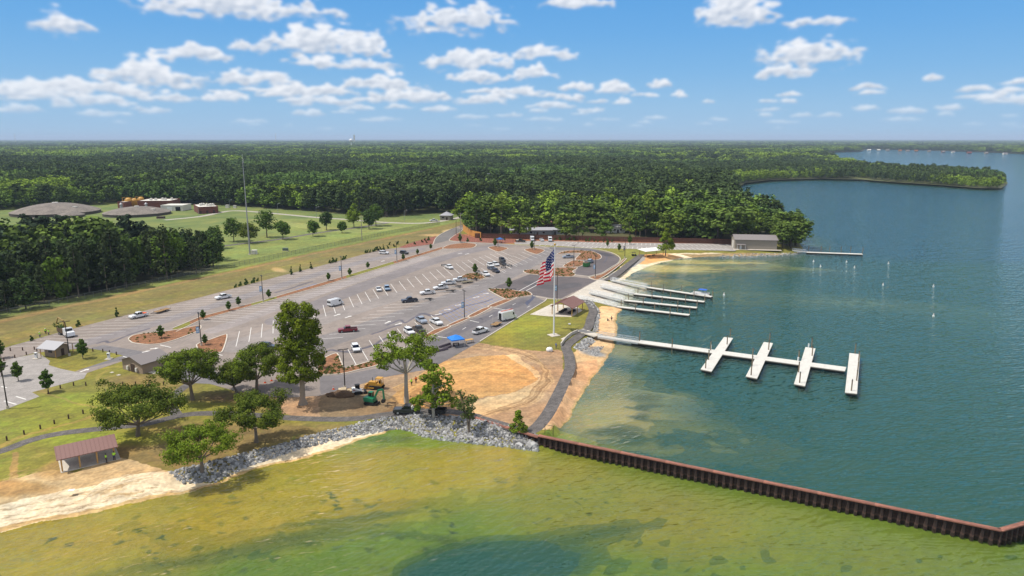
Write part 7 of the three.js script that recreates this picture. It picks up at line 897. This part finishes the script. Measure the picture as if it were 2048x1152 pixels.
const coneThing = thing('traffic_cone', at(530, 766)); tag(coneThing, 'orange traffic cone on the asphalt behind the forked oak', 'traffic cone', 'traffic cones behind the forked oak'); part('cone_body', new THREE.ConeGeometry(0.22, 0.95, 14).translate(0, 0.52, 0), MM.orangeP, coneThing); part('base', bx(0.55, 0.06, 0.55, 0, 0.04, 0), MM.orangeP, coneThing); part('band', cyl(0.145, 0.1, 0.2, 0, 0.42, 0, 14), MM.white, coneThing); coneThing.position.y = Y1;
for (const [u, v] of [[543, 762], [554, 757], [515, 771]]) copyOf(coneThing, 'traffic_cone', at(u, v).setY(Y1)); { const c = copyOf(coneThing, 'traffic_cone', at(667, 779).setY(Y1)); c.userData.label = 'lone orange traffic cone near the broken slabs'; }
{ const t = thing('bulk_bag', at(1099, 703)); tag(t, 'white bulk bag at the end of the black path', 'bag'); const g = new THREE.SphereGeometry(0.8, 16, 10), p = g.attributes.position; for (let i = 0; i < p.count; i++) { const n = 0.85 + 0.3 * noise(p.getX(i) * 2 + 5, p.getZ(i) * 2 + p.getY(i) + 8); p.setXYZ(i, p.getX(i) * n * 1.1, Math.max(-0.55, p.getY(i) * n) + 0.5, p.getZ(i) * n); } g.computeVertexNormals(); part('bag', g, MM.white, t); part('strap', bx(0.1, 0.2, 0.9, 0, 1.2, 0), MM.white, t); }
{ const t = thing('notice_board', at(143, 981), 0.2); tag(t, 'small white notice lying on the near beach', 'notice'); part('board', bx(0.9, 0.05, 0.7, 0, 0.08, 0), MM.white, t); }
{ const t = thing('flood_lamp', at(1139, 650)); tag(t, 'small white ground spotlight on the flagpole lawn', 'lamp'); part('housing', bx(0.7, 0.35, 0.5, 0, 0.35, 0), MM.white, t); part('bracket', bx(0.1, 0.3, 0.3, 0, 0.12, 0), MM.black, t); }

// ---------------------------------------------------------------- people: each body one continuous surface
function figure(joints, cols) {                                       // joints: [[ax,ay,az,ra, bx,by,bz,rb]...] metres; cols(x,y,z) -> colour
  const N = 60, S = 1.1, mc = new MarchingCubes(N, new THREE.MeshBasicMaterial(), false, false, 60000); mc.isolation = 0;
  for (let k = 0; k < N; k++) for (let j = 0; j < N; j++) for (let i = 0; i < N; i++) {
    const x = (i / (N / 2) - 1) * S, y = (j / (N / 2) - 1) * S + 0.92, z = (k / (N / 2) - 1) * S; let acc = 0;
    for (const [ax, ay, az, ra, bx_, by, bz, rb] of joints) { const ux = bx_ - ax, uy = by - ay, uz = bz - az, t = clamp(((x - ax) * ux + (y - ay) * uy + (z - az) * uz) / (ux * ux + uy * uy + uz * uz + 1e-9)), d = Math.hypot(x - ax - ux * t, y - ay - uy * t, z - az - uz * t) - lerp(ra, rb, t); acc += Math.exp(-d * 34); }
    mc.field[i + j * N + k * N * N] = Math.log(acc + 1e-30) / 34;
  }
  mc.update(); const n = mc.count ?? mc.geometry.drawRange.count, pos = new Float32Array(n * 3), nor = new Float32Array(n * 3), col = new Float32Array(n * 3);
  for (let i = 0; i < n; i++) { const x = mc.positionArray[i * 3] * S, y = mc.positionArray[i * 3 + 1] * S + 0.92, z = mc.positionArray[i * 3 + 2] * S; pos.set([x, y, z], i * 3); nor.set([mc.normalArray[i * 3], mc.normalArray[i * 3 + 1], mc.normalArray[i * 3 + 2]], i * 3); col.set(cols(x, y, z), i * 3); }
  const g = new THREE.BufferGeometry(); g.setAttribute('position', new THREE.BufferAttribute(pos, 3)); g.setAttribute('normal', new THREE.BufferAttribute(nor, 3)); g.setAttribute('color', new THREE.BufferAttribute(col, 3)); g.computeVertexNormals(); return g;
}
const hand = (x, y, z, dx, dy, dz) => { const o = [[x, y, z, 0.035, x + dx * 0.08, y + dy * 0.08, z + dz * 0.08, 0.03]]; for (let k = 0; k < 4; k++) { const f = (k - 1.5) * 0.018; o.push([x + dx * 0.08, y + dy * 0.08, z + dz * 0.08 + f, 0.012, x + dx * (0.14 + 0.01 * (k % 3)), y + dy * (0.14 + 0.01 * (k % 3)), z + dz * 0.15 + f, 0.009]); } o.push([x, y, z, 0.014, x + dx * 0.07 + 0.05, y + dy * 0.07, z + dz * 0.07, 0.01]); return o; };
const stand = (arm = 0.25) => [[0, 1.52, 0, 0.06, 0, 1.44, 0, 0.07], [0, 1.66, 0.01, 0.1, 0.02, 1.6, 0, 0.085], [0, 1.4, -0.17, 0.075, 0, 1.4, 0.17, 0.075], [0, 1.36, 0, 0.15, 0, 1.0, 0, 0.135], [0, 0.98, -0.07, 0.12, 0, 0.98, 0.07, 0.12], ...[-1, 1].flatMap((s) => [[0, 0.95, s * 0.1, 0.1, 0.03, 0.5, s * 0.12, 0.07], [0.03, 0.5, s * 0.12, 0.068, 0, 0.09, s * 0.13, 0.048], [-0.03, 0.05, s * 0.13, 0.045, 0.17, 0.045, s * 0.14, 0.04], [0, 1.4, s * 0.21, 0.062, -0.02, 1.12, s * 0.27, 0.048], [-0.02, 1.12, s * 0.27, 0.046, arm, 0.9, s * 0.24, 0.036], ...hand(arm, 0.9, s * 0.24, arm > 0.1 ? 0.7 : 0, arm > 0.1 ? -0.4 : -1, 0)]), [0.1, 1.64, 0, 0.02, 0.12, 1.62, 0, 0.014], [0, 1.65, 0.1, 0.02, 0, 1.63, 0.105, 0.015], [0, 1.65, -0.1, 0.02, 0, 1.63, -0.105, 0.015]];
const sitting = [[0, 0.78, 0, 0.06, 0, 0.7, 0, 0.07], [0.02, 0.92, 0, 0.1, 0.04, 0.87, 0, 0.085], [0, 0.66, -0.17, 0.075, 0, 0.66, 0.17, 0.075], [0, 0.62, 0, 0.15, -0.05, 0.2, 0, 0.14], ...[-1, 1].flatMap((s) => [[-0.03, 0.15, s * 0.1, 0.11, 0.4, 0.42, s * 0.14, 0.07], [0.4, 0.42, s * 0.14, 0.068, 0.62, 0.08, s * 0.15, 0.048], [0.6, 0.05, s * 0.15, 0.045, 0.78, 0.045, s * 0.16, 0.04], [0, 0.66, s * 0.21, 0.062, 0.14, 0.42, s * 0.27, 0.048], [0.14, 0.42, s * 0.27, 0.046, 0.38, 0.42, s * 0.2, 0.036], ...hand(0.38, 0.42, s * 0.2, 0.8, 0, 0)]), [0.13, 0.9, 0, 0.02, 0.15, 0.89, 0, 0.014]];
const skin = [0.32, 0.19, 0.13], skinD = [0.12, 0.07, 0.05];
const dress = (topc, legs, hair, sk = skin, short = false, y0 = 0) => (x, y, z) => { y -= y0; if (y > 1.67) return hair; if (y > 1.48) return x > 0.03 ? sk : (y > 1.58 ? hair : sk); if (Math.abs(z) > 0.2 && y < 1.2 && y > 0.7) return sk; if (y > 1.0) return topc; if (short && y < 0.5) return sk; if (y < 0.1) return [0.05, 0.04, 0.035]; return legs; };
const vest = [0.42, 0.8, 0.05], jean = [0.05, 0.07, 0.12], dark = [0.03, 0.03, 0.04], bodyMat = new THREE.MeshStandardMaterial({ color: 0xffffff, vertexColors: true, roughness: 0.9 });
const standG = stand(0.25), standD = stand(0.05);
function person(p, yaw, g, label, hat, pos = '') { const t = thing('person', p, yaw); tag(t, label, 'person'); part('body', g, bodyMat, t); if (hat) { const h = mg([new THREE.SphereGeometry(0.125, 14, 8, 0, 6.2832, 0, 1.6).translate(0.01, 1.69, 0), cyl(0.17, 0.17, 0.02, 0.03, 1.68, 0, 14)]); part('hard_hat', h, hat, t); } return t; }
const gVest = figure(standG, dress(vest, jean, [0.05, 0.04, 0.03])), gVest2 = figure(standD, dress(vest, dark, [0.05, 0.04, 0.03], skinD)), gOr = figure(standD, dress([0.8, 0.2, 0.04], dark, [0.05, 0.04, 0.03])), gBlue = figure(standG, dress([0.06, 0.12, 0.35], jean, [0.05, 0.04, 0.03])), gDark = figure(standD, dress([0.02, 0.03, 0.06], [0.03, 0.04, 0.08], [0.03, 0.02, 0.02], skinD)), gBeach = figure(standD, dress(skin, [0.06, 0.05, 0.06], [0.08, 0.05, 0.03], skin, true)), gSit = figure(sitting, (x, y, z) => y > 0.93 ? [0.08, 0.05, 0.03] : y > 0.5 ? (y < 0.74 ? [0.05, 0.05, 0.07] : skin) : x > 0.3 ? skin : [0.05, 0.05, 0.07]);
person(at(80, 675), -0.4, gVest, 'worker in a yellow-green vest, first of three beside the berm', MM.white); person(at(91.8, 668), 2.4, gVest2, 'worker in the middle of the three beside the berm, wearing a white helmet', MM.white); person(at(98, 670), -2, gVest, 'worker in a yellow-green vest nearest the grapple truck');
person(at(213, 925, 1.58), 0.8, gVest2, 'worker in a green vest standing inside the long pavilion'); person(at(229, 920, 1.58), 2, gVest, 'worker in a green vest by the end post of the long pavilion');
person(at(1223, 642, heightAt(at(1223, 642, 1).x, at(1223, 642, 1).z)), 1.2, gBeach, 'bare-chested person standing on the small beach'); person(at(1215, 642, heightAt(at(1215, 642, 1).x, at(1215, 642, 1).z)), 0.4, gSit, 'person sitting on the small beach');
person(at(1365, 626.5, DY), 0.4, gDark, 'person in dark clothes standing on the nearest boarding dock'); person(at(1112, 697), 0.6, gBlue, 'worker in a blue shirt at the end of the retaining wall'); person(at(823, 771), 1, gVest2, 'worker in a yellow vest behind the sycamores'); person(at(832, 766), -1.2, gOr, 'worker in an orange vest behind the sycamores');

renderer.render(scene, camera);
